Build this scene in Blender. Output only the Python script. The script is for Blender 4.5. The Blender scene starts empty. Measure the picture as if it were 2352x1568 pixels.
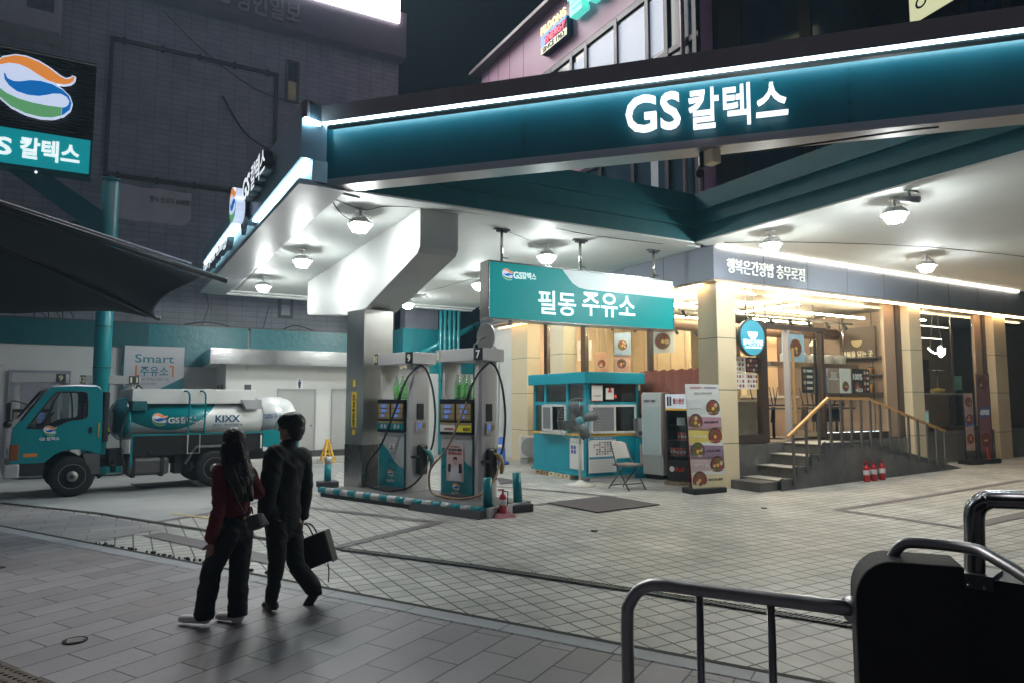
import bpy, bmesh, math, random
from mathutils import Vector, Matrix
random.seed(7)
R = math.radians
SC = bpy.context.scene
COL = SC.collection
# ------------------------------------------------------------ camera
FPX, CXP, CYP, CAMH = 1568.0, 1176.0, 784.0, 1.8
TILT = math.atan(136/1568)
cam_data = bpy.data.cameras.new('camera')
cam_data.sensor_width = 36.0
cam_data.lens = 36.0*FPX/2352.0
cam_data.clip_end = 600
cam = bpy.data.objects.new('camera', cam_data)
cam.location = (0, 0, CAMH)
cam.rotation_euler = (R(90)+TILT, 0, 0)
COL.objects.link(cam)
SC.camera = cam
# ------------------------------------------------------------ world: night sky, city glow behind the viewer
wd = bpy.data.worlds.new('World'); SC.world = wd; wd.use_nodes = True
nt = wd.node_tree; nt.nodes.clear()
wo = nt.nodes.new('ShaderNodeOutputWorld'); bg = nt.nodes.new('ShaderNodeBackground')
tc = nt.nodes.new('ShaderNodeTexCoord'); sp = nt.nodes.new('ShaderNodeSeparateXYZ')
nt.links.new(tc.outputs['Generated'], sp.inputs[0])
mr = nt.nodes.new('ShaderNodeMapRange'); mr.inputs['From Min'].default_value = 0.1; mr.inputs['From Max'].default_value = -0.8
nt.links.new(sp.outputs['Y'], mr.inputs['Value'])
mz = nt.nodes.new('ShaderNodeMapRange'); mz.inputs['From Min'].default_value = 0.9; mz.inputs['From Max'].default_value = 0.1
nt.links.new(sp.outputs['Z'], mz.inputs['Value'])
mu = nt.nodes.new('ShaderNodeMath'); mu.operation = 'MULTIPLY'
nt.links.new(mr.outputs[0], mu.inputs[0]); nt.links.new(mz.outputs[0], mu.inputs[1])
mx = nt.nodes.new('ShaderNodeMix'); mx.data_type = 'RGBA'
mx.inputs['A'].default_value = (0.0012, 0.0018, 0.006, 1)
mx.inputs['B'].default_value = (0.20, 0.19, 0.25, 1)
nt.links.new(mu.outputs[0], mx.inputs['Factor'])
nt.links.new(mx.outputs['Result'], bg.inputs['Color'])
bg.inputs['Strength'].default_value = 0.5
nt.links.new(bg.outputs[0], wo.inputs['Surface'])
SC.view_settings.view_transform = 'Standard'
SC.view_settings.look = 'None'
SC.view_settings.exposure = 0.0
SC.view_settings.gamma = 1.0
SC.render.engine = 'CYCLES'
SC.cycles.use_denoising = True
SC.cycles.sample_clamp_indirect = 6.0
GLOBE = 350.0      # canopy globe lamps
# ------------------------------------------------------------ geometry of the site
TH = R(29.3)
E1 = Vector((math.cos(TH), math.sin(TH), 0)); E2 = Vector((-math.sin(TH), math.cos(TH), 0))
def ray(x, y):
    a = (x-CXP)/FPX; b = (CYP-y)/FPX
    return Vector((a, math.cos(TILT)-b*math.sin(TILT), math.sin(TILT)+b*math.cos(TILT)))
def H(x, y, z):
    d = ray(x, y); return Vector((0, 0, CAMH)) + d*((z-CAMH)/d.z)
def D(x, y, Y):
    d = ray(x, y); return Vector((0, 0, CAMH)) + d*(Y/d.y)
OR = H(740, 425, 5.0); OR.z = 0
def W(p, q, z=0): return OR + E1*p + E2*q + Vector((0, 0, z))
def PQ(v):
    d = v-OR; return Vector((d.dot(E1), d.dot(E2), v.z))
def ON(x, y, p=None, q=None):
    d = ray(x, y); e = E1 if p is not None else E2
    c = (p if p is not None else q)+OR.dot(e)
    return PQ(Vector((0, 0, CAMH)) + d*(c/d.dot(e)))
def GZ(p): return max(0.0, min(1.0, (p-7.5)/8.0))*0.18
# ------------------------------------------------------------ materials
def lin(h):
    r = []
    for i in (0, 2, 4):
        c = int(h[i:i+2], 16)/255
        r.append(c/12.92 if c <= .04045 else ((c+.055)/1.055)**2.4)
    return tuple(r)
MATS = {}
def mat(name, col, rough=.5, metal=0., var=0.06, vs=3., bump=0., bs=40., emit=None, es=0., spec=.5, coat=0., wear=None):
    if name in MATS: return MATS[name]
    m = bpy.data.materials.new(name); m.use_nodes = True
    n = m.node_tree; b = n.nodes['Principled BSDF']
    if isinstance(col, str): col = lin(col)
    b.inputs['Base Color'].default_value = (*col, 1)
    b.inputs['Roughness'].default_value = rough; b.inputs['Metallic'].default_value = metal
    b.inputs['Specular IOR Level'].default_value = spec
    b.inputs['Coat Weight'].default_value = coat
    t = n.nodes.new('ShaderNodeTexCoord')
    if var:
        no = n.nodes.new('ShaderNodeTexNoise'); no.inputs['Scale'].default_value = vs; no.inputs['Detail'].default_value = 6
        n.links.new(t.outputs['Object'], no.inputs['Vector'])
        mi = n.nodes.new('ShaderNodeMix'); mi.data_type = 'RGBA'
        mi.inputs['A'].default_value = (*[max(0, c*(1-2.2*var)) for c in col], 1)
        mi.inputs['B'].default_value = (*[min(1, c*(1+2.2*var)) for c in col], 1)
        n.links.new(no.outputs['Fac'], mi.inputs['Factor'])
        last = mi.outputs['Result']
        if wear:
            w = n.nodes.new('ShaderNodeTexNoise'); w.inputs['Scale'].default_value = wear[1]; w.inputs['Detail'].default_value = 8
            n.links.new(t.outputs['Object'], w.inputs['Vector'])
            rp = n.nodes.new('ShaderNodeMapRange'); rp.inputs['From Min'].default_value = wear[2]; rp.inputs['From Max'].default_value = wear[2]+.15
            n.links.new(w.outputs['Fac'], rp.inputs['Value'])
            m2 = n.nodes.new('ShaderNodeMix'); m2.data_type = 'RGBA'
            n.links.new(rp.outputs[0], m2.inputs['Factor']); n.links.new(last, m2.inputs['A'])
            m2.inputs['B'].default_value = (*wear[0], 1); last = m2.outputs['Result']
        n.links.new(last, b.inputs['Base Color'])
        rr = n.nodes.new('ShaderNodeMapRange'); rr.inputs['To Min'].default_value = max(.02, rough*.75); rr.inputs['To Max'].default_value = min(1, rough*1.3)
        n.links.new(no.outputs['Fac'], rr.inputs['Value']); n.links.new(rr.outputs[0], b.inputs['Roughness'])
    if bump:
        nb = n.nodes.new('ShaderNodeTexNoise'); nb.inputs['Scale'].default_value = bs; nb.inputs['Detail'].default_value = 5
        n.links.new(t.outputs['Object'], nb.inputs['Vector'])
        bu = n.nodes.new('ShaderNodeBump'); bu.inputs['Strength'].default_value = bump; bu.inputs['Distance'].default_value = .02
        n.links.new(nb.outputs['Fac'], bu.inputs['Height']); n.links.new(bu.outputs[0], b.inputs['Normal'])
    if emit:
        if isinstance(emit, str): emit = lin(emit)
        b.inputs['Emission Color'].default_value = (*emit, 1); b.inputs['Emission Strength'].default_value = es
    MATS[name] = m; return m
def glass(name, tint=(.9, .95, .95), refl=.12, rough=.02):
    if name in MATS: return MATS[name]
    m = bpy.data.materials.new(name); m.use_nodes = True; n = m.node_tree; n.nodes.clear()
    o = n.nodes.new('ShaderNodeOutputMaterial'); t = n.nodes.new('ShaderNodeBsdfTransparent'); g = n.nodes.new('ShaderNodeBsdfGlossy')
    t.inputs['Color'].default_value = (*tint, 1); g.inputs['Roughness'].default_value = rough
    lw = n.nodes.new('ShaderNodeLayerWeight'); lw.inputs['Blend'].default_value = .5
    pw = n.nodes.new('ShaderNodeMath'); pw.operation = 'POWER'; pw.inputs[1].default_value = 4.0
    n.links.new(lw.outputs['Facing'], pw.inputs[0])
    ad = n.nodes.new('ShaderNodeMath'); ad.operation = 'MULTIPLY_ADD'; ad.inputs[1].default_value = .6; ad.inputs[2].default_value = refl*.4
    ad.use_clamp = True
    n.links.new(pw.outputs[0], ad.inputs[0])
    x = n.nodes.new('ShaderNodeMixShader'); n.links.new(ad.outputs[0], x.inputs[0]); n.links.new(t.outputs[0], x.inputs[1]); n.links.new(g.outputs[0], x.inputs[2])
    n.links.new(x.outputs[0], o.inputs['Surface']); MATS[name] = m; return m
def tile_mat(name, c1, c2, mortar, bw, bh, ms, axes='xy', offset=0., rough=.55, rot=0., bumpy=.3, var=.25, dirt=None, spec=.4):
    if name in MATS: return MATS[name]
    m = bpy.data.materials.new(name); m.use_nodes = True; n = m.node_tree; b = n.nodes['Principled BSDF']
    t = n.nodes.new('ShaderNodeTexCoord'); s = n.nodes.new('ShaderNodeSeparateXYZ'); c = n.nodes.new('ShaderNodeCombineXYZ')
    n.links.new(t.outputs['Object'], s.inputs[0])
    n.links.new(s.outputs[axes[0].upper()], c.inputs[0]); n.links.new(s.outputs[axes[1].upper()], c.inputs[1])
    mp = n.nodes.new('ShaderNodeMapping'); mp.inputs['Rotation'].default_value = (0, 0, rot)
    n.links.new(c.outputs[0], mp.inputs['Vector'])
    br = n.nodes.new('ShaderNodeTexBrick'); br.offset = offset; br.offset_frequency = 2
    br.inputs['Color1'].default_value = (*c1, 1); br.inputs['Color2'].default_value = (*c2, 1); br.inputs['Mortar'].default_value = (*mortar, 1)
    br.inputs['Scale'].default_value = 1; br.inputs['Mortar Size'].default_value = ms; br.inputs['Mortar Smooth'].default_value = .15
    br.inputs['Brick Width'].default_value = bw; br.inputs['Row Height'].default_value = bh; br.inputs['Bias'].default_value = 0
    n.links.new(mp.outputs[0], br.inputs['Vector'])
    no = n.nodes.new('ShaderNodeTexNoise'); no.inputs['Scale'].default_value = 1.1; no.inputs['Detail'].default_value = 9; no.inputs['Roughness'].default_value = .65
    n.links.new(t.outputs['Object'], no.inputs['Vector'])
    mr_ = n.nodes.new('ShaderNodeMapRange'); mr_.inputs['From Min'].default_value = .25; mr_.inputs['From Max'].default_value = .75
    mr_.inputs['To Min'].default_value = 1-var; mr_.inputs['To Max'].default_value = 1+var*.5
    n.links.new(no.outputs['Fac'], mr_.inputs['Value'])
    n2 = n.nodes.new('ShaderNodeTexNoise'); n2.inputs['Scale'].default_value = 160; n2.inputs['Detail'].default_value = 2
    n.links.new(t.outputs['Object'], n2.inputs['Vector'])
    m3 = n.nodes.new('ShaderNodeMapRange'); m3.inputs['From Min'].default_value = .3; m3.inputs['From Max'].default_value = .7; m3.inputs['To Min'].default_value = .86; m3.inputs['To Max'].default_value = 1.12
    n.links.new(n2.outputs['Fac'], m3.inputs['Value'])
    mm = n.nodes.new('ShaderNodeMath'); mm.operation = 'MULTIPLY'; n.links.new(mr_.outputs[0], mm.inputs[0]); n.links.new(m3.outputs[0], mm.inputs[1])
    vm = n.nodes.new('ShaderNodeVectorMath'); vm.operation = 'SCALE'
    n.links.new(br.outputs['Color'], vm.inputs[0]); n.links.new(mm.outputs[0], vm.inputs['Scale'])
    last = vm.outputs[0]
    if dirt:
        w = n.nodes.new('ShaderNodeTexNoise'); w.inputs['Scale'].default_value = dirt[1]; w.inputs['Detail'].default_value = 7
        n.links.new(t.outputs['Object'], w.inputs['Vector'])
        rp = n.nodes.new('ShaderNodeMapRange'); rp.inputs['From Min'].default_value = dirt[2]; rp.inputs['From Max'].default_value = dirt[2]+.12; rp.inputs['To Max'].default_value = .7
        n.links.new(w.outputs['Fac'], rp.inputs['Value'])
        m2 = n.nodes.new('ShaderNodeMix'); m2.data_type = 'RGBA'; n.links.new(rp.outputs[0], m2.inputs['Factor'])
        n.links.new(last, m2.inputs['A']); m2.inputs['B'].default_value = (*dirt[0], 1); last = m2.outputs['Result']
    if dirt:      # small gum and oil spots
        w = n.nodes.new('ShaderNodeTexNoise'); w.inputs['Scale'].default_value = 9; w.inputs['Detail'].default_value = 2
        n.links.new(t.outputs['Object'], w.inputs['Vector'])
        rp = n.nodes.new('ShaderNodeMapRange'); rp.inputs['From Min'].default_value = .70; rp.inputs['From Max'].default_value = .74; rp.inputs['To Max'].default_value = .55
        n.links.new(w.outputs['Fac'], rp.inputs['Value'])
        m2 = n.nodes.new('ShaderNodeMix'); m2.data_type = 'RGBA'; n.links.new(rp.outputs[0], m2.inputs['Factor'])
        n.links.new(last, m2.inputs['A']); m2.inputs['B'].default_value = (.07, .06, .06, 1); last = m2.outputs['Result']
    n.links.new(last, b.inputs['Base Color'])
    b.inputs['Roughness'].default_value = rough; b.inputs['Specular IOR Level'].default_value = spec
    bu = n.nodes.new('ShaderNodeBump'); bu.inputs['Strength'].default_value = bumpy; bu.inputs['Distance'].default_value = .006; bu.invert = True
    n.links.new(br.outputs['Fac'], bu.inputs['Height']); n.links.new(bu.outputs[0], b.inputs['Normal'])
    MATS[name] = m; return m
TEAL = lin('007d86')
M_teal = mat('teal_paint', TEAL, .35, var=.05, bump=.05, bs=60)
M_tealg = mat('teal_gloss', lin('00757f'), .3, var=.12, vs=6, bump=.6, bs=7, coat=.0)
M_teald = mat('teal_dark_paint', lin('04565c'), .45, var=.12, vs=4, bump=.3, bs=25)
M_white = mat('white_paint', (.66, .66, .64), .6, var=.05, vs=1.5, bump=.05, bs=30, wear=((.36, .35, .33), 2.2, .68))
M_soff = mat('soffit_paint', (.64, .66, .64), .65, var=.07, vs=.9, bump=.08, bs=12, wear=((.42, .40, .37), 1.3, .70))
M_steel = mat('brushed_steel', (.50, .50, .49), .24, 1., var=.12, vs=1.2, bump=.12, bs=2.2)
M_chrome = mat('polished_steel_tube', (.34, .34, .36), .2, 1., var=.08, vs=14)
M_black = mat('black_plastic', (.012, .012, .013), .4, var=.1)
M_rubber = mat('black_rubber', (.016, .016, .017), .55, var=.15, vs=20)
M_grey = mat('grey_metal', (.36, .36, .37), .38, .0, var=.06, vs=2, wear=((.24, .23, .22), 5, .70))
M_dgrey = mat('dark_grey_metal', (.07, .07, .075), .45, .3, var=.1)
M_letter = mat('white_letter_lit', (.8, .8, .8), .5, var=0, emit=(.9, .94, 1.), es=1.35)
M_wtxt = mat('white_lettering', (.78, .78, .78), .5, var=0)
M_dtxt = mat('dark_lettering', (.02, .02, .025), .5, var=0)
M_glass = glass('clear_glass')
M_frame = mat('bronze_frame', (.065, .055, .052), .35, .6, var=.08)
M_cream = mat('cream_panel', (.72, .60, .40), .38, var=.04, vs=2)
M_yel = mat('yellow_plastic', (.75, .42, .03), .45, var=.06)
M_red = mat('red_paint', (.42, .012, .018), .3, var=.06, coat=.3)
# ------------------------------------------------------------ mesh builder
class MB:
    def __init__(s): s.v = []; s.f = []; s.m = []; s.sm = []
    def add(s, vs, fs, mi=0, smooth=False):
        o = len(s.v); s.v += [tuple(v) for v in vs]
        for f in fs: s.f.append([i+o for i in f]); s.m.append(mi); s.sm.append(smooth)
        return s
    def box(s, x0, x1, y0, y1, z0, z1, mi=0, M=None):
        vs = [Vector(c) for c in ((x0,y0,z0),(x1,y0,z0),(x1,y1,z0),(x0,y1,z0),(x0,y0,z1),(x1,y0,z1),(x1,y1,z1),(x0,y1,z1))]
        if M: vs = [M @ v for v in vs]
        return s.add(vs, [(0,3,2,1),(4,5,6,7),(0,1,5,4),(1,2,6,5),(2,3,7,6),(3,0,4,7)], mi)
    def hexa(s, pts, mi=0):   # 4 bottom + 4 top
        return s.add(pts, [(0,3,2,1),(4,5,6,7),(0,1,5,4),(1,2,6,5),(2,3,7,6),(3,0,4,7)], mi)
    def prism(s, poly, a, b, axis='z', mi=0, smooth=False):
        def P(u, w, t): return (u, w, t) if axis == 'z' else ((u, t, w) if axis == 'y' else (t, u, w))
        n = len(poly); vs = [P(u, w, a) for u, w in poly]+[P(u, w, b) for u, w in poly]
        s.add(vs, [tuple(range(n))[::-1], tuple(range(n, 2*n))], mi)
        o = len(s.v)-2*n
        for i in range(n): s.f.append([o+i, o+(i+1) % n, o+n+(i+1) % n, o+n+i]); s.m.append(mi); s.sm.append(smooth)
        return s
    def rings(s, rings, mi=0, smooth=True, cap=True, closed=True):
        n = len(rings[0]); o = len(s.v)
        for r in rings: s.v += [tuple(v) for v in r]
        for k in range(len(rings)-1):
            for i in range(n if closed else n-1):
                j = (i+1) % n
                s.f.append([o+k*n+i, o+k*n+j, o+(k+1)*n+j, o+(k+1)*n+i]); s.m.append(mi); s.sm.append(smooth)
        if cap:
            s.f.append([o+i for i in range(n)][::-1]); s.m.append(mi); s.sm.append(False)
            e = o+(len(rings)-1)*n; s.f.append([e+i for i in range(n)]); s.m.append(mi); s.sm.append(False)
        return s
    def cyl(s, p0, p1, r0, r1=None, n=16, mi=0, smooth=True, cap=True):
        p0, p1 = Vector(p0), Vector(p1); r1 = r0 if r1 is None else r1
        d = (p1-p0).normalized(); a = d.orthogonal().normalized(); b = d.cross(a)
        ring = lambda p, r: [p+(a*math.cos(t)+b*math.sin(t))*r for t in [2*math.pi*i/n for i in range(n)]]
        return s.rings([ring(p0, r0), ring(p1, r1)], mi, smooth, cap)
    def tube(s, pts, r, n=10, mi=0, steps=0):
        P = [Vector(p) for p in pts]
        if steps:
            Q = []
            for i in range(len(P)-1):
                a = P[max(i-1, 0)]; b = P[i]; c = P[i+1]; d = P[min(i+2, len(P)-1)]
                for k in range(steps):
                    t = k/steps
                    Q.append(.5*((2*b)+(c-a)*t+(2*a-5*b+4*c-d)*t*t+(3*b-a-3*c+d)*t**3))
            P = Q+[P[-1]]
        rs = []; a = None
        for i, p in enumerate(P):
            d = (P[min(i+1, len(P)-1)]-P[max(i-1, 0)]).normalized()
            a = d.orthogonal().normalized() if a is None else (a-d*a.dot(d)).normalized()
            b = d.cross(a); rr = r
            if isinstance(r, (list, tuple)): u = i/(len(P)-1)*(len(r)-1); k0 = min(int(u), len(r)-2); rr = r[k0]+(r[k0+1]-r[k0])*(u-k0)
            rs.append([p+(a*math.cos(t)+b*math.sin(t))*rr for t in [2*math.pi*k/n for k in range(n)]])
        return s.rings(rs, mi)
    def lathe(s, prof, c=(0, 0, 0), n=20, mi=0, axis='z', smooth=True):
        c = Vector(c); rs = []
        for r, h in prof:
            ring = []
            for i in range(n):
                t = 2*math.pi*i/n; u, w = r*math.cos(t), r*math.sin(t)
                ring.append(c+Vector((u, w, h) if axis == 'z' else ((u, h, -w) if axis == 'y' else (h, u, w))))
            rs.append(ring)
        return s.rings(rs, mi, smooth)
    def sphere(s, c, r, n=16, m=10, mi=0, sc=(1, 1, 1)):
        prof = [(max(1e-4, r*math.sin(math.pi*k/m)), -r*math.cos(math.pi*k/m)) for k in range(m+1)]
        o = len(s.v); s.lathe(prof, (0, 0, 0), n, mi)
        for i in range(o, len(s.v)):
            v = s.v[i]; s.v[i] = (v[0]*sc[0]+c[0], v[1]*sc[1]+c[1], v[2]*sc[2]+c[2])
        return s
    def quad(s, a, b, c, d, mi=0): return s.add([a, b, c, d], [(0, 1, 2, 3)], mi)
    def disc(s, c, r, n=24, mi=0, ax='y', sx=1.):
        vs = []
        for i in range(n):
            t = 2*math.pi*i/n; u, w = r*math.cos(t)*sx, r*math.sin(t)
            vs.append((c[0]+u, c[1], c[2]+w) if ax == 'y' else ((c[0]+u, c[1]+w, c[2]) if ax == 'z' else (c[0], c[1]-u, c[2]+w)))
        return s.add(vs, [tuple(range(n))], mi)
    def build(s, name, mats, parent=None, bevel=0., recalc=True, loc=None, rz=None):
        me = bpy.data.meshes.new(name); me.from_pydata(s.v, [], s.f); me.update()
        for m in (mats if isinstance(mats, (list, tuple)) else [mats]): me.materials.append(m)
        me.polygons.foreach_set('material_index', s.m); me.polygons.foreach_set('use_smooth', s.sm)
        if recalc:
            b = bmesh.new(); b.from_mesh(me); bmesh.ops.recalc_face_normals(b, faces=b.faces); b.to_mesh(me); b.free()
        o = bpy.data.objects.new(name, me); COL.objects.link(o)
        if parent: o.parent = parent
        if loc is not None: o.location = loc
        if rz is not None: o.rotation_euler = (0, 0, rz)
        if bevel:
            bv = o.modifiers.new('bevel', 'BEVEL'); bv.width = bevel; bv.segments = 2; bv.limit_method = 'ANGLE'; bv.angle_limit = R(40)
            bv.harden_normals = False
        return o
def tag(o, label=None, cat=None, group=None, kind=None):
    if label: o['label'] = label
    if cat: o['category'] = cat
    if group: o['group'] = group
    if kind: o['kind'] = kind
    return o
def thing(name, label, cat, loc=(0, 0, 0), rz=0., group=None):
    o = bpy.data.objects.new(name, None); COL.objects.link(o); o.empty_display_size = .2
    o.location = loc; o.rotation_euler = (0, 0, rz); return tag(o, label, cat, group)
def site(name, label, cat, group=None): return thing(name, label, cat, OR, TH, group)   # local axes = site axes p, q, z
def kids(o): return list(o.children)
def copy_tree(o, parent=None):
    c = o.copy(); COL.objects.link(c)
    if parent: c.parent = parent
    for ch in kids(o): copy_tree(ch, c)
    return c
_tx = {}
def text_mesh(body, ext, bold):
    k = (body, ext, bold)
    if k not in _tx:
        cu = bpy.data.curves.new('lettering', 'FONT'); cu.body = body; cu.size = 1; cu.extrude = ext; cu.offset = bold
        cu.resolution_u = 3; cu.align_x = 'CENTER'; cu.space_line = 1.0
        ob = bpy.data.objects.new('lettering', cu); COL.objects.link(ob)
        dg = bpy.context.evaluated_depsgraph_get(); dg.update()
        me = bpy.data.meshes.new_from_object(ob.evaluated_get(dg))
        bpy.data.objects.remove(ob)
        xs = [v.co.x for v in me.vertices]; ys = [v.co.y for v in me.vertices]
        _tx[k] = (me, min(xs), max(xs), min(ys), max(ys))
    return _tx[k]
def text(body, parent, c, w=None, h=None, rz=0., m=None, depth=.004, bold=.012, name='lettering', italic=0., tilt=None):
    """lettering centred on c in the parent's frame; rz=0 faces -y, rz=-90 faces -x"""
    me0, x0, x1, y0, y1 = text_mesh(body, 1., bold)
    sx = (w/(x1-x0)) if w else None; sy = (h/(y1-y0)) if h else None
    sx = sx or sy; sy = sy or sx
    me = me0.copy(); me.name = name
    Rm = Matrix.Rotation(rz, 4, 'Z') @ Matrix.Rotation(R(90), 4, 'X')
    if tilt: Rm = Rm @ Matrix.Rotation(tilt, 4, 'Z')
    c = Vector(c)
    for v in me.vertices:
        y = (v.co.y-(y0+y1)/2)*sy
        v.co = Rm @ Vector(((v.co.x-(x0+x1)/2)*sx+italic*y, y, v.co.z*depth/2)) + c
    me.materials.clear(); me.materials.append(m or M_wtxt)
    o = bpy.data.objects.new(name, me); COL.objects.link(o)
    if parent: o.parent = parent
    return o
# the swirl emblem (outline traced in its own flat plane, 0..620 x 480..1045)
EMB = {
 'w': [(-8,720),(0,610),(60,530),(150,488),(230,482),(330,505),(420,550),(500,605),(540,620),(570,605),(590,583),(617,590),(612,630),(585,665),(540,690),(470,697),(520,730),(580,785),(603,850),(590,920),(540,985),(460,1030),(360,1043),(250,1030),(140,985),(50,910),(0,830)],
 'o': [(5,650),(18,600),(60,545),(150,500),(230,495),(330,520),(410,560),(490,615),(540,632),(570,622),(597,590),(607,600),(600,635),(575,665),(530,685),(470,688),(400,675),(320,635),(250,595),(180,575),(110,580),(50,610)],
 'b': [(75,675),(90,690),(105,725),(150,742),(200,733),(270,705),(350,694),(440,705),(520,740),(570,785),(595,850),(585,915),(540,970),(522,984),(525,908),(548,900),(570,875),(577,840),(555,800),(510,780),(450,790),(400,815),(340,838),(260,845),(180,830),(120,790),(85,740)],
 'g': [(3,740),(40,815),(100,860),(190,893),(300,910),(420,913),(522,907),(520,985),(450,1018),(360,1030),(250,1018),(140,975),(55,905),(10,830)]}
M_ew = mat('emblem_white', (.75, .76, .8), .5, var=0); M_eo = mat('emblem_orange', (.75, .2, .02), .5, var=0)
M_eb = mat('emblem_blue', (.0, .1, .42), .5, var=0); M_eg = mat('emblem_green', (.1, .32, .12), .5, var=0)
L_ew = mat('emblem_white_lit', (.7, .72, .8), .5, var=0, emit=(.62, .72, .95), es=.8); L_eo = mat('emblem_orange_lit', (.7, .2, .02), .5, var=0, emit=(.80, .27, .05), es=.75)
L_eb = mat('emblem_blue_lit', (.0, .1, .4), .5, var=0, emit=(.0, .15, .5), es=.75); L_eg = mat('emblem_green_lit', (.1, .3, .1), .5, var=0, emit=(.12, .36, .16), es=.75)
def emblem(parent, c, size, rz=0., lit=False, depth=.01, sx=1., base=.0):
    mb = MB(); s = size/560.; Rm = Matrix.Rotation(rz, 4, 'Z'); c = Vector(c)
    for k, (key, d) in enumerate((('w', 0), ('o', 1), ('b', 1), ('g', 1))):
        pl = [((u-300)*s*sx, -(w-763)*s) for u, w in EMB[key]]
        a = -depth if d == 0 else -depth-.004; b = base if d == 0 else -depth+.001
        o = len(mb.v); mb.prism(pl, a, b, 'y', k)
        for i in range(o, len(mb.v)): mb.v[i] = tuple(Rm @ Vector(mb.v[i]) + c)
    return mb.build('emblem', [L_ew, L_eo, L_eb, L_eg] if lit else [M_ew, M_eo, M_eb, M_eg], parent)
# ============================================================ GROUND
def local(v): return PQ(v)
def sheet(name, imgpts, z, m, kind='structure', ext=()):
    pts = [PQ(H(x, y, 0)) for x, y in imgpts]
    mb = MB(); mb.add([(p.x, p.y, z) for p in pts], [tuple(range(len(pts)))])
    return tag(mb.build(name, m, None, loc=OR, rz=TH), kind=kind)
M_asph = mat('asphalt', (.045, .045, .048), .85, var=.15, vs=6, bump=.3, bs=120)
M_plaza = tile_mat('plaza_tiles', (.54, .525, .49), (.44, .428, .40), (.055, .046, .048), .205, .195, .009, 'xy', 0., .5, bumpy=.5, var=.45, dirt=((.2, .18, .17), .75, .61))
M_slab = tile_mat('granite_slabs', (.33, .31, .31), (.24, .225, .24), (.05, .045, .05), .62, .275, .0045, 'xy', .5, .55, rot=R(0.5), bumpy=.5, var=.3)
M_conc = mat('yard_concrete', (.33, .335, .335), .7, var=.2, vs=.8, bump=.12, bs=40, wear=((.17, .17, .17), 1.4, .60))
M_band = mat('purple_grey_paver', (.135, .115, .125), .6, var=.14, vs=4, bump=.1, bs=60)
mb = MB(); mb.box(-60, 60, -40, 60, -1.2, -.05)
tag(mb.build('ground', M_asph), kind='structure')
# plaza: one gently rising sheet
xs = [-14, -6, 0, 4, 7.5]+[8.5+k for k in range(0, 8)]+[20, 30, 45]
mb = MB(); vs = []; ys = [-30, -20, -12, -8, -4, 0, 4, 8, 14.4]
for p in xs:
    for q in ys: vs.append((p, q, GZ(p)))
n = len(ys); mb.add(vs, [(i*n+j, i*n+j+1, (i+1)*n+j+1, (i+1)*n+j) for i in range(len(xs)-1) for j in range(n-1)])
tag(mb.build('plaza_paving', M_plaza, None, loc=OR, rz=TH), kind='structure')
sheet('concrete_yard', [(-500, 1165), (0, 1155), (200, 1176), (351, 1199), (488, 1177), (560, 1152), (735, 1128), (800, 1064), (-700, 1054)], .004, M_conc)
# sidewalk below the kerb line, its own axes along the kerb
KA, KB = H(0, 1208, 0), H(1430, 1482, 0)
kd = (KB-KA).normalized(); kang = math.atan2(kd.y, kd.x); kn = Vector((kd.y, -kd.x, 0))
def kerbrect(name, s0, s1, t0, t1, z, m):   # s along kerb, t towards the viewer
    mb = MB(); n = 14
    f = lambda s, t: (s, -t, z)
    mb.add([f(s0, t0), f(s1, t0), f(s1, t1), f(s0, t1)], [(0, 3, 2, 1)])
    return tag(mb.build(name, m, None, loc=KA, rz=kang), kind='structure')
L2 = (H(1900, 1560, 0)-KA).length
mb = MB(); mb.add([(-10, -.2, .006), (L2+12, -.2, .006), (L2+12, -40, .006), (-10, -40, .006)], [(0, 3, 2, 1)])
# slab material runs across the kerb: rotate by 90 degrees
M_slab2 = tile_mat('granite_slabs_across', (.285, .262, .282), (.19, .172, .19), (.035, .03, .038), .62, .28, .007, 'yx', .5, .5, bumpy=.5, var=.3, dirt=((.26, .21, .2), .5, .62))
tag(mb.build('sidewalk', M_slab2, None, loc=KA, rz=kang), kind='structure')
M_kerb = tile_mat('kerb_stone', (.36, .37, .40), (.29, .30, .33), (.05, .05, .055), .95, 3., .006, 'xy', 0., .55, bumpy=.4, var=.2)
kerbrect('kerb', -10, L2+12, .03, .2, .010, M_kerb)
M_gap = mat('gap_dirt', (.02, .018, .016), .9, var=.3, vs=12, bump=.6, bs=50)
kerbrect('kerb_gap', -10, L2+12, -.03, .03, .011, M_gap)
# part of the slabs continues above the kerb at the left
PLs = [PQ(H(x, y, 0)) for x, y in [(-400, 1165), (0, 1158), (200, 1182), (420, 1212), (350, 1232), (250, 1250), (120, 1228), (0, 1206), (-400, 1160)]]
sheet('sidewalk_left', [(-300, 1128), (0, 1158), (200, 1182), (400, 1212), (330, 1222), (215, 1246), (0, 1206), (-300, 1156)], .007, M_slab)
# broken kerb edge stones
M_rubble = mat('broken_stone', (.045, .04, .037), .9, var=.3, vs=20, bump=.8, bs=30)
rb = None
mb = MB(); A = H(225, 1249, 0); B = H(640, 1324, 0)
for i in range(46):
    t = i/46+random.uniform(-.008, .008); c = PQ(A.lerp(B, t)); s = random.uniform(.010, .028)
    if random.random() < .25: continue
    Mx = Matrix.Translation((c.x+random.uniform(-.02, .02), c.y+random.uniform(-.01, .05), .012)) @ Matrix.Rotation(random.uniform(0, 3), 4, 'Z')
    mb.box(-s, s, -s*.6, s*.6, -.01, random.uniform(.008, .022), 0, Mx)
tag(mb.build('kerb_rubble', M_rubble, None, loc=OR, rz=TH), 'dark crumbled stone along the kerb line behind the couple', 'rubble', kind='stuff')
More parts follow.
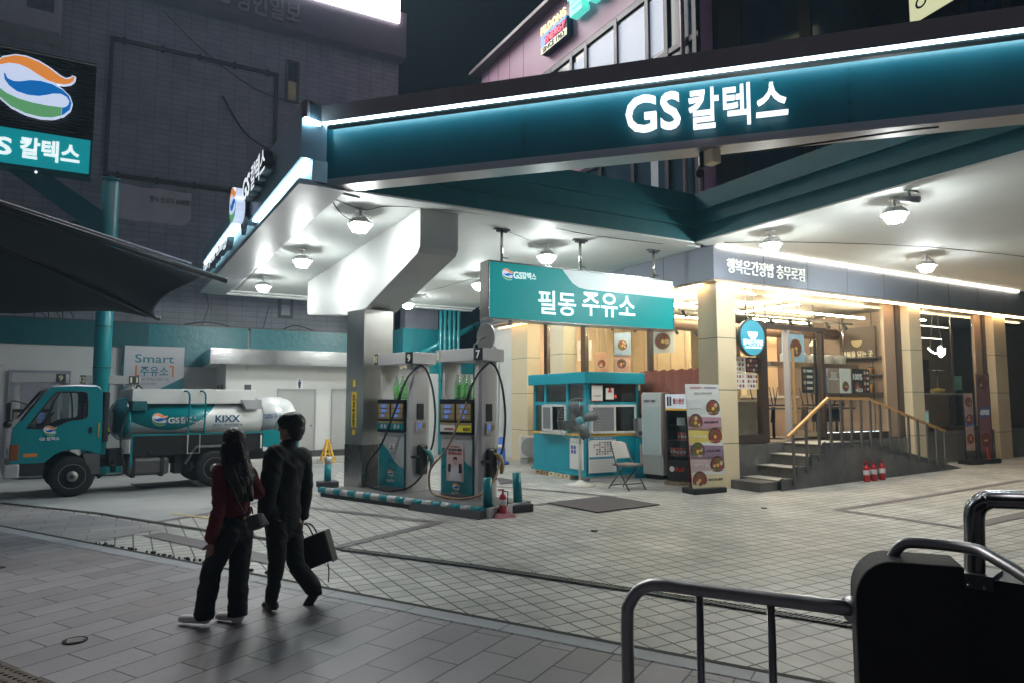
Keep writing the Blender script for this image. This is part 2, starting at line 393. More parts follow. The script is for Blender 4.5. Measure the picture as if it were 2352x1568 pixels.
# dark paver bands
def band(pts, w, z=.008):
    P = [PQ(H(x, y, 0)) for x, y in pts]; mb = MB(); L = []; Rr = []
    for i, p in enumerate(P):
        if 0 < i < len(P)-1:
            d0 = (p-P[i-1]).normalized(); d1 = (P[i+1]-p).normalized()
            n0 = Vector((-d0.y, d0.x, 0)); n1 = Vector((-d1.y, d1.x, 0)); nn = (n0+n1); k = max(.25, nn.length_squared/2); nn = nn/ (k*1.0) *.5*1.0
            nn = (n0+n1).normalized()/max(.35, (n0+n1).normalized().dot(n0))
        else:
            d = (P[min(i+1, len(P)-1)]-P[max(i-1, 0)]).normalized(); nn = Vector((-d.y, d.x, 0))
        L.append(p+nn*w/2); Rr.append(p-nn*w/2)
    vs = []
    for a, b in zip(L, Rr): vs += [(a.x, a.y, GZ(a.x)+z), (b.x, b.y, GZ(b.x)+z)]
    mb.add(vs, [(2*i, 2*i+1, 2*i+3, 2*i+2) for i in range(len(P)-1)])
    return tag(mb.build('paver_band', M_band, None, loc=OR, rz=TH), kind='structure')
band([(351, 1200), (488, 1177), (600, 1151)], .14)
band([(600, 1153), (750, 1170), (900, 1187), (1005, 1200), (890, 1228), (780, 1255)], .17, .0085)
band([(350, 1226), (474, 1252), (640, 1290)], .28, .009)
def gp3(x, y):
    for _ in range(6):
        z = GZ(PQ(H(x, y, 0)).x); 
    return x, y
band([(2352, 1119), (2140, 1146), (1925, 1172), (2060, 1191), (2205, 1213)], .15)
band([(2205, 1216), (2352, 1188), (2700, 1140)], .22)
band([(1140, 1117), (1280, 1128), (1415, 1141)], .17)
band([(1120, 1152), (1230, 1160), (1300, 1150)], .14)
# drain channel across the plaza
dpts = [(0, 1155), (220, 1178), (480, 1219), (790, 1262), (1080, 1300), (1460, 1357), (1955, 1437), (2400, 1512)]
P = [H(x, y, 0) for x, y in dpts]
mb = MB(); vs = []
for i, p in enumerate(P):
    d = (P[min(i+1, len(P)-1)]-P[max(i-1, 0)]).normalized(); nn = Vector((-d.y, d.x, 0))*.05; q = PQ(p+nn); r = PQ(p-nn)
    vs += [(q.x, q.y, .0105), (r.x, r.y, .0105)]
mb.add(vs, [(2*i, 2*i+1, 2*i+3, 2*i+2) for i in range(len(P)-1)])
tag(mb.build('drain_channel', M_gap, None, loc=OR, rz=TH), kind='structure')
gr = site('drain_grating', 'long narrow steel drain grating crossing the tiled forecourt', 'drain grating')
mb = MB(); mf = MB()
for i in range(3, len(P)-1):
    d = (P[i+1]-P[i]); L_ = d.length; d.normalize(); a = math.atan2(d.y, d.x)-TH
    for k in range(int(L_/.042)):
        c = PQ(P[i]+d*(k*.042)); Mx = Matrix.Translation((c.x, c.y, .013)) @ Matrix.Rotation(a+R(65), 4, 'Z')
        mb.box(-.05, .05, -.004, .004, -.002, .004, 0, Mx)
    c0 = PQ(P[i]); Mx = Matrix.Translation((c0.x, c0.y, .012)) @ Matrix.Rotation(a, 4, 'Z')
    for s in (-.052, .052): mf.box(0, L_, s-.005, s+.005, -.002, .006, 0, Mx)
M_galv = mat('galvanised_bars', (.32, .33, .32), .5, .6, var=.2, vs=30)
mb.build('slat', M_galv, gr); mf.build('edge_rail', M_dgrey, gr)
# small round covers, plaza stains
M_iron = mat('cast_iron', (.05, .047, .045), .6, .5, var=.2, vs=30, bump=.3, bs=60)
def cover(x, y, r, label):
    p = H(x, y, 0); t = thing('manhole_cover', label, 'manhole cover', (p.x, p.y, GZ(PQ(p).x)+.009))
    mb = MB(); mb.lathe([(r*.86, 0), (r*.86, .004), (.001, .004)], n=28); mb.build('lid', M_iron, t)
    mb = MB(); mb.lathe([(r*.9, 0), (r, 0), (r, .006), (r*.9, .006), (r*.9, 0)], n=28); mb.build('rim', M_gap, t)
    mb = MB()
    for k in range(5): mb.box(-r*.6, r*.6, r*(-.5+k*.25)-.004, r*(-.5+k*.25)+.004, .004, .0065, 0, Matrix.Rotation(.5, 4, 'Z'))
    mb.build('rib', M_galv, t)
cover(172, 1473, .085, 'small round cover with a cross mark in the grey sidewalk slabs')
cover(1365, 1219, .05, 'tiny dark round cover in the middle of the cream forecourt tiles')
cover(1755, 1167, .05, 'tiny rusty round cover in the forecourt tiles in front of the steps')
# tactile paving at the left edge
M_tact = mat('tactile_yellow', (.085, .06, .04), .7, var=.15, vs=12)
def tactile(imgpts, label):
    c = PQ(H(*imgpts, 0)); t = site('tactile_paving', label, 'tactile paving'); mb = MB(); md = MB()
    Mx = Matrix.Translation((c.x, c.y, .012)) @ Matrix.Rotation(kang-TH, 4, 'Z')
    mb.box(-.62, .3, -.3, .0, -.006, .004, 0, Mx)
    for i in range(15):
        for j in range(5):
            p = Mx @ Vector((-.59+i*.06, -.27+j*.06, .004)); md.lathe([(.017, 0), (.012, .006), (.001, .006)], p, n=8)
    mb.build('base', M_tact, t); md.build('studs', M_tact, t)
tactile((-18, 1296), 'yellowish studded tactile paving at the left edge beside the kerb')
tactile((90, 1560), 'yellowish studded tactile paving in the bottom left corner')
# floor mats
M_mat = mat('rubber_mat', (.085, .07, .078), .8, var=.15, vs=6, bump=.2, bs=100)
def fmat(pts, label):
    P = [PQ(H(x, y, 0)) for x, y in pts]; z = GZ(P[0].x)+.011
    mb = MB(); mb.prism([(p.x, p.y) for p in P], z, z+.012, 'z')
    tag(mb.build('floor_mat', M_mat, None, loc=OR, rz=TH), label, 'floor mat')
fmat([(1258, 1156), (1372, 1178), (1515, 1160), (1392, 1140)], 'dark grey square rubber mat lying in front of the folding chair')
fmat([(1140, 1099), (1150, 1112), (1196, 1106), (1150, 1098)], 'dark rubber mat lying between the pumps and the kiosk')
fmat([(300, 1112), (322, 1122), (455, 1116), (430, 1104)], 'dark rubber mat lying under the tanker truck')
mb = MB(); c = PQ(H(455, 1192, 0)); d = PQ(H(372, 1181, 0))
sheet('yellow_line', [(395, 1179), (480, 1187), (545, 1198), (545, 1202), (478, 1191), (394, 1181)], .0095, mat('worn_yellow_paint', (.42, .31, .12), .7, var=.25, vs=12))

# ============================================================ BIG TILED BUILDING
TWq = 15.5
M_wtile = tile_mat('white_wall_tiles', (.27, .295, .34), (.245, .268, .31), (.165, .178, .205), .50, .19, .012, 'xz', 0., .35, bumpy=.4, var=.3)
tb = site('tiled_building', 'tall building clad in dull white tiles behind the station', 'building')
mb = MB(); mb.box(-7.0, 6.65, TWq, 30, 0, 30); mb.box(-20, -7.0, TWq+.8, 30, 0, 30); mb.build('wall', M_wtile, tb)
mb = MB(); mb.box(-9.6, -8.7, TWq-.1, TWq+.8, 6, 30); mb.build('pier', M_wtile, tb)
M_panelg = mat('grey_wall_panel', (.30, .30, .34), .5, var=.1)
bay = MB(); bay.box(-6.6, -4.75, TWq-.9, TWq, 13.2, 30); bay = bay.build('bay', M_panelg, tb)
mb = MB(); mb.box(-5.6, -4.9, TWq-.92, TWq-.9, 13.8, 15.6); mb.build('poster', mat('dim_poster', (.06, .06, .08), .3, var=.5, vs=5), bay)
# dark pipe frame on the wall
f0 = ON(258, 93, q=TWq); f1 = ON(632, 165, q=TWq); f2 = ON(242, 400, q=TWq); x0, x1, z0, z1 = f0.x, f1.x+.05, f2.z, f0.z+.05
mb = MB(); M_pipe = mat('old_dark_pipe', (.05, .05, .055), .6, .3, var=.2)
for a, b in (((x0, z0), (x0, z1)), ((x0, z1), (x1, z1)), ((x1, z1), (x1, z0)), ((x1, z0), (x0, z0))):
    mb.box(min(a[0], b[0])-.06, max(a[0], b[0])+.06, TWq-.1, TWq-.004, min(a[1], b[1])-.06, max(a[1], b[1])+.06)
for k in range(5):
    for zz in (z0, z1): mb.box(x0+.3+k*1.15, x0+.4+k*1.15, TWq-.13, TWq-.003, zz-.1, zz+.1)
mb.build('pipe_frame', M_pipe, tb)
mb = MB()
def cables(par, L, m=None):
    for pts, r in L: k_ = MB(); k_.tube(pts, r, 6, steps=6); k_.build('cable', m or M_black, par)
cables(tb, [([(-1.9, TWq-.05, 15.2), (-.6, TWq-.06, 14.1), (1.2, TWq-.05, 13.1), (2.8, TWq-.05, 12.9)], .015),
 ([(0.1, TWq-.05, 12.6), (.5, TWq-.08, 11.9), (1.0, TWq-.06, 11.3), (1.75, TWq-.05, 10.9)], .03),
 ([(-.3, TWq-.04, 4.3), (-.1, TWq-.1, 5.0), (-.25, TWq-.05, 5.6)], .012), ([(1.7, TWq-.04, 4.2), (1.8, TWq-.08, 4.7), (1.9, TWq-.1, 5.2)], .012)])
mb = MB(); mb.add([(1.0, TWq-.06, 11.25), (1.7, TWq-.05, 10.9), (1.55, TWq-.08, 9.9), (1.2, TWq-.05, 9.4), (1.1, TWq-.09, 10.3)], [(0, 1, 2, 3, 4)]); mb.build('torn_sheet', mat('torn_grey_plastic', (.2, .2, .22), .6, bump=.4, bs=8), tb)
M_ywin = mat('dim_window_glass', (.2, .17, .1), .2, var=.3, emit=(.3, .27, .18), es=.12)
for (xa, ya, xb, yb, lit) in ((657, 138, 685, 240, True), (640, 682, 672, 732, False)):
    a = ON(xa, ya, q=TWq); b = ON(xb, yb, q=TWq)
    w = MB(); t_ = .09
    w.box(a.x, b.x, TWq-.08, TWq-.003, b.z, b.z+t_); w.box(a.x, b.x, TWq-.08, TWq-.003, a.z-t_, a.z); w.box(a.x, a.x+t_, TWq-.08, TWq-.003, b.z+t_, a.z-t_); w.box(b.x-t_, b.x, TWq-.08, TWq-.003, b.z+t_, a.z-t_)
    w = w.build('window', M_dgrey, tb)
    g = MB(); g.box(a.x+t_, b.x-t_, TWq-.02, TWq-.002, b.z+t_, (b.z+a.z)/2 if lit else a.z-t_-.2); g.build('pane', M_ywin if lit else mat('pale_window_glass', (.4, .42, .45), .2), w)
    if lit: g = MB(); g.box(a.x+t_, b.x-t_, TWq-.02, TWq-.002, (b.z+a.z)/2+.02, a.z-t_); g.build('pane', mat('dark_window_glass', (.01, .011, .015), .1), w)
# parapet sign band and LED billboard
M_bandp = mat('violet_grey_cladding', (.10, .085, .12), .45, var=.08)
b1 = ON(915, 130, q=TWq-.6)
mb = MB(); mb.box(-12, 6.75, TWq-.6, TWq-.004, b1.z, 17.3); sb = mb.build('sign_band', M_bandp, tb)
a = ON(540, 5, q=TWq-.6); b = ON(690, 45, q=TWq-.6)
text('경인일보', sb, ((a.x+b.x)/2, TWq-.66, (a.z+b.z)/2+.12), w=(b.x-a.x), h=.82, m=mat('grey_letter', (.24, .22, .25), .5), depth=.1)
text('C', sb, (a.x-.42, TWq-.66, (a.z+b.z)/2+.12), w=.5, h=.6, m=mat('grey_letter', (.24, .22, .25), .5), depth=.1)
bb = site('led_billboard', 'blazing white LED billboard along the top of the tiled building', 'billboard')
c0 = ON(918, 52, q=TWq-.7)
mb = MB(); mb.box(-9, c0.x, TWq-.7, TWq-.3, c0.z, c0.z+11); mb.build('screen', mat('lit_screen', (.8, .8, .8), .5, var=0, emit=(1., .96, .92), es=12.), bb)
mb = MB(); mb.box(-9.1, c0.x+.1, TWq-.3, TWq+.2, c0.z-.1, c0.z+11.1); mb.build('housing', M_dgrey, bb)
ba = ON(262, 421, q=TWq-.05); bc = ON(437, 521, q=TWq-.05)
bn = site('wall_banner', 'faded white banner offering a 6000 won meal on the tiled wall', 'banner')
mb = MB(); n = 12
mb.rings([[(ba.x+(bc.x-ba.x)*i/n, TWq-.05-.04*math.sin(i*1.3), ba.z+.02*math.sin(i)) , (ba.x+(bc.x-ba.x)*i/n, TWq-.05-.05*math.sin(i*1.1+1), bc.z+(.25 if i == n else 0))] for i in range(n+1)], 0, True, False, False)
mb.build('cloth', mat('faded_cloth', (.42, .42, .46), .7, var=.1, vs=2), bn)
text('정식 반상이 6000원!', bn, (ba.x+1.68, TWq-.13, ba.z-.38), w=1.25, h=.2, m=M_dtxt, depth=.01, bold=0)
oa = ON(155, 505, q=13.5); ob_ = ON(228, 560, q=13.5)
op = site('open_sign', 'dark rounded sign reading Every Day Open behind the teal pole', 'sign')
mb = MB(); mb.box(oa.x, ob_.x, 13.5, 13.7, ob_.z-.3, oa.z); mb.build('board', mat('dark_sign_board', (.02, .035, .035), .5), op, bevel=.05)
text('Every-Day', op, ((oa.x+ob_.x)/2, 13.49, oa.z-.16), w=.5, h=.13, m=mat('dim_green_letter', (.1, .25, .22), .5), depth=.01)
text('Open', op, ((oa.x+ob_.x)/2, 13.49, oa.z-.42), w=.62, h=.26, m=mat('dim_orange_letter', (.4, .16, .03), .5), depth=.01)
mb = MB(); mb.box(oa.x+.3, oa.x+.36, 13.7, 14.3, oa.z-.5, oa.z-.44); mb.box(oa.x+.3, oa.x+.36, 14.3, TWq-.004, oa.z-.5, oa.z-.44); mb.build('bracket', M_dgrey, op)
# far-left lit window strip
lw = site('side_building', 'neighbouring dark facade with one bright window at the top left edge', 'building')
mb = MB(); mb.box(-16, -10.6, 14.2, TWq+.7, 8, 30); mb.build('wall', M_panelg, lw)
mb = MB(); mb.box(-10.75, -10.59, 14.19, 14.6, 14.6, 26); mb.build('window', mat('cool_lit_window', (.6, .7, .7), .4, var=0, emit=(.6, .8, .78), es=.7), lw)

# ============================================================ BOUNDARY WALL
bw = site('boundary_wall', 'long yard wall painted glossy teal above and white below', 'wall')
mb = MB(); mb.box(-16, 8.6, 14.3, 14.6, 0, 4.16); mb.build('wall', M_white, bw)
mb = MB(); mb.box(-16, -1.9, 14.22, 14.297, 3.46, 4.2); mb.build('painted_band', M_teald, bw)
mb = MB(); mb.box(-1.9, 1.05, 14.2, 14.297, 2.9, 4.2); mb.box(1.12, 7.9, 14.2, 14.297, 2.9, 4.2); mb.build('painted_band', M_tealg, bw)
mb = MB(); mb.box(-16, 8.6, 14.2, 14.62, 4.2, 4.24); mb.build('coping', M_dgrey, bw)
mb = MB(); mb.box(-5.4, -3.9, 14.16, 14.29, 0, 2.7, 0); mb.build('wall_panel', M_panelg, bw)
mb = MB()
cables(bw, [([(-4.9+k*.35, 14.25, 4.2), (-4.85+k*.35, 14.1, 4.5+.1*k), (-4.6+k*.35, 14.2, 4.25)], .015) for k in range(3)]+[([(-.9, 14.3, 4.25), (-.2, 14.25, 4.36), (.5, 14.3, 4.25)], .02), ([(2.2, 14.3, 4.25), (2.6, 14.25, 4.4), (3.2, 14.3, 4.27)], .02)])
# Smart sign on the wall
sa = ON(287, 793, q=14.1); sc_ = ON(420, 893, q=14.1)
ss = site('wall_sign', 'white wall panel reading Smart with orange and teal Korean lettering', 'sign')
zb = 1.35
mb = MB(); mb.box(sa.x, sc_.x, 14.02, 14.15, zb, sa.z); mb.build('panel', mat('sign_panel_white', (.62, .62, .64), .35, var=.04), ss, bevel=.01)
mb = MB(); mb.box(sa.x-.06, sa.x-.004, 14.0, 14.16, zb, sa.z); mb.build('side_edge', M_teald, ss)
mb = MB(); mb.prism([(sc_.x-.72, 2.15), (sc_.x-.004, 2.55), (sc_.x-.004, 2.15)], 14.012, 14.018, 'y'); mb.prism([(sa.x+.004, 2.3), (sa.x+.5, zb+.1), (sa.x+.004, zb+.1)], 14.012, 14.018, 'y'); mb.build('teal_corner', M_teal, ss)
cx_ = (sa.x+sc_.x)/2; ct = lin('2b7f95')
M_ct = mat('slate_teal_letter', ct, .5); M_or = mat('orange_letter', (.75, .17, .05), .5)
text('Smart', ss, (cx_, 14.01, ON(350, 823, q=14.1).z), w=1.08, h=.26, m=M_ct, bold=.005)
text('주유소', ss, (cx_, 14.01, ON(350, 852, q=14.1).z), w=.78, h=.3, m=M_ct, bold=.01)
zc = ON(350, 851, q=14.1).z
mb = MB(); mb.box(cx_-.52, cx_-.48, 14.008, 14.016, zc-.17, zc+.17); mb.box(cx_-.48, cx_-.4, 14.008, 14.016, zc-.17, zc-.13)
mb.box(cx_+.5, cx_+.54, 14.008, 14.016, zc-.17, zc+.17); mb.box(cx_+.42, cx_+.5, 14.008, 14.016, zc+.13, zc+.17); mb.build('orange_mark', M_or, ss)
text('주유소를 선택하는 새로운 기준', ss, (cx_-.05, 14.01, ON(350, 870, q=14.1).z), w=.92, h=.085, m=mat('grey_small_letter', (.14, .2, .24), .5), bold=0)
text('바로 정보와 혜택', ss, (cx_-.2, 14.01, ON(350, 881, q=14.1).z), w=.5, h=.08, m=mat('grey_small_letter', (.14, .2, .24), .5), bold=0)

# ============================================================ RESTROOM BUILDING
rr = site('restroom_building', 'small white restroom block with a polished steel canopy edge', 'building')
mb = MB(); mb.box(.09, 6.0, 11.5, 14.19, 0, 2.9); mb.build('wall', M_white, rr)
mb = MB(); mb.box(-.36, 6.0, 10.98, 14.0, 2.89, 3.27); mb.build('roof', M_white, rr)
M_steelw = mat('wavy_steel_trim', (.62, .62, .60), .16, 1., var=.1, vs=1, bump=.35, bs=1.5)
mb = MB(); mb.box(-.39, 6.0, 10.93, 10.975, 2.86, 3.30); mb.box(-.40, -.362, 10.975, 14.0, 2.86, 3.30); mb.box(-.41, 6.0, 10.91, 10.93, 2.86, 2.88); mb.box(-.41, 6.0, 10.91, 10.93, 3.27, 3.30); mb.build('steel_trim', M_steelw, rr)
M_door = mat('grey_door_paint', (.42, .42, .41), .45, var=.04)
for (xa, xb) in ((640, 723), (765, 850)):
    a = ON(xa, 895, q=11.48); b = ON(xb, 895, q=11.48)
    d = MB(); d.box(a.x, b.x, 11.46, 11.497, .12, a.z); d = d.build('door', M_door, rr)
    f = MB(); f.box(a.x-.04, a.x, 11.44, 11.498, .12, a.z+.04); f.box(b.x, b.x+.04, 11.44, 11.498, .12, a.z+.04); f.box(a.x, b.x, 11.44, 11.498, a.z, a.z+.04); f.build('frame', M_grey, d)
    hd = MB(); hd.cyl((b.x-.1, 11.40, 1.05), (b.x-.1, 11.455, 1.05), .025); hd.build('handle', M_steel, d)
c = ON(688, 880, q=11.48); mb = MB(); mb.box(c.x-.1, c.x+.1, 11.48, 11.497, c.z-.18, c.z+.18); pl = mb.build('pictogram_plate', mat('plate_white', (.75, .75, .75), .4), rr)
mb = MB(); mb.disc((c.x, 11.475, c.z+.1), .028); mb.prism([(c.x-.05, c.z+.06), (c.x+.05, c.z+.06), (c.x+.022, c.z-.14), (c.x-.022, c.z-.14)], 11.472, 11.478, 'y'); mb.build('man_symbol', mat('navy_ink', (.01, .02, .08), .5), pl)
mb = MB(); mb.box(.0, 6.0, 11.2, 11.499, .12, .30); mb.build('plinth', M_dgrey, rr)
mb = MB(); mb.box(-.2, 6.2, 10.2, 11.5, -.02, .12); mb.build('step', tile_mat('white_step_blocks', (.6, .59, .56), (.5, .49, .46), (.2, .19, .18), .5, .3, .01, 'xz', 0.), rr)
mb = MB(); mb.box(.086, .0885, 12.2, 12.8, 1.4, 2.3); mb.build('side_window', mat('dark_window_glass', (.01, .011, .015), .1), rr); mb = MB(); mb.box(.086, .0885, 13.1, 13.6, 1.4, 2.3); mb.build('side_window', mat('dark_window_glass', (.01, .011, .015), .1), rr)
# ============================================================ CANOPY
ZS = 5.0
cn = site('canopy', 'big white forecourt roof with teal stepped edges over the pumps', 'canopy')
slab = [(0, 0), (7.5, 0), (7.62, -30), (24, -30), (24, 0.0), (8.02, .0), (8.02, 11.4), (-.45, 11.4)]
slab = [(0, 0), (7.5, 0), (7.5, -9), (24, -9), (24, .0), (8.06, .0), (8.06, 11.4), (-.45, 11.4)]
mb = MB()
# slab as rectangles (soffit underside visible)
mb.box(-.3, 8.0, .35, 11.3, ZS, ZS+.5); mb.box(7.85, 24, -9, 0.15, ZS+.002, ZS+.5); mb.build('soffit', M_soff, cn)
mb = MB()   # shallow rim along the back and the left
mb.box(-.5, 8.0, 11.3, 11.5, ZS-.10, ZS+.5); mb.box(-.5, 8.0, 11.1, 11.3, ZS-.05, ZS-.002); mb.build('rim', M_soff, cn)
mb = MB()   # stepped teal beam around the notch
for k, (z0, z1, o) in enumerate(((ZS-.0, ZS+.28, .0), (ZS+.28, ZS+.56, -.07), (ZS+.56, ZS+.92, -.15))):
    mb.box(-.1, 7.5-o*0, .0+o, .35, z0+.001*k, z1)
    mb.box(7.5+o, 7.85, -9, .0+o, z0+.001*k, z1)
mb.build('stepped_beam', M_teald, cn)
mb = MB(); mb.box(0, 7.5, .0, .35, ZS-.03, ZS-.001); mb.box(7.5, 7.85, -9, 0, ZS-.03, ZS-.001); mb.build('edge_drip', M_soff, cn)
mb = MB()
cables(cn, [([(.25, .5, ZS-.02), (.9, .9, ZS-.03), (1.2, .55, ZS-.02), (2.0, .25, ZS-.03), (3.4, .22, ZS-.02), (5.2, .5, ZS-.02), (7.0, .4, ZS-.02)], .008),
 ([(.2, .4, ZS-.02), (.45, .55, ZS-.25), (.8, .8, ZS-.28), (.95, .95, ZS-.12)], .007),
 ([(8, -.3, ZS-.02), (9.5, -1.2, ZS-.03), (12.5, -2.2, ZS-.02), (18, -3, ZS-.02)], .008),
 ([(3.5, .9, ZS-.02), (4.4, 1.4, ZS-.03), (4.95, 1.7, ZS-.05)], .006), ([(5, 9.4, ZS-.02), (5.2, 7.5, ZS-.03), (5.3, 5.4, ZS-.05)], .006)], M_dgrey)
mb = MB(); mb.box(-.28, -.04, 1.2, 1.5, ZS-.006, ZS-.001); mb.build('rusty_plate', mat('rusty_plate', (.16, .13, .12), .7), cn)
mb = MB(); mb.box(.22, .26, .3, 11.2, ZS-.02, ZS-.001); mb.build('soffit_seam', M_grey, cn)
# tapered cross beam and its steel clad column
bx0, bx1 = 1.72, 2.42
cz = 3.6
cm = site('canopy_column', 'square steel clad column with a white double cantilever beam', 'column')
prof = [(.4, ZS-.002), (.4, 4.35), (.5, 4.25), (3.45, cz+.02), (4.3, cz+.02), (8.2, 4.05), (8.5, 4.1), (8.55, 4.2), (8.55, ZS-.002)]
mb = MB(); mb.prism(prof, bx0, bx1, 'x'); mb.build('beam', mat('beam_paint', (.40, .405, .395), .6, var=.08, vs=1.1, bump=.06, bs=14, wear=((.27, .26, .24), 1.6, .66)), cm, bevel=.015)
cc = [PQ(H(x, y, .15)) for x, y in ((785, 1112), (830, 1117), (885, 1104))]
d1 = (cc[0]-cc[1]); d2 = (cc[2]-cc[1]); ang = math.atan2(d2.y, d2.x)
A = cc[1]; u = Vector((math.cos(R(16)), math.sin(R(16)), 0)); v = Vector((-u.y, u.x, 0))
wU = .68; wV = .62; Q = [A, A+u*wU, A+u*wU+v*wV, A+v*wV]
mb = MB(); mb.hexa([(p.x, p.y, .1) for p in Q]+[(p.x, p.y, cz) for p in Q]); mb.build('steel_cladding', mat('column_steel', (.66, .65, .62), .34, 1., var=.1, vs=1.2, bump=.25, bs=1.3), cm)
mb = MB()
e = .004
Qb = [A-u*e-v*e, A+u*(wU+e)-v*e, A+u*(wU+e)+v*(wV+e), A-u*e+v*(wV+e)]
mb.hexa([(p.x, p.y, .1) for p in Qb]+[(p.x, p.y, .95) for p in Qb]); mb.build('base_plate', mat('column_steel_lower', (.36, .35, .34), .26, 1., var=.12, vs=1.5, bump=.12, bs=2), cm)
# the yellow notice on its left face
def onface(t, z): p = A+v*t-u*.006; return (p.x, p.y, z)
def facerect(t0, t1, z0, z1, name, m):
    mb = MB(); a = [A+v*t-u*o for o in (.003, .007) for t in (t0, t1)]
    mb.hexa([(a[0].x, a[0].y, z0), (a[1].x, a[1].y, z0), (a[3].x, a[3].y, z0), (a[2].x, a[2].y, z0), (a[0].x, a[0].y, z1), (a[1].x, a[1].y, z1), (a[3].x, a[3].y, z1), (a[2].x, a[2].y, z1)])
    return mb.build(name, m, cm)
M_ysign = mat('yellow_notice', (.72, .5, .03), .5, var=.05)
facerect(.22, .40, 1.28, 1.98, 'notice', M_ysign); facerect(.27, .36, 2.08, 2.22, 'sticker', M_ysign); facerect(.25, .36, 1.14, 1.24, 'sticker', M_ysign)
for k in range(12): facerect(.30, .325, 1.33+k*.05, 1.36+k*.05, 'notice_letter', M_dtxt) if k < 0 else None
tmesh = text('경고 주유 중 엔진정지', cm, onface(.31, 1.63)[:2]+(1.63,), w=.6, h=.07, rz=math.atan2(-v.y, -v.x), m=M_dtxt, bold=0, tilt=R(-90), depth=.006)
tmesh.location = -u*.006

# ---------------- front sign fascia (spans the notch diagonally)
G0 = H(742, 423, 4.95); G1 = H(2352, 254, 4.95)
gd = (G1-G0); glen = gd.length*1.35; ga = math.atan2(gd.y, gd.x); gd.normalize()
def FF(x, y, out=0.):      # pixel -> local (x, z) on the front face plane
    nrm = Vector((gd.y, -gd.x, 0)); P0 = G0+nrm*out; d = ray(x, y); o = Vector((0, 0, CAMH))
    k = (P0-o).dot(nrm)/d.dot(nrm); p = o+d*k; return ((p-G0).dot(gd), p.z)
zt = FF(745, 276)[1]-.185; zcap = zt+.05
ff = thing('sign_fascia', 'long teal sign fascia with white lit brand lettering and a light strip', 'sign fascia', (G0.x, G0.y, 0), ga)
zb_ = 4.95; ztop = zt+.0
M_fascia = mat('fascia_teal', lin('005562'), .33, var=.05, vs=1.5, bump=.02, bs=8)
mb = MB(); mb.box(0, glen, 0, .25, zb_+.05, ztop+.02); mb.build('face_panel', M_fascia, ff)
M_capm = mat('cap_metal', (.30, .26, .265), .5, .0, var=.08)
mb = MB(); mb.box(-.1, glen, -.15, .3, ztop+.085, ztop+.33); mb.build('cap', M_capm, ff)
M_led = mat('led_strip_white', (.9, .9, .9), .4, var=0, emit=(.52, .88, 1.), es=26.)
mb = MB(); mb.box(.0, glen, -.135, -.10, ztop+.056, ztop+.083); mb.build('light_strip', M_led, ff)
mb = MB(); mb.box(0, glen, -.099, .0, ztop+.07, ztop+.084); mb.build('strip_housing', M_grey, ff)
M_trim = mat('satin_aluminium', (.42, .41, .42), .38, .85, var=.06, vs=2)
mb = MB(); mb.box(0, glen, -.02, -.0005, zb_, zb_+.06); mb.box(0, glen, -.02, .32, zb_-.045, zb_-.001); mb.build('bottom_trim', M_trim, ff)
mb = MB()
for xx in (3.05, 6.1, 7.0, 9.2):
    mb.box(xx, xx+.006, -.004, -.0005, zb_+.06, ztop)
    for k in range(4): mb.box(xx-.02, xx+.03, -.006, -.0005, zb_+.12+k*.2, zb_+.128+k*.2)
mb.build('panel_joint', M_teald, ff)
a = FF(1440, 300, .0); b = FF(1563, 222, .0); 
text('GS', ff, ((a[0]+b[0])/2, -.10, (a[1]+b[1])/2-.03), w=b[0]-a[0], h=.47, m=M_letter, depth=.07, bold=.012)
a = FF(1583, 285); b = FF(1806, 200)
text('칼텍스', ff, ((a[0]+b[0])/2, -.10, (a[1]+b[1])/2-.03), w=b[0]-a[0], h=.5, m=M_letter, depth=.07, bold=.005)
pb = FF(1690, 250)
# security camera and small box under the fascia
sc1 = site('security_camera', 'black security camera hanging under the long teal sign fascia', 'camera')
p = PQ(H(1612, 350, 4.9)); mb = MB(); mb.cyl((p.x, p.y, 4.9), (p.x, p.y, 4.68), .035); mb.build('stem', M_black, sc1)
mb = MB(); mb.cyl((p.x+.02, p.y+.05, 4.70), (p.x-.16, p.y-.12, 4.56), .05); mb.build('body', M_black, sc1)
jb = site('junction_box', 'beige junction box clamped below the teal sign fascia', 'junction box')
p = PQ(H(1634, 345, 4.9)); mb = MB(); mb.box(p.x-.06, p.x+.08, p.y-.08, p.y+.08, 4.72, 4.9); mb.build('case', M_cream, jb, bevel=.01)
mb = MB(); mb.tube([(p.x+.08, p.y, 4.83), (p.x+.6, p.y-.55, 4.85), (p.x+1.4, p.y-1.5, 4.88), (p.x+1.7, p.y-1.8, 4.89)], .012, 6, steps=6); mb.build('cable', M_black, jb)

# ---------------- left sign fascia
F0 = H(478, 668, 4.9); F1 = H(716, 420, 4.9)
fd = (F1-F0); flen = fd.length; fa = math.atan2(fd.y, fd.x); fd.normalize(); fnr = Vector((fd.y, -fd.x, 0))
def LF(x, y, out=0.):
    P0 = F0+fnr*out; d = ray(x, y); o = Vector((0, 0, CAMH)); k = (P0-o).dot(fnr)/d.dot(fnr); p = o+d*k
    return ((p-F0).dot(fd), p.z)
lf = thing('side_fascia', 'blue grey side fascia with swirl emblem and two light strips', 'sign fascia', (F0.x, F0.y, 0), fa)
M_bluegrey = mat('blue_grey_panel', (.17, .23, .29), .32, .25, var=.05, vs=2)
M_bluelit = mat('pale_blue_panel', (.36, .46, .52), .4, .2, var=.1, vs=3)
zn = ztop+.33
jx = LF(585, 470)[0]
mb = MB()
mb.box(jx, flen, -.16, .2, 5.25, zn); mb.box(-.3, jx-.004, -.16, .2, 5.72, zn); mb.build('upper_panel', M_bluegrey, lf)
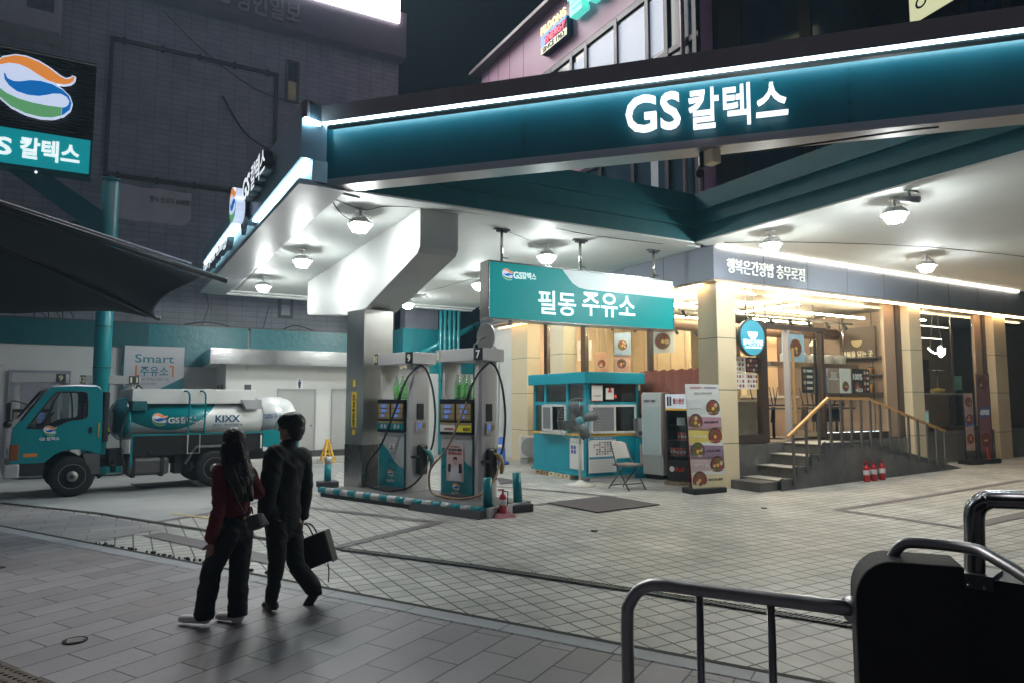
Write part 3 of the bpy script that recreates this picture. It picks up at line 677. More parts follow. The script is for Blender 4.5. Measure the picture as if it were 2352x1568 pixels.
mb = MB(); mb.box(-.3, flen, .0, .22, 4.93, 5.24); mb.box(-.3, jx, .01, .2, 5.24, 5.71); mb.build('lower_panel', M_bluelit, lf)
mb = MB(); mb.box(jx+.45, flen-.05, -.10, -.03, 5.225, 5.248); mb.build('light_strip', M_led, lf)
mb = MB(); mb.box(-.2, jx-.12, -.10, -.03, 5.69, 5.718); mb.build('light_strip', M_led, lf)
mb = MB(); mb.box(-.3, flen, -.18, -.003, 4.885, 4.94); mb.box(-.3, flen, -.18, .5, 4.86, 4.884); mb.build('bottom_trim', M_trim, lf)
mb = MB(); mb.prism([(jx-.38, 5.95), (jx+.42, 5.95), (jx+.42, 5.3), (jx+.1, 5.02), (jx-.38, 5.6)], -.24, -.17, 'y'); mb.build('emblem_plate', M_dgrey, lf)
emblem(lf, (jx, -.36, 5.62), .74, 0, True, .05, sx=1.0, base=.12)
a = LF(592, 420, .22); b = LF(642, 380, .22)
for tx_, c_, w_, h_, bo, it in (('GS', (jx+.95, -.25, 5.72), .72, .42, .02, 0), ('칼텍스', (jx+2.05, -.25, 5.74), 1.25, .46, .005, 0), ('I am your Energy', (jx*.36, -.10, 5.42), jx*.62, .3, .01, .2)):
    body_ = text(tx_, lf, c_, w=w_, h=h_, m=mat('letter_side_grey', (.10, .105, .12), .4), depth=.15, bold=bo, italic=it, name='letter_body')
    text(tx_, body_, (c_[0], c_[1]-.078, c_[2]), w=w_, h=h_, m=mat('letter_face_lit', (.7, .7, .7), .5, var=0, emit=(.85, .92, 1.), es=.95), depth=.004, bold=bo, italic=it)
# ---------------- corner piece between the two fascias
C1 = F1-fnr*0; C2 = G0
co = thing('corner_fascia', 'pale chamfered corner panel joining the two sign fascias', 'corner panel', (0, 0, 0), 0)
gn = Vector((gd.y, -gd.x, 0))
K = [F1+fnr*.16, G0+gn*.0-gd*.02]
back = (F1+G0)/2+Vector((.2, .35, 0))
def cp(z0, z1, o0=0., name='panel', m=None, pts=None):
    P = pts or [K[0], K[1], back]
    mb = MB(); mb.prism([(q.x, q.y) for q in P], z0, z1, 'z'); return mb.build(name, m or M_bluelit, co)
cp(5.25, ztop+.02, name='panel', m=mat('chamfer_panel', (.36, .42, .48), .4, .2, var=.12, vs=5, wear=((.12, .13, .14), 6, .66)))
inn = [F1, G0-gd*.02, back]
cp(4.90, 5.248, name='lower_panel', pts=inn)
cn_ = ((K[1]-K[0]).normalized()); cnn = Vector((cn_.y, -cn_.x, 0))
cp(ztop+.085, zn, name='cap', m=M_capm, pts=[F1+fnr*.17, K[0]+cnn*.12, G0+gn*.17-gd*.1, back])
cp(ztop+.022, ztop+.083, name='light_strip', m=M_led, pts=[K[0]+cnn*.05, K[0]+cnn*.09, K[1]+cnn*.09+gn*.06, K[1]+cnn*.05])
cp(4.86, 4.898, name='bottom_trim', m=M_trim, pts=[F1+fnr*.18, G0+gn*.03, back+Vector((.3, .2, 0))])

# ---------------- globe lamps on the soffit
M_globe = mat('lamp_glow', (.9, .95, .92), .4, var=0, emit=(.94, 1., .98), es=GLOBE)
M_lampw = mat('lamp_housing_white', (.78, .78, .76), .5)
def lamp():
    t = thing('globe_lamp', 'x', 'ceiling lamp', (0, 0, 0))
    mb = MB(); mb.lathe([(.001, 0), (.09, 0), (.09, -.02), (.001, -.022)], n=26); mb.build('ceiling_plate', M_lampw, t)
    mb = MB(); mb.cyl((0, 0, -.01), (0, 0, -.16), .025); mb.lathe([(.03, -.13), (.11, -.15), (.195, -.235), (.195, -.247), (.001, -.242)], n=22); mb.build('housing', M_lampw, t)
    mb = MB(); mb.lathe([(.150, -.244), (.146, -.285), (.122, -.345), (.07, -.385), (.001, -.40)], n=20); mb.build('globe', M_globe, t)
    mb = MB()
    for k in range(6):
        a = k*math.pi/3; c, s = math.cos(a), math.sin(a)
        mb.tube([(.05*c, .05*s, -.07), (.185*c, .185*s, -.17), (.200*c, .200*s, -.26), (.11*c, .11*s, -.40)], .004, 5)
    mb.tube([(.20*math.cos(k*.35), .20*math.sin(k*.35), -.26) for k in range(19)], .004, 5)
    mb.build('guard_cage', M_grey, t)
    return t
lamps = [((.89, 1.01), 'caged globe lamp nearest the fascia corner on the white soffit'),
 ((.71, 4.56), 'caged globe lamp left of the white cross beam, middle one along the side fascia'),
 ((.56, 8.4), 'caged globe lamp farthest along the side fascia, above the shade sail tip'),
 ((5.01, 9.69), 'caged globe lamp above the teal box and pipes, just right of the steel column'),
 ((4.98, 1.64), 'caged globe lamp on the soffit directly above the hanging station sign'),
 ((7.95, -1.36), 'caged globe lamp above the restaurant name lettering on the right soffit'),
 ((7.95, -3.76), 'largest caged globe lamp on the right soffit beside the teal beam'),
 ((12.79, -1.6), 'caged globe lamp far along the right soffit above the restaurant glazing'),
 ((5.31, 5.38), 'caged globe lamp half hidden behind the left end of the hanging sign')]
proto = lamp()
for i, ((p, q), lb) in enumerate(lamps):
    o = proto if i == 0 else copy_tree(proto)
    if p == 7.95: p = 8.1
    o.location = W(p, q, ZS-.002); o['label'] = lb; o['group'] = 'globe lamps under the canopy'
# small spot camera on right soffit
sp_ = site('security_camera', 'small grey bullet camera on the right soffit next to the largest lamp', 'camera')
p = PQ(H(2085, 436, 4.98)); mb = MB(); mb.box(p.x-.06, p.x+.25, p.y-.02, p.y+.02, 4.955, 4.997); mb.build('base', M_grey, sp_)
mb = MB(); mb.cyl((p.x+.02, p.y, 4.96), (p.x+.02, p.y-.02, 4.86), .018); mb.cyl((p.x, p.y+.1, 4.86), (p.x+.05, p.y-.14, 4.80), .05); mb.build('body', mat('camera_grey', (.2, .2, .22), .4), sp_)

# ---------------- hanging sign
hs = site('hanging_sign', 'backlit teal box sign naming the station, hung on three rods', 'sign')
hx0, hx1, hz0, hz1, hq = 3.21, 7.67, 3.265, 4.35, .84
mb = MB(); mb.box(hx0+.03, hx1-.03, hq+.012, hq+.30, hz0+.03, hz1-.03); mb.build('box', M_grey, hs)
M_sgn = mat('sign_teal_lit', lin('0a8c8f'), .35, var=.1, vs=.8, emit=lin('149a9a'), es=.5)
M_sgnw = mat('sign_white_lit', (.7, .8, .82), .35, var=.03, emit=(.75, .9, .93), es=.45)
mb = MB(); mb.box(hx0+.03, hx1-.03, hq, hq+.010, hz0+.03, hz1-.03); mb.build('face', M_sgn, hs)
mb = MB(); tz = hz1-.03
pts = [(hx0+1.62, tz), (hx0+1.72, tz-.10), (hx0+1.85, tz-.24), (hx0+2.0, tz-.32), (hx0+2.2, tz-.345), (hx1-.03, tz-.36), (hx1-.03, tz)]
mb.prism(pts, hq-.005, hq-.001, 'y'); mb.build('white_sweep', M_sgnw, hs)
mb = MB()
for a in ((hx0, hx1, hz0, hz0+.03), (hx0, hx1, hz1-.03, hz1), (hx0, hx0+.03, hz0+.03, hz1-.03), (hx1-.03, hx1, hz0+.03, hz1-.03)): mb.box(a[0], a[1], hq-.02, hq+.32, a[2], a[3])
mb.build('frame', M_steel, hs, bevel=.006)
M_lit2 = mat('sign_letter_lit', (.8, .85, .85), .5, var=0, emit=(.85, .98, 1.), es=.9)
a = ON(1236, 700, q=hq); b = ON(1458, 700, q=hq)
text('필동', hs, (ON(1280, 697, q=hq).x, hq-.008, ON(1280, 697, q=hq).z), w=ON(1322, 697, q=hq).x-a.x, h=.46, m=M_lit2, bold=.014)
text('주유소', hs, ((ON(1337, 697, q=hq).x+b.x)/2, hq-.008, ON(1398, 702, q=hq).z), w=b.x-ON(1337, 697, q=hq).x, h=.48, m=M_lit2, bold=.014)
c = ON(1166, 631, q=hq); emblem(hs, (c.x, hq-.002, c.z), .21, 0, True, .006)
text('GS', hs, (ON(1189, 633, q=hq).x, hq-.008, ON(1189, 633, q=hq).z), w=.185, h=.13, m=M_lit2, bold=.015)
text('칼텍스', hs, (ON(1215, 635, q=hq).x, hq-.008, ON(1215, 635, q=hq).z), w=.30, h=.13, m=M_lit2, bold=.01)
for px in (3.58, 5.36, 7.26):
    rod = MB(); rod.cyl((px, hq+.15, hz1-.002), (px, hq+.15, ZS-.02), .028); rod = rod.build('hanger_rod', M_steel, hs)
    mb = MB(); mb.box(px-.16, px+.16, hq+.11, hq+.19, ZS-.03, ZS-.003); mb.box(px-.11, px+.11, hq+.13, hq+.17, ZS-.07, ZS-.03); mb.cyl((px-.02, hq+.15, hz1+.1), (px+.13, hq+.15, hz1+.1), .012); mb.build('bracket', M_dgrey, rod)
mb = MB(); mb.sphere((hx0+.55, hq+.15, hz0-.04), .045); mb.build('floodlight', M_lampw, hs)
# ============================================================ RESTAURANT BUILDING
FZ0, FZ1 = 4.3, 5.0
M_fpan = mat('slate_fascia_panel', (.16, .175, .215), .5, .25, var=.06, vs=1.5)
M_warm = mat('warm_led', (.9, .8, .6), .4, var=0, emit=(1., .68, .36), es=20.)
M_warm2 = mat('warm_white_led', (.9, .85, .7), .4, var=0, emit=(1., .87, .66), es=14.)
M_warm3 = mat('interior_led', (.9, .85, .7), .4, var=0, emit=(1., .78, .50), es=95.)
M_orange = mat('orange_led', (.9, .6, .3), .4, var=0, emit=(1., .52, .20), es=7.)
M_stone = tile_mat('grey_stone_cladding', (.165, .155, .145), (.125, .12, .115), (.07, .068, .065), 1.15, .9, .006, 'xz', .5, .45, bumpy=.3, var=.55, dirt=((.25, .23, .2), 2.5, .6))
M_stonex = tile_mat('grey_stone_cladding_side', (.165, .155, .145), (.125, .12, .115), (.07, .068, .065), 1.15, .9, .006, 'yz', .5, .45, bumpy=.3, var=.55)
M_browncl = mat('brick_red_cladding', (.20, .055, .035), .5, var=.06)
M_joint = mat('panel_joint_dark', (.03, .028, .025), .8, var=0)
rb_ = site('restaurant_building', 'raised corner restaurant with cream columns and wide lit glazing', 'building')
# fascia with panel joints
mb = MB(); mb.box(8.0, 24, 0.0, .35, FZ0, FZ1-.003); mb.box(8.0, 8.35, .35, 10.7, FZ0, FZ1-.003); fas = mb.build('fascia', M_fpan, rb_)
mb = MB()
for k in range(10):
    x = 9.48+k*1.43; mb.box(x, x+.012, -.003, .001, FZ0, FZ1-.004)
for k in range(7): y = 1.5+k*1.45; mb.box(7.997, 8.001, y, y+.012, FZ0, FZ1-.004)
mb.build('joint', M_joint, fas)
mb = MB(); mb.box(8.02, 24, .02, .9, FZ0-.05, FZ0-.004); mb.box(8.02, 8.9, .9, 10.7, FZ0-.05, FZ0-.004); mb.build('eaves_panel', mat('eaves_panel_beige', (.42, .33, .25), .4), rb_)
text('행복은간장밥 충무로점', fas, ((8.34+10.79)/2, -.03, 4.60), w=2.42, h=.30, m=mat('lit_cream_letter', (.8, .8, .75), .5, var=0, emit=(.9, .95, .9), es=.35), depth=.03, bold=-.002, name='lettering')
mb = MB(); mb.box(8.1, 20.24, -.05, -.012, FZ1-.055, FZ1-.01); mb.build('light_strip', M_warm2, fas)
mb = MB(); mb.box(8.2, 22, .03, .07, FZ0-.10, FZ0-.055); mb.build('light_strip', M_warm, fas)
mb = MB(); mb.box(8.05, 8.09, .4, 1.1, FZ0-.10, FZ0-.055); mb.build('light_strip', M_warm, fas)
mb = MB(); mb.box(7.9, 7.94, 6.9, 9.2, FZ0-.22, FZ0-.175); mb.build('light_strip', M_orange, fas)
# columns
def column(p0, p1, q0, q1, zb):
    mb = MB(); zs = [zb, .93, 2.03, 3.10, FZ0-.06]
    c = MB(); c.box(p0, p1, q0, q1, zb, FZ0-.055); c = c.build('column', M_cream, rb_, bevel=.012)
    j = MB()
    for z in zs[1:4]: j.box(p0-.002, p1+.002, q0-.002, q1+.002, z-.006, z+.006)
    j.build('joint', M_joint, c)
column(8.18, 8.72, .12, .68, 0); column(14.95, 15.48, .12, .55, .1); column(19.05, 19.72, .12, .55, .1)
column(8.05, 8.5, 5.67, 6.35, 0); column(8.05, 8.5, 7.62, 8.6, 0)
# base, floor, rear walls, ceiling
FL = .9
mb = MB(); mb.box(8.78, 14.94, .3, .5, 0, FL-.02); mb.box(15.5, 19.04, .25, .5, .1, 1.0); mb.box(19.74, 24, .25, .5, .1, 1.0); mb.build('stone_base', M_stone, rb_)
mb = MB(); mb.box(8.62, 8.77, .5, 7.61, 0, 1.35); mb.build('side_base', mat('dark_maroon_cladding', (.07, .028, .024), .5), rb_)
mb = MB(); mb.box(8.25, 8.4, 8.61, 10.7, 0, FZ0-.06); mb.build('side_wall', M_white, rb_)
mb = MB(); mb.box(8.61, 8.78, .5, 7.61, 1.352, 2.0); mb.build('side_cladding', M_browncl, rb_)
M_floor = mat('interior_floor', (.22, .19, .16), .35, var=.1)
mb = MB(); mb.box(8.78, 24, .42, 8.6, FL-.06, FL); mb.build('floor', M_floor, rb_)
M_ceil = mat('interior_ceiling', (.13, .11, .098), .7)
mb = MB(); mb.box(8.42, 24, .36, 8.6, FZ0-.0, FZ0+.1); mb.build('ceiling', M_ceil, rb_)
M_beige = mat('interior_beige_panel', (.60, .46, .30), .42, var=.05)
M_taupe = mat('interior_taupe_wall', (.34, .25, .20), .5, var=.1, vs=2)
mb = MB(); mb.box(8.78, 16, 8.4, 8.6, FL, FZ0); mb.build('rear_wall', M_beige, rb_)
mb = MB(); mb.box(16.0, 16.15, .7, 8.6, FL, FZ0); mb.build('partition_wall', M_taupe, rb_)
mb = MB(); mb.box(16.16, 24, 7.6, 7.8, FL, FZ0); mb.box(23.9, 24, .5, 7.6, FL, FZ0); mb.build('dark_room_wall', mat('interior_dark_wall', (.10, .075, .06), .4, var=.2), rb_)
mb = MB(); mb.box(12.2, 12.35, 5.2, 8.39, FL, FZ0-.01); mb.build('inner_wall', M_beige, rb_)
mb = MB()
for k in range(5): mb.box(12.19, 12.198, 5.3+k*.62, 5.31+k*.62, FL, FZ0-.02)
for k in range(6): mb.box(8.9+k*.6, 8.91+k*.6, 8.39, 8.398, FL, FZ0-.02)
mb.build('wall_joint', mat('beige_joint', (.2, .14, .09), .6), rb_)
# tall beige panel wall seen through the door
mb = MB(); mb.box(12.9, 14.2, 3.6, 3.8, FL, 3.75); mb.build('service_wall', M_beige, rb_)
# interior ceiling lights
for (p0, p1, q, z) in ((8.9, 10.6, 1.3, 4.12), (8.9, 11.2, 2.3, 4.10), (11.3, 15.2, 1.5, 4.05), (10.4, 14.2, 2.6, 4.05), (8.9, 12, 4.0, 4.1), (9, 12, 6.2, 4.1), (13, 15.5, 3.4, 4.1), (15.8, 17.6, 1.2, 4.1)):
    mb = MB(); mb.box(p0, p1, q-.02, q+.02, z-.02, z+.02); mb.build('ceiling_light_strip', M_warm3, rb_)
for (p, q0, q1, z) in ((9.5, 1.0, 6.5, 4.16), (11.9, 1.0, 4.5, 4.16)):
    mb = MB(); mb.box(p-.018, p+.018, q0, q1, z-.018, z+.018); mb.build('ceiling_light_strip', M_warm3, rb_)
mb = MB(); mb.box(17, 20, 3.0, 3.05, 4.0, 4.04); mb.box(18, 22, 5.0, 5.05, 3.7, 3.74); mb.build('ceiling_light_strip', mat('dim_led', (.9, .85, .7), .4, var=0, emit=(1., .85, .62), es=5), rb_)
# glazing: frames and panes along the right face
GQ = .42
M_mull = mat('bronze_mullion', (.085, .062, .052), .35, .4, var=.06)
def pane(p0, p1, z0, z1, q=GQ, name='window_pane', parent=None):
    mb = MB(); mb.box(p0, p1, q-.006, q+.006, z0, z1); return mb.build(name, M_glass, parent or rb_)
def vframe(p0, p1, z0, z1, q=GQ, d=.07, m=None, name='window_frame'):
    mb = MB(); mb.box(p0, p1, q-d, q+d, z0, z1); return mb.build(name, m or M_mull, rb_)
vframe(9.72, 9.93, FL, 3.52); vframe(14.30, 14.94, FL, FZ0-.06, m=mat('beige_frame', (.36, .25, .17), .4), d=.04); vframe(14.74, 14.943, FL, FZ0-.06, d=.09)
vframe(8.77, 9.72, FL-.0, 1.08); vframe(12.0, 14.30, FL, 1.05, m=M_mull); vframe(9.93, 12.0, 3.40, 3.50)
vframe(10.62, 10.68, FL, 3.40, m=M_grey, name='door_post'); vframe(11.80, 11.88, FL, 3.50)
pane(8.77, 9.72, 1.08, FZ0-.06); pane(12.0, 14.30, 1.05, FZ0-.06); pane(9.93, 12.0, 3.5, FZ0-.06)
dr = MB(); dr.box(10.69, 11.79, GQ-.03, GQ-.018, FL+.03, 3.38); dr = dr.build('glass_door', M_glass, rb_)
mb = MB(); mb.box(10.72, 10.78, GQ-.10, GQ-.06, 1.3, 3.0); mb.build('handle', mat('wood_pull', (.5, .28, .11), .4), dr)
mb = MB(); mb.box(11.5, 11.56, GQ-.1, GQ-.06, 1.1, 3.2); mb.build('handle', M_black, dr)
mb = MB(); mb.box(10.69, 11.79, GQ-.05, GQ-.035, FL+.02, FL+.07); mb.build('door_rail', M_black, dr)
vframe(15.48, 15.7, 1.0, FZ0-.06); vframe(18.55, 19.04, 1.0, FZ0-.06, m=mat('beige_frame', (.36, .25, .17), .4), d=.04); vframe(18.9, 19.046, 1.0, FZ0-.06, d=.09); vframe(15.7, 18.55, 1.0, 1.12)
pane(15.7, 18.55, 1.12, FZ0-.06); vframe(17.4, 17.42, 1.12, FZ0-.06, m=M_chrome, d=.012)
pane(19.74, 24, 1.0, FZ0-.06)
# left face glazing
def lpane(q0, q1, z0, z1):
    mb = MB(); mb.box(8.69, 8.702, q0, q1, z0, z1); mb.build('window_pane', M_glass, rb_)
def lframe(q0, q1, z0, z1):
    mb = MB(); mb.box(8.63, 8.75, q0, q1, z0, z1); mb.build('window_frame', M_mull, rb_)
lpane(.56, 5.45, 2.0, FZ0-.06); lframe(5.45, 5.66, 2.0, FZ0-.06); lpane(6.5, 7.4, 2.0, FZ0-.06); lframe(6.36, 6.5, 1.0, FZ0-.06); lframe(7.42, 7.61, 1.0, FZ0-.06)
lframe(2.75, 2.85, 2.0, FZ0-.06); lframe(.56, 5.45, 1.98, 2.06)
mb = MB()
for k in range(9): mb.cyl((9.0+k*.75, 2.0, 3.92), (9.06+k*.75, 1.92, 3.76), .045, n=10)
for k in range(5): mb.cyl((9.3+k*.8, 5.2, 3.92), (9.34+k*.8, 5.1, 3.76), .045, n=10)
mb.box(8.9, 15.4, 1.98, 2.02, 3.92, 3.96); mb.box(9.1, 12.9, 5.18, 5.22, 3.92, 3.96); mb.build('track_rail', M_black, rb_)
mb = MB(); mb.tube([(8.9, 2.9, 3.75), (12, 2.9, 3.7), (15.9, 2.9, 3.75)], .16, 12, steps=4); mb.build('air_duct', mat('duct_bronze', (.20, .13, .09), .4, .3), rb_)
mb = MB()
for k in range(7): mb.box(15.985, 15.998, .8+k*1.0, .815+k*1.0, FL, FZ0)
mb.build('wall_joint', M_joint, rb_)
mb = MB(); mb.box(15.7, 15.99, .75, 3.6, 2.0, 2.04); mb.box(15.7, 15.99, .75, 3.6, 2.5, 2.54); mb.box(15.7, 15.99, .75, 3.6, 3.0, 3.04); mb.build('wall_shelf', M_dgrey, rb_)
mb = MB(); mb.box(16.3, 23, 3.3, 3.4, FL, FZ0); mb.build('dark_partition', M_taupe, rb_)
mb = MB(); mb.box(16.5, 19.5, 1.58, 1.61, 4.0, 4.03); mb.box(17.5, 21, 2.6, 2.63, 3.8, 3.83); mb.build('ceiling_light_strip', mat('dim_led', (.9, .85, .7), .4, var=0, emit=(1., .80, .55), es=22), rb_)
mb = MB(); mb.box(18.6, 19.4, 3.28, 3.298, 1.6, 3.0); mb.box(20.2, 21.4, 3.28, 3.298, 2.0, 3.2); mb.build('wall_picture', mat('wall_picture_dark', (.05, .04, .035), .3, var=.6, vs=4), rb_)
# LED strip along the bottom of the door glass
mb = MB(); 
for k in range(9): mb.box(11.95+k*.28, 12.13+k*.28, .62, .66, 1.0, 1.045)
mb.build('floor_light', mat('cool_led', (.9, .9, .95), .4, var=0, emit=(.8, .88, 1.), es=7.), rb_)
# ---------------- interior furniture (things of their own)
M_counter = mat('counter_front', (.42, .30, .21), .35, var=.06, vs=3); M_top = mat('counter_top', (.66, .58, .46), .3)
ct_ = site('service_counter', 'steel fronted counter behind the menu window of the restaurant', 'counter')
mb = MB(); mb.box(8.95, 10.3, 1.0, 1.7, FL, 1.78); mb.build('body', mat('counter_steel', (.4, .34, .28), .3, .7, var=.15, bump=.2, bs=4), ct_)
mb = MB(); mb.box(8.9, 10.35, .96, 1.74, 1.785, 1.83); mb.build('top', M_top, ct_)
c2 = site('wooden_counter', 'long tan panelled counter inside the restaurant door', 'counter')
mb = MB(); mb.box(10.55, 13.2, 2.2, 2.8, FL, 1.88); mb.build('body', M_counter, c2)
mb = MB(); mb.box(10.5, 13.25, 2.15, 2.85, 1.885, 1.94); mb.build('top', M_top, c2)
for k, (p, q, h, r) in enumerate(((9.15, 1.25, .2, .07), (9.33, 1.4, .13, .09), (9.62, 1.3, .16, .06), (9.86, 1.35, .28, .04), (10.02, 1.3, .22, .05))):
    t = site('container', ['tall cream tub standing at the left end of the restaurant counter', 'low wide cream bowl on the restaurant counter', 'small cream pot in the middle of the restaurant counter', 'slim tall bottle on the restaurant counter', 'tan jar at the right end of the restaurant counter'][k], 'container')
    mb = MB(); mb.lathe([(.001, 0), (r, 0), (r*1.05, h*.8), (r*.9, h), (.001, h)], (p, q, 1.832), 14); mb.build('pot', M_top if k < 3 else M_counter, t)
    mb = MB(); mb.lathe([(r*.92, 0), (r*.5, .03), (.001, .035)], (p, q, 1.832+h+.001), 12); mb.build('lid', M_dgrey, t)
# menu window posters
M_food = mat('food_brown', (.17, .06, .03), .5, var=.55, vs=30); M_egg = mat('egg_yolk', (.75, .45, .06), .4, var=.1); M_bowl = mat('bowl_dark', (.035, .03, .03), .4)
M_foodr = mat('food_red', (.24, .045, .04), .5, var=.5, vs=40); M_foodg = mat('food_green', (.10, .11, .03), .5, var=.6, vs=40); M_foodw = mat('food_pale', (.55, .42, .3), .5, var=.4, vs=25)
M_paper = mat('poster_paper', (.68, .67, .64), .55, var=.03)
def bowl(mb, x, y, z, r, i0, i1, ie, egg=True, seed=0):   # a dish picture, facing -y; material slots rim / food / egg
    rr = random.Random(int(x*977+z*613)); mb.disc((x, y, z), r, 20, i0); mb.disc((x, y-.0012, z), r*.88, 20, i1)
    for k in range(7):
        a = k*.9+rr.random(); d = r*(.42+.18*rr.random()); mb.disc((x+d*math.cos(a), y-.002-.0004*k, z+d*math.sin(a)), r*(.16+.12*rr.random()), 9, rr.choice([1, 3, 3, 4, 5, 5]) if max(i0, i1, ie) != 2 or True else i1)
    if egg: mb.disc((x+r*.08*rr.uniform(-1, 1), y-.0055, z-r*.05), r*.21, 12, ie)
def panel(name, parent, p0, p1, q, z0, z1, m, d=.012):
    mb = MB(); mb.box(p0, p1, q-d, q, z0, z1); return mb.build(name, m, parent)
for k, (p0, p1, z0, z1, dark) in enumerate(((8.85, 9.28, 2.42, 2.76, False), (9.30, 9.70, 2.42, 2.75, True), (8.86, 9.28, 2.06, 2.40, False), (9.30, 9.68, 2.06, 2.40, False))):
    lb = ['white menu sheet of small dishes, upper left of the four in the window', 'black menu sheet of small dishes in the restaurant window', 'white menu sheet of small dishes, lower left of the four in the window', 'white menu sheet with yellow edge, lower right of the four in the window'][k]
    t = site('menu_poster', lb, 'menu'); pa = panel('sheet', t, p0, p1, GQ-.01, z0, z1, M_dtxt if dark else M_paper, .004)
    mb = MB()
    for i in range(4):
        for j in range(3):
            x = p0+.075+i*(p1-p0-.09)/3.6; z = z1-.07-j*.1; mb.box(x-.028, x+.028, GQ-.0185, GQ-.0165, z-.03, z+.03, (i+j+k) % 3)
    mb.build('dish_picture', [M_foodr, M_food, M_foodw], pa)
    if k == 3:
        mb = MB(); mb.box(p1-.05, p1-.002, GQ-.017, GQ-.0165, z0, z1); mb.build('yellow_edge', M_yel, pa)
# round hanging sign
rs = site('round_sign', 'round pale blue bowl sign hanging in front of the restaurant glass', 'sign')
c = Vector((9.16, .12, 3.135))
mb = MB(); mb.lathe([(.001, -.05), (.375, -.05), (.385, -.03), (.385, .05), (.001, .05)], c, 36, axis='y'); mb.build('drum', mat('sign_rim', (.02, .05, .06), .4), rs)
mb = MB(); mb.disc((c.x, c.y-.053, c.z), .365, 40); mb.build('face', mat('round_sign_blue', lin('3f93a8'), .4, var=.04, emit=lin('4aa0b4'), es=.55), rs)
mb = MB(); P = [(c.x-.15, c.z+.12)]+[(c.x+.15*math.cos(t), c.z+.12+.16*math.sin(t)) for t in [math.pi+math.pi*k/12 for k in range(1, 12)]]+[(c.x+.15, c.z+.12)]
mb.prism(P, c.y-.06, c.y-.055, 'y'); mb.build('bowl_symbol', M_lit2, rs)
text('행복은간장밥', rs, (c.x, c.y-.06, c.z-.1), w=.6, h=.12, m=M_lit2, bold=.02)
text('CASUAL KOREAN FOOD', rs, (c.x, c.y-.06, c.z-.2), w=.5, h=.05, m=M_lit2, bold=.03)
mb = MB(); mb.cyl((c.x-.14, c.y, c.z+.36), (c.x-.14, c.y, FZ0-.052), .012); mb.cyl((c.x+.12, c.y, c.z+.37), (c.x+.12, c.y, FZ0-.052), .012); mb.build('hanger_rod', M_chrome, rs)
# posters hanging inside
def hang(p, q, w, z0, z1, m, lb, name='hanging_poster', rz=0., dish=None, lit=0.):
    t = site(name, lb, 'poster'); t.location = W(p, q, 0); t.rotation_euler = (0, 0, TH+rz)
    mb = MB(); mb.box(-w/2, w/2, -.01, .01, z0, z1); pa = mb.build('sheet', m, t)
    if dish:
        mb = MB()
        for (x, z, r, f) in dish: bowl(mb, x*w, -.012, z0+(z1-z0)*z, r*w, 0, 1 if f == 0 else (3 if f == 1 else (4 if f == 2 else 5)), 2, f != 2)
        mb.build('dish_picture', [mat('bowl_pale', (.45, .45, .46), .4), M_food, M_egg, M_foodr, M_foodw, M_foodg], pa)
    mb = MB(); mb.cyl((-w*.35, 0, z1), (-w*.35, 0, FZ0-.01), .006, n=6); mb.cyl((w*.35, 0, z1), (w*.35, 0, FZ0-.01), .006, n=6); mb.build('string', M_grey, t)
    return t
M_pblue = mat('poster_blue', (.30, .40, .52), .5, var=.15, vs=3); M_pink = mat('poster_peach', (.62, .36, .26), .5, var=.15, vs=3)
def on8(x, y, p): return ON(x, y, p=p)
for (x, y, w, z, m, lb, f) in ((1343, 805, .46, .6, M_paper, 'white poster of a white bowl hanging left in the side window', 2), (1382, 832, .42, .62, M_pink, 'peach poster of a rice dish low in the side window', 1),
        (1430, 790, .48, .62, M_pblue, 'blue poster of a meat dish hanging higher in the side window', 0), (1428, 832, .46, .52, M_pink, 'peach poster of a red dish right below the blue poster', 1)):
    a = ON(x, y, p=9.8); hang(a.x, a.y, w, a.z-z/2, a.z+z/2, m, lb, rz=R(-58), dish=[(0, .45, .34, f)])
a = ON(1522, 783, p=9.4); hang(a.x, a.y, .62, a.z-.3, a.z+.3, M_paper, 'white poster of a dark sauce bowl beside the station sign', rz=R(-60), dish=[(0, .5, .36, 0)])
a = ON(1838, 800, q=1.0); hang(a.x, 1.2, .8, a.z-.3, a.z+.36, mat('poster_sky', (.28, .42, .55), .5, var=.15, vs=4, emit=(.3, .45, .6), es=.25), 'sky blue poster of a bowl hanging inside the glass door', dish=[(.1, .5, .3, 0)])
a = ON(1927, 757, p=15.9); b = ON(2012, 828, p=15.9)
bp_ = site('slogan_poster', 'big brown wall poster with a cream bowl and Korean slogan', 'poster')
mb = MB(); mb.box(15.90, 15.94, b.y, a.y, b.z, a.z); sh = mb.build('sheet', mat('poster_taupe', (.14, .10, .085), .5, var=.1), bp_)
ym, wm, hm0 = (a.y+b.y)/2, a.y-b.y, a.z-b.z
text('행복을 담는 곳', sh, (15.885, ym, b.z+hm0*.22), w=wm*.86, h=hm0*.2, rz=R(-90), m=mat('cream_letter', (.75, .66, .45), .5, emit=(.9, .8, .55), es=.5), bold=.012)
mb = MB(); P = [(ym-.17, b.z+hm0*.62)]+[(ym+.17*math.cos(t), b.z+hm0*.62+.19*math.sin(t)) for t in [math.pi+math.pi*k/14 for k in range(1, 14)]]+[(ym+.17, b.z+hm0*.62)]; mb.prism(P, 15.885, 15.895, 'x'); mb.build('bowl_picture', mat('cream_bowl', (.7, .58, .36), .5), sh)
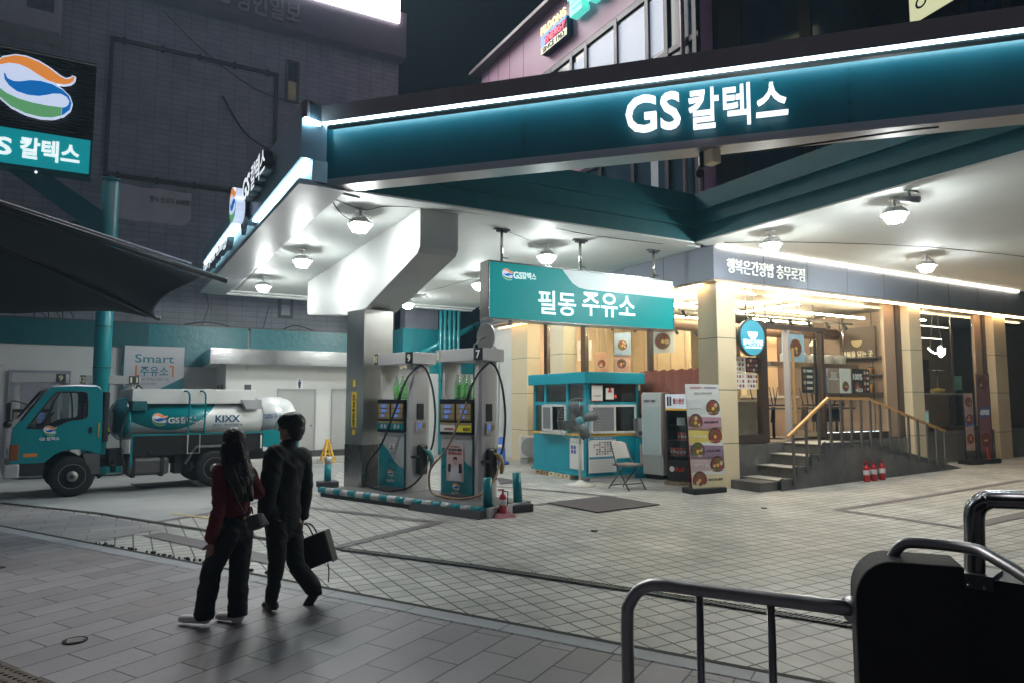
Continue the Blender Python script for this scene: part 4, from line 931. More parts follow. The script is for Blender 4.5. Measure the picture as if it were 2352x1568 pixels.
# row of posters along the counter
cols = [M_dtxt, mat('poster_navy', (.06, .14, .28), .5), M_taupe, M_paper, M_dtxt, M_dtxt]
lbs = ['black poster with round dish icons beside the glass door', 'blue poster with white Korean letters beyond the handrail', 'brown poster with small text beyond the handrail', 'pale poster of a ladle beyond the handrail', 'black poster reading 100 percent beyond the handrail', 'black poster with white icons near the beige frame']
xs_ = [11.75, 12.25, 12.72, 13.2, 13.68, 14.1]
for k in range(6):
    t = site('counter_poster', lbs[k], 'poster'); p0 = xs_[k]; w = (.44, .42, .42, .42, .42, .3)[k]
    pa = panel('sheet', t, p0, p0+w, .9, 2.0, 2.62, cols[k])
    if k == 0 or k == 5:
        mb = MB()
        for j in range(4):
            mb.disc((p0+.1, .885, 2.53-j*.14), .05, 14, j % 2); mb.box(p0+.18, p0+w-.05, .884, .887, 2.5-j*.14, 2.56-j*.14, 2)
        mb.build('icon', [M_foodw, M_foodr, M_paper], pa)
    if k == 1: text('행복은\n간장밥', pa, (p0+.21, .88, 2.46), w=.28, h=.22, m=M_wtxt); 
    if k == 2:
        for j in range(4): pass
        text('신선한 재료로\n정성을 다해\n맛있게 만들겠습니다', pa, (p0+.21, .88, 2.42), w=.34, h=.2, m=M_wtxt, bold=0)
    if k == 4: text('100%', pa, (p0+.21, .88, 2.42), w=.38, h=.16, m=M_wtxt, bold=.03); text('450', pa, (p0+.25, .88, 2.08), w=.3, h=.1, m=M_wtxt, bold=.03)
    if k in (1, 3, 4):
        mb = MB(); bowl(mb, p0+.2, .885, 2.17, .13, 0, 1, 2); mb.build('dish_picture', [M_bowl, M_foodr, M_egg, M_food, M_foodw, M_foodg], pa)
# kitchen shelf with pots at the back
ks = site('kitchen_shelf', 'steel kitchen shelf carrying a row of big pots at the back', 'shelf')
mb = MB(); mb.box(12.0, 15.6, 2.0, 2.6, 2.70, 2.82); mb.build('board', M_steel, ks)
mb = MB(); mb.cyl((12.2, 2.3, 2.82), (12.2, 2.3, FZ0), .02); mb.cyl((15.4, 2.3, 2.82), (15.4, 2.3, FZ0), .02); mb.build('support', M_steel, ks)
pot = None
for k in range(5):
    if not pot:
        pot = site('cooking_pot', 'x', 'pot'); mb = MB(); mb.lathe([(.001, 0), (.17, 0), (.18, .22), (.185, .24)], (0, 0, 0), 18); mb.build('body', M_grey, pot); mb = MB(); mb.lathe([(.19, .242), (.12, .28), (.03, .30), (.001, .31)], n=18); mb.build('lid', M_steel, pot); o = pot
    else: o = copy_tree(pot)
    o.location = W(13.0+k*.55, 2.3, 2.822); o['group'] = 'pots on the kitchen shelf'
    o['label'] = ['leftmost big pot on the kitchen shelf', 'second big pot from the left on the kitchen shelf', 'big pot in the middle of the kitchen shelf', 'second big pot from the right on the kitchen shelf', 'rightmost big pot on the kitchen shelf'][k]
mb = MB(); mb.box(12.3, 15.7, 2.9, 3.0, 2.25, 2.5)
jar = None
for k in range(12):
    if jar is None:
        jar = site('shelf_jar', 'x', 'jar'); mb = MB(); mb.lathe([(.001, 0), (.07, 0), (.075, .18), (.05, .24), (.001, .24)], n=12); mb.build('body', mat('amber_jar', (.4, .2, .06), .3, var=.3, vs=9), jar); mb = MB(); mb.lathe([(.055, .241), (.055, .27), (.001, .27)], n=12); mb.build('lid', M_dgrey, jar); o = jar
    else: o = copy_tree(jar)
    o.location = W(15.84, .95+(k % 6)*.42, (2.042, 2.542)[k//6]); o.scale = (1, 1, .8+.25*((k*7) % 4)/3); o['group'] = 'amber jars on the back wall shelves'
    o['label'] = '%s amber jar on the %s back wall shelf of the restaurant' % (('leftmost', 'second', 'third', 'fourth', 'fifth', 'rightmost')[5-(k % 6)], ('lower', 'upper')[k//6])
pn = None
for k, (p, q) in enumerate(((13.2, 1.6), (17.2, 1.8), (18.4, 2.6))):
    t = site('pendant_lamp', ['bowl shaped pendant lamp hanging above the upturned chairs', 'small pendant lamp in the darker second window, left one', 'small pendant lamp in the darker second window, right one'][k], 'pendant lamp'); t.location = W(p, q, 0)
    mb = MB(); mb.cyl((0, 0, 3.35), (0, 0, FZ0), .008, n=6); mb.build('cord', M_black, t)
    mb = MB(); mb.lathe([(.02, 3.36), (.09, 3.32), (.13, 3.22), (.12, 3.21), (.07, 3.30), (.001, 3.32)], n=18); mb.build('shade', M_cream, t)
    mb = MB(); mb.sphere((0, 0, 3.25), .045, 10, 8); mb.build('bulb', mat('warm_bulb', (.9, .8, .6), .4, var=0, emit=(1., .75, .42), es=60.), t)
# upturned chairs on tables
tb_lab = ['dark table carrying upturned chairs just inside the glass door', 'dark table carrying upturned chairs behind the handrail middle', 'dark table carrying upturned chairs near the beige window frame']
def table(p, q, lb):
    t = thing('dining_table', lb, 'table', W(p, q, FL), TH, 'dining tables with upturned chairs')
    mb = MB(); mb.box(-.35, .35, -.3, .3, .70, .74); mb.build('tabletop', M_dgrey, t); mb = MB(); mb.cyl((0, 0, .02), (0, 0, .70), .035); mb.build('stem', M_black, t); mb = MB(); mb.lathe([(.25, 0), (.25, .015), (.001, .03)], n=20); mb.build('foot', M_black, t)
def upchair():
    t = thing('upturned_chair', 'x', 'chair', (0, 0, 0), 0, 'chairs upturned on the restaurant tables')
    mb = MB(); mb.box(-.2, .2, -.2, .2, .02, .06); mb.build('seat', M_black, t, bevel=.01)
    mb = MB(); mb.hexa([(-.19, .19, -.38), (.19, .19, -.38), (.19, .23, -.38), (-.19, .23, -.38), (-.17, .17, .0), (.17, .17, .0), (.17, .2, .0), (-.17, .2, .0)]); mb.build('backrest', M_black, t)
    for a, b in ((-1, -1), (1, -1), (-1, 1), (1, 1)):
        mb = MB(); mb.cyl((a*.17, b*.17, .06), (a*.22, b*.23, .48), .014, n=8); mb.build('leg', M_dgrey, t)
    return t
ch0 = upchair(); first = True
info = [(10.95, 1.35, 'upturned black chair at the left edge of the tan counter'), (11.5, 1.3, 'upturned black chair right beside the glass door handle'), (12.45, 1.15, 'upturned black chair left of the blue poster'), (12.95, 1.2, 'upturned black chair just right of the blue poster'), (13.45, 1.25, 'upturned black chair in front of the 100 percent poster')]
for k, (p, q, lb) in enumerate(info):
    o = ch0 if k == 0 else copy_tree(ch0); o.location = W(p, q, FL+.74+.02); o.rotation_euler = (0, 0, TH+.5*k); o['label'] = lb
table(11.2, 1.3, tb_lab[0]); table(12.7, 1.2, tb_lab[1]); table(13.5, 1.25, tb_lab[2])
# bar with stools in the dark room
br = site('bar_counter', 'narrow white bar shelf behind the second restaurant window', 'bar counter')
mb = MB(); mb.box(15.72, 18.5, .75, 1.15, 1.98, 2.02); mb.build('top', mat('bar_top_white', (.6, .55, .5), .35), br); mb = MB(); mb.box(15.8, 15.86, .85, 1.05, FL, 1.978); mb.box(18.3, 18.36, .85, 1.05, FL, 1.978); mb.build('support', M_dgrey, br)
def stool(p, q, lb):
    t = thing('bar_stool', lb, 'stool', W(p, q, 2.022), TH, 'upturned bar stools')
    mb = MB(); mb.lathe([(.17, .0), (.2, .05), (.17, .12), (.03, .14)], n=20); mb.build('seat', mat('mustard_seat', (.30, .21, .05), .5), t)
    mb = MB(); mb.cyl((0, 0, .14), (0, 0, .62), .022); mb.build('stem', M_chrome, t); mb = MB(); mb.lathe([(.001, .62), (.2, .64), (.2, .655), (.001, .665)], n=22); mb.build('base', M_chrome, t)
stool(16.3, .95, 'upturned mustard bar stool nearer the cream column'); stool(17.6, .95, 'upturned mustard bar stool nearer the food banners')
ne = site('neon_sign', 'white looping neon script sign hanging in the second window', 'neon sign')
mb = MB(); a = ON(2132, 803, q=.9)
mb.tube([(a.x, .9, a.z+.05), (a.x+.15, .9, a.z-.03), (a.x+.35, .9, a.z-.08), (a.x+.55, .9, a.z-.02), (a.x+.62, .9, a.z+.1), (a.x+.5, .9, a.z+.06), (a.x+.52, .9, a.z-.12), (a.x+.66, .9, a.z-.16), (a.x+.72, .9, a.z+.02), (a.x+.6, .9, a.z+.12), (a.x+.58, .9, a.z-.1), (a.x+.78, .9, a.z-.1), (a.x+.84, .9, a.z+.08)], .022, 8, steps=8); mb.build('tube', mat('neon_white', (.9, .9, .9), .4, var=0, emit=(1., .98, .9), es=9.), ne)
mb = MB(); mb.cyl((a.x+.1, .9, a.z+.05), (a.x+.3, .9, FZ0), .006, n=6); mb.cyl((a.x+.7, .9, a.z+.12), (a.x+.5, .9, FZ0), .006, n=6); mb.build('wire', M_grey, ne)
mb = MB(); a = ON(2147, 990, q=.5); wb = site('white_box', 'small white display box behind the glass beside the second column', 'box'); mb.box(15.75, 16.35, .52, .7, 1.13, 1.55); mb.build('case', mat('pale_mint', (.55, .66, .62), .4), wb, bevel=.01); mb = MB(); mb.box(15.8, 16.3, .51, .519, 1.18, 1.5); mb.build('screen', mat('mint_screen', (.4, .6, .58), .3, emit=(.5, .75, .7), es=.3), wb)
# ---------------- entrance steps with ramped side and railing
st = site('entrance_steps', 'grey stone entrance steps with a sloped side wall', 'steps')
SQ0, SQ1 = -.75, .29
mb = MB(); R_ = [(9.0, .225), (9.45, .45), (9.88, .675), (10.3, .9)]
for k, (p, z) in enumerate(R_):
    e = R_[k+1][0] if k < 3 else 11.7; mb.box(p, e, SQ0+.06, SQ1, 0, z-.02)
mb.build('treads', M_stonex, st)
mb = MB()
for k, (p, z) in enumerate(R_):
    e = R_[k+1][0]+.02 if k < 3 else 11.7; mb.box(p-.03, e, SQ0+.06, SQ1, z-.018, z)
mb.build('tread_slab', mat('step_slab', (.42, .40, .37), .5, var=.08), st)
side = [(8.96, 0), (8.96, .25), (9.42, .25), (9.42, .475), (9.85, .475), (9.85, .70), (10.26, .70), (10.26, .93), (11.75, .93), (15.3, .18), (15.3, .0)]
mb = MB(); mb.box(8.45, 8.96, SQ0+.12, .11, 0, .20); mb.build('lower_step', M_stonex, st)
mb = MB(); mb.prism(side, SQ0, SQ0+.055, 'y'); mb.build('side_wall', M_stone, st)
mb = MB(); mb.prism([(11.7, .0), (11.7, .91), (11.75, .91), (15.3, .16), (15.3, 0)], SQ0+.06, SQ1, 'y'); mb.build('ramp', M_stone, st)
mb = MB(); s2 = [(8.93, 0), (8.93, .25), (9.42, .25), (9.42, .475), (9.85, .475), (9.85, .70), (10.26, .70), (10.26, .93), (11.75, .93), (15.3, .18)]
for a, b in zip(s2[:-1], s2[1:]):
    x0, x1 = min(a[0], b[0]), max(a[0], b[0])
    if a[0] == b[0]: mb.box(a[0]-.03, a[0]+.03, SQ0-.012, SQ0-.002, min(a[1], b[1]), max(a[1], b[1])+.03)
    else: mb.prism([(a[0], a[1]-.06), (b[0], b[1]-.06), (b[0], b[1]+.004), (a[0], a[1]+.004)], SQ0-.011, SQ0+.06, 'y')
mb.build('edge_trim', mat('slate_trim', (.10, .105, .115), .4, .3), st)
rl = site('stair_railing', 'wooden handrail on dark flat posts along the entrance steps', 'railing')
hp = [(9.14, 1.08), (10.42, 1.86), (11.75, 1.85), (14.72, 1.08)]
mb = MB()
for a, b in zip(hp[:-1], hp[1:]): mb.prism([(a[0], a[1]-.03), (b[0], b[1]-.03), (b[0], b[1]+.025), (a[0], a[1]+.025)], SQ0-.03, SQ0+.03, 'y')
mb.build('handrail', mat('oak_handrail', (.55, .30, .10), .35, var=.12, vs=8, coat=.3), rl)
def hz(p):
    for a, b in zip(hp[:-1], hp[1:]):
        if a[0] <= p <= b[0]: return a[1]+(b[1]-a[1])*(p-a[0])/(b[0]-a[0])
def sz(p):
    if p < 9.42: return .25
    if p < 9.85: return .475
    if p < 10.26: return .7
    if p < 11.75: return .93
    return .93-(p-11.75)*.2113
for p in (9.26, 9.66, 10.06, 10.45, 10.8, 11.14, 11.47, 11.8, 12.15, 12.5, 12.85, 13.2, 13.56, 13.93, 14.3, 14.64):
    mb = MB(); mb.box(p-.03, p+.03, SQ0-.045, SQ0-.015, max(.02, sz(p)-.12), hz(p)-.02); mb.build('post', mat('railing_post_grey', (.13, .12, .11), .45, .3, var=.08), rl)
# extinguishers by the ramp (built later by the shared builder)
# ---------------- pink upper floors
M_pink_w = mat('pink_rendered_panel', (.52, .29, .44), .5, var=.05, vs=1.2)
M_shade = mat('window_blind', (.52, .58, .66), .5, var=.06, vs=3, emit=(.55, .62, .78), es=.45)
M_bglass = mat('blue_dark_glass', (.03, .06, .09), .12, var=.2, vs=2)
M_muld = mat('dark_mullion', (.035, .035, .045), .4, .3)
up = site('upper_building', 'pink clad office floors with dark mullions above the restaurant', 'building')
UP = 8.15
def ul(x, y): v = ON(x, y, p=UP-.01); return (v.y, v.z)
mb = MB(); mb.box(UP, 24, .35, 11.0, 5.6, 11.0); mb.box(UP, 24, .35, 10.95, 11.0, 13.4); mb.box(UP+1.6, 24, .35, 9.2, 13.4, 24); mb.build('wall', M_pink_w, up)
mb = MB(); mb.box(UP-.35, UP+2, .3, 11.3, 13.4, 13.52); mb.box(UP+1.3, 24, .3, 9.5, 16.6, 17.1); mb.build('eaves', mat('dark_violet_eaves', (.07, .055, .075), .5), up)
mb = MB()
for q in (10.4, 9.7, 8.9, 8.0): mb.box(UP-.004, UP-.0005, q-.012, q+.012, 11.8, 13.38)
mb.box(UP-.004, UP-.0005, .4, 10.95, 11.62, 11.65); mb.build('panel_joint', M_muld, up)
# window band, upper: z 8.6..11.5
q0, q1 = .35, 7.6
mb = MB(); mb.box(UP-.03, UP-.002, q0, q1, 8.7, 11.5); mb.build('glazing', M_bglass, up)
qs = [.45, 1.35, 2.0, 3.2, 4.5, 5.2, 6.3, 7.5]
for (a, b, z0_, z1_) in ((2.05, 3.15, 9.4, 11.3), (3.25, 4.45, 9.6, 11.3), (1.4, 1.95, 9.9, 11.3), (4.55, 5.15, 10.1, 11.2), (1.45, 1.95, 8.9, 9.6)):
    mb = MB(); mb.box(UP-.04, UP-.031, a+.04, b-.02, z0_, z1_); mb.build('window_blind', M_shade, up)
mb = MB()
for q in qs: mb.box(UP-.10, UP-.031, q-.06, q+.06, 8.7, 11.5)
for z in (8.7, 9.75, 11.45): mb.box(UP-.09, UP-.0305, q0, q1, z-.06, z+.06)
mb.build('mullion', M_muld, up)
mb = MB(); mb.box(UP-.03, UP-.002, q0, 8.2, 5.7, 8.0); mb.build('glazing', M_bglass, up)
mb = MB()
for q in (.45, 1.4, 2.6, 3.9, 5.2, 6.5, 8.1): mb.box(UP-.10, UP-.031, q-.06, q+.06, 5.7, 8.0)
for z in (5.7, 7.95): mb.box(UP-.09, UP-.0305, q0, 8.2, z-.06, z+.06)
mb.build('mullion', M_muld, up)
mb = MB(); mb.box(UP-.036, UP-.031, 1.75, 2.0, 6.3, 7.8); mb.build('painted_reflection', mat('reflection_pale', (.45, .5, .55), .4), up)  # pale strip painted on the glass as a light reflection
mb = MB(); mb.cyl((UP-.15, .75, 5.2), (UP-.15, .75, 15), .05); mb.cyl((UP-.15, .3, 5.2), (UP-.15, .3, 7.8), .04); mb.build('downpipe', mat('rose_pipe', (.28, .2, .23), .35, .3), up)
# the PILDONG ENERGY sign box
M_byel = mat('sign_yellow_lit', (.7, .65, .3), .5, var=0, emit=(.95, .88, .45), es=.85); M_bblue = mat('sign_blue_lit', (.05, .2, .6), .5, var=0, emit=(.06, .28, .8), es=.8); M_bred = mat('sign_red_lit', (.6, .05, .1), .5, var=0, emit=(.9, .12, .22), es=.9); M_bcream = mat('sign_cream_lit', (.7, .7, .5), .5, var=0, emit=(.88, .9, .66), es=.8); M_bnavy = mat('sign_navy', (.01, .02, .06), .5)
ps = site('wall_sign', 'yellow, blue and cream box sign reading Pildong Energy since 1963', 'sign')
qa, za = ul(1241, 72); qb, zb2 = ul(1298, 95)
QL, QR = 6.55, 5.2; zc_ = 12.15
mb = MB(); mb.box(UP-.22, UP-.005, QR, QL, 12.04, 12.60); mb.build('box', M_bnavy, ps)
def strip(z0, z1, m, a=QR, b=QL, o=0): mb = MB(); mb.box(UP-.24-o, UP-.222-o, a, b, z0, z1); mb.build('panel', m, ps)
strip(12.04, 12.24, M_bcream); strip(12.53, 12.60, M_bblue); strip(12.24, 12.53, M_bblue, QL-.2, QL)
text('PILDONG', ps, (UP-.24, (QL+QR)/2, 12.74), w=1.32, h=.25, rz=R(-90), m=M_byel, depth=.04, bold=.012)
text('ENERGY', ps, (UP-.24, (QL+QR)/2-.1, 12.39), w=1.05, h=.22, rz=R(-90), m=M_bred, depth=.04, bold=.01, italic=.2)
text('SINCE 1963', ps, (UP-.25, (QL+QR)/2, 12.13), w=1.15, h=.15, rz=R(-90), m=M_dtxt, depth=.02, bold=0)
pt = site('channel_letter_sign', 'mint green Korean channel letters high on the pink wall', 'sign')
M_mint = mat('mint_letter_lit', (.2, .7, .6), .5, var=0, emit=(.10, .72, .58), es=.9)
text('필동', pt, (UP-.18, 4.28, 12.9), w=1.55, h=1.1, rz=R(-90), m=M_mint, depth=.25, bold=.03)
mb = MB(); mb.box(UP-.06, UP-.005, 3.6, 5.0, 12.8, 12.86); mb.build('mounting_rail', M_muld, pt)
# dark right-hand facade with projecting lightbox
dk = site('dark_facade', 'unlit dark office front rising above the right soffit', 'building')
M_dkw = mat('unlit_wall', (.03, .032, .036), .5, var=.2, vs=2)
mb = MB(); mb.box(8.5, 24, .15, .34, 5.52, 24); mb.build('wall', M_dkw, dk)
mb = MB()
for k in range(6):
    for j in range(3): mb = MB(); mb.box(9.2+k*2.4, 11.1+k*2.4, .12, .148, 6.2+j*3.4, 8.4+j*3.4); mb.build('window', M_bglass, dk)
pl_ = site('projecting_sign', 'pale yellow projecting light box with navy Korean letters', 'sign')
a = D(2087, 8, 15.6); b = D(2258, 6, 13.9)
dd = (b-a); dd.z = 0; an = math.atan2(dd.y, dd.x); pl_.location = (a.x, a.y, 0); pl_.rotation_euler = (0, 0, an); Ls = dd.length
zb3 = D(2130, 36, 15.1).z
mb = MB(); mb.box(0, Ls, 0, .25, zb3, zb3+1.3); mb.build('box', M_dgrey, pl_)
mb = MB(); mb.box(.02, Ls-.02, -.012, -.001, zb3+.02, zb3+1.28); mb.build('face', mat('lightbox_yellow', (.7, .7, .45), .5, var=.03, emit=(.78, .80, .48), es=.8), pl_)
text('ㅇ목욕', pl_, (Ls*.48, -.02, zb3+.42), w=Ls*.75, h=.5, m=mat('navy_letter', (.02, .04, .12), .5), bold=.01)
text('TEL', pl_, (Ls*.75, -.02, zb3+.1), w=Ls*.35, h=.09, m=mat('navy_letter', (.02, .04, .12), .5), bold=.01)
# ============================================================ PUMP ISLAND
M_islt = mat('island_top', (.12, .115, .115), .6, var=.15, bump=.15, bs=40)
M_silver = mat('silver_tape', (.45, .45, .46), .4, .2, var=.15, vs=8, wear=((.25, .24, .23), 8, .6))
IA = PQ(H(740, 1122, .13)); IB = PQ(H(1112, 1170, .13)); idr = (IB-IA); idr.z = 0; il = idr.length; iang = math.atan2(idr.y, idr.x)+TH
io = W(IA.x, IA.y)
isl = thing('pump_island', 'raised pump island edged by a teal and silver striped bumper', 'island', io, iang)
mb = MB(); mb.box(.0, il-.02, .02, 1.25, .0, .13); mb.build('base', M_islt, isl, bevel=.02)
mb = MB(); mb.box(.05, il*.62, -.07, .018, 0, .09); mb.build('kerb', M_black, isl)
mb = MB(); mb.hexa([(il*.62+.01, -.16, 0), (il+.02, -.16, 0), (il+.02, .018, 0), (il*.62+.01, .018, 0), (il*.62+.03, -.09, .12), (il+.0, -.09, .12), (il, .018, .12), (il*.62+.03, .018, .12)]); mb.build('ramp_block', mat('dark_rubber_block', (.035, .034, .04), .6, var=.15), isl)
n = 19; st0 = MB(); st1 = MB()
for k in range(n):
    a, b = il*k/n, il*(k+1)/n-.0005; (st0 if k % 2 == 0 else st1).cyl((a, -.03, .115), (b, -.03, .115), .062, n=16)
st0.sphere((0, -.03, .115), .062)
st0.build('bumper', M_teal, isl); st1.build('bumper_band', M_silver, isl)
mb = MB(); mb.box(il+.0, il+.06, .05, 1.0, .0, .15); mb.build('end_plate', mat('white_end_plate', (.5, .5, .5), .5, var=.15, vs=6), isl)
# ============================================================ FUEL PUMPS
M_pump = mat('pump_grey', (.44, .43, .43), .36, var=.05, vs=1.6, wear=((.26, .24, .23), 3, .70))
M_bez = mat('pump_bezel_tan', (.30, .22, .10), .5, var=.06); M_lcd = mat('lcd_blue', (.06, .11, .3), .3, var=.1, vs=30, emit=(.16, .28, .70), es=.4)
M_plate = mat('number_plate_dark', (.012, .014, .02), .4); M_num = mat('number_cream', (.75, .72, .5), .5)
M_tealf = mat('pump_teal', TEAL, .28, var=.04, coat=.3)
def pump(name, label, loc, rz, left, right, style, group=None, parts=True):
    t = thing(name, label, 'fuel pump', loc, rz, group); Wd, Dp = .88, .48
    mb = MB(); mb.box(.02, Wd-.14, .03, Dp-.03, 0, 1.05); mb.build('cabinet', M_pump, t)
    mb = MB(); mb.box(.03, Wd-.145, .012, .029, .06, 1.03); door = mb.build('door', M_pump, t)
    # teal wave on the door
    top = [(.03, .86), (.15, .84), (.3, .72), (.45, .55), (.6, .45), (Wd-.145, .42)] if style != 7 else [(.03, .84), (.2, .84), (.45, .72), (.6, .6), (Wd-.145, .52)]
    mb = MB(); mb.prism([(.03, .06)]+top[::1]+[(Wd-.145, .06)], .006, .0115, 'y'); mb.build('teal_wave', M_tealf, door)
    mb = MB(); mb.box(Wd-.144, Wd-.13, .0, .02, .06, 1.05); mb.build('corner_strip', M_teald, t)
    # head with two displays
    mb = MB(); mb.box(.0, Wd-.142, -.02, Dp-.02, 1.08, 1.70); hd = mb.build('head', M_black, t)
    for k in range(2):
        x0 = .03+k*.37
        b = MB(); b.box(x0, x0+.32, -.032, -.021, 1.33, 1.62); b = b.build('display', M_bez, hd)
        mb = MB()
        for j in range(3): mb.box(x0+.09, x0+.235-(.05 if j == 2 else 0), -.038, -.0325, 1.545-j*.09, 1.605-j*.09)
        mb.build('screen', M_lcd, b)
        mb = MB()
        for j in range(3): mb.box(x0, x0+.32, -.0345, -.0325, 1.53-j*.09, 1.536-j*.09)
        mb.build('seam', M_dtxt, b)
        c = MB(); c.box(x0-.01, x0+.335, -.03, -.021, 1.13, 1.29); 
        mm = M_tealf if style == 9 else (M_paper if k == 0 else mat('label_yellow', (.72, .62, .05), .5))
        c = c.build('grade_label', mm, hd)
        mb = MB(); mb.box(x0-.01, x0+.335, -.032, -.0305, 1.25, 1.29); mb.build('top_band', M_bez, c)
        if style == 9: text('경 유', c, (x0+.16, -.034, 1.19), w=.17, h=.08, m=M_wtxt)
        elif style == 7: text('premium' if k == 0 else 'KIXX', c, (x0+(.2 if k == 0 else .24), -.034, 1.18), w=.2 if k == 0 else .16, h=.06, m=M_red if k == 0 else M_dtxt, bold=.012, italic=.2 if k == 0 else 0)
    mb = MB(); mb.box(.02, Wd-.15, -.004, .02, 1.03, 1.078); mb.build('shelf_lip', M_pump, t)
    # columns and header
    mb = MB(); mb.box(.0, .06, .05, Dp, 1.705, 2.36); mb.build('upper_side_panel', M_pump, t); mb = MB(); mb.box(.0, .019, .02, Dp-.02, 0, 1.07); mb.build('side_panel', M_pump, t)
    prof = [(Wd-.13, .04), (Wd-.06, -.0), (Wd+.0, -.01), (Wd+.045, .03), (Wd+.05, .1), (Wd+.05, Dp-.08), (Wd+.03, Dp-.01), (Wd-.03, Dp), (Wd-.13, Dp-.02)]
    mb = MB(); mb.prism(prof, 0, 2.36, 'z', smooth=False); mb.build('hose_column', M_pump, t)
    mb = MB(); mb.box(-.05, Wd+.14, -.07, Dp+.06, 2.362, 2.58); hdr = mb.build('header', M_pump, t, bevel=.008)
    for (num, x, m2) in ((right, Wd+.04, M_plate if style != 12 else M_dgrey), (left, -.005, M_grey if style == 7 else M_dgrey)):
        if not num: continue
        b = MB(); w = .15 if x > .5 else .075
        b.box(x-w*.65, x+w*.65, -.078, -.071, 2.365, 2.577); 
        b = b.build('number_plate', m2, hdr)
        text(num, b, (x, -.082, 2.472), h=.14, w=(.09 if len(num) == 1 else .14)*(1 if x > .5 else .6), m=M_num if num != '7' else M_wtxt, bold=.025)
    # nozzle boot, keypad and card reader on the hose side
    X = Wd+.05
    def sbox(nm, y0, y1, z0, z1, d, m, par=t, bev=0, off=.001): mb = MB(); mb.box(X+off, X+off+d, y0, y1, z0, z1); return mb.build(nm, m, par, bevel=bev)
    sbox('info_plate', .13, .30, 1.32, 1.62, .012, M_plate); kp = sbox('card_reader', .11, .33, 1.10, 1.29, .04, M_pump)
    sbox('keypad', .23, .32, 1.16, 1.26, .01, M_bez, kp, off=.042); sbox('reader_screen', .13, .22, 1.17, 1.26, .01, M_lcd, kp, off=.042)
    nb = sbox('nozzle_boot', .12, .34, .30, .86, .11, M_black, bev=.04); 
    mb = MB(); mb.box(X+.01, X+.1, -.02, .16, .62, .66); mb.build('latch', M_black, nb)
    nz = MB(); nz.tube([(X+.13, .25, .75), (X+.17, .30, .70), (X+.18, .36, .55), (X+.15, .38, .42)], [.03, .05, .045, .03], 10, steps=4); nz.cyl((X+.1, .2, .8), (X+.14, .27, .73), .015)
    nz = nz.build('nozzle', mat('teal_nozzle', (.05, .22, .24), .5) if style != 7 else mat('tan_nozzle', (.42, .30, .10), .5), t)
    mb = MB(); mb.tube([(X+.05, .18, 2.34), (X+.14, .24, 2.24), (X+.20, .34, 1.9), (X+.22, .40, 1.4), (X+.20, .38, .95), (X+.17, .34, .75)], .020, 9, steps=7); mb.build('hose', M_rubber, t)
    m2 = M_rubber if style != 7 else mat('tan_hose', (.36, .22, .13), .5, var=.1)
    a = [(X+.05, .17, 2.34), (X-.0, -.08, 2.14), (X-.12, -.16, 1.85)]
    mb = MB(); mb.tube(a, .018, 9, steps=6); mb.cyl((X-.10, -.15, 1.93), (X-.17, -.18, 1.66), .028); mb.build('hose_coupling', M_rubber, t)
    mb = MB(); mb.tube([(X-.17, -.18, 1.66), (X-.32, -.22, 1.3), (X-.55, -.25, .85), (.02, -.24, .52), (-.06, -.22, .28), (.02, -.22, .07), (.35, -.22, .02), (.7, -.22, .022), (X+.1, -.10, .12), (X+.22, .1, .35), (X+.19, .28, .62)], .020, 9, steps=8, mi=0); mb.build('hose', m2 if style == 7 else M_rubber, t)
    emblem(door, (.38, .005, .30 if style != 7 else .17), .15, 0, False, .004)
    text('GS 칼텍스', door, (.38, .003, .17 if style != 7 else .07), w=.21, h=.05, m=M_wtxt)
    return t
prz = R(-36)
pA = H(1010, 1137, .13); pB = H(866, 1120, .13)
pump7 = pump('fuel_pump', 'grey and teal fuel pump numbered 7 and 8 with a poster on its door', (pA.x, pA.y, .132), prz, '8', '7', 7, 'fuel pumps')
pump9 = pump('fuel_pump', 'grey and teal fuel pump numbered 9 and 10 beside the steel column', (pB.x, pB.y, .132), R(-38), '10', '9', 9, 'fuel pumps')
# poster hung on pump 7, small notice on pump 9
po = thing('door_poster', 'pink advertising poster with a man in white taped to the pump door', 'poster', (pA.x, pA.y, .132), prz)
mb = MB(); mb.box(.16, .55, -.006, .003, .27, .92); sh = mb.build('sheet', mat('poster_pink', (.58, .42, .42), .5, var=.04), po)
text('불스원샷이 이렇게', sh, (.355, -.009, .815), w=.30, h=.05, m=M_dtxt, bold=.03); text('만든 비결 알 겁니다', sh, (.355, -.009, .755), w=.30, h=.045, m=M_red, bold=.03); text('오늘도 깨끗하게 관리', sh, (.355, -.009, .87), w=.2, h=.025, m=M_dtxt, bold=0)
mb = MB(); mb.prism([(.22, .28), (.27, .5), (.33, .54), (.40, .54), (.46, .5), (.5, .28)], -.0095, -.0065, 'y', 0)
mb.disc((.365, -.0085, .615), .05, 16, 1, sx=.85); mb.prism([(.31, .62), (.32, .68), (.36, .70), (.40, .69), (.415, .63), (.40, .65), (.34, .655)], -.0105, -.009, 'y', 2)
mb.prism([(.2, .43), (.26, .43), (.26, .57), (.2, .57)], -.0115, -.0098, 'y', 2); mb.prism([(.44, .42), (.52, .42), (.51, .58), (.45, .58)], -.0115, -.0098, 'y', 2); mb.prism([(.24, .44), (.36, .30), (.5, .40), (.45, .43), (.36, .37), (.3, .45)], -.011, -.0097, 'y', 0)
mb.build('portrait', [mat('portrait_white', (.62, .62, .66), .5), mat('portrait_skin', (.5, .33, .25), .5), M_dtxt], sh)
no = thing('door_notice', 'small white paper notice taped to the door of pump 9', 'notice', (pB.x, pB.y, .132), R(-38))
mb = MB(); mb.box(.33, .47, -.0, .005, .72, .86); nn = mb.build('sheet', M_paper, no); text('안내\n셀프주유', nn, (.40, -.003, .79), w=.1, h=.09, m=M_dtxt, bold=0)
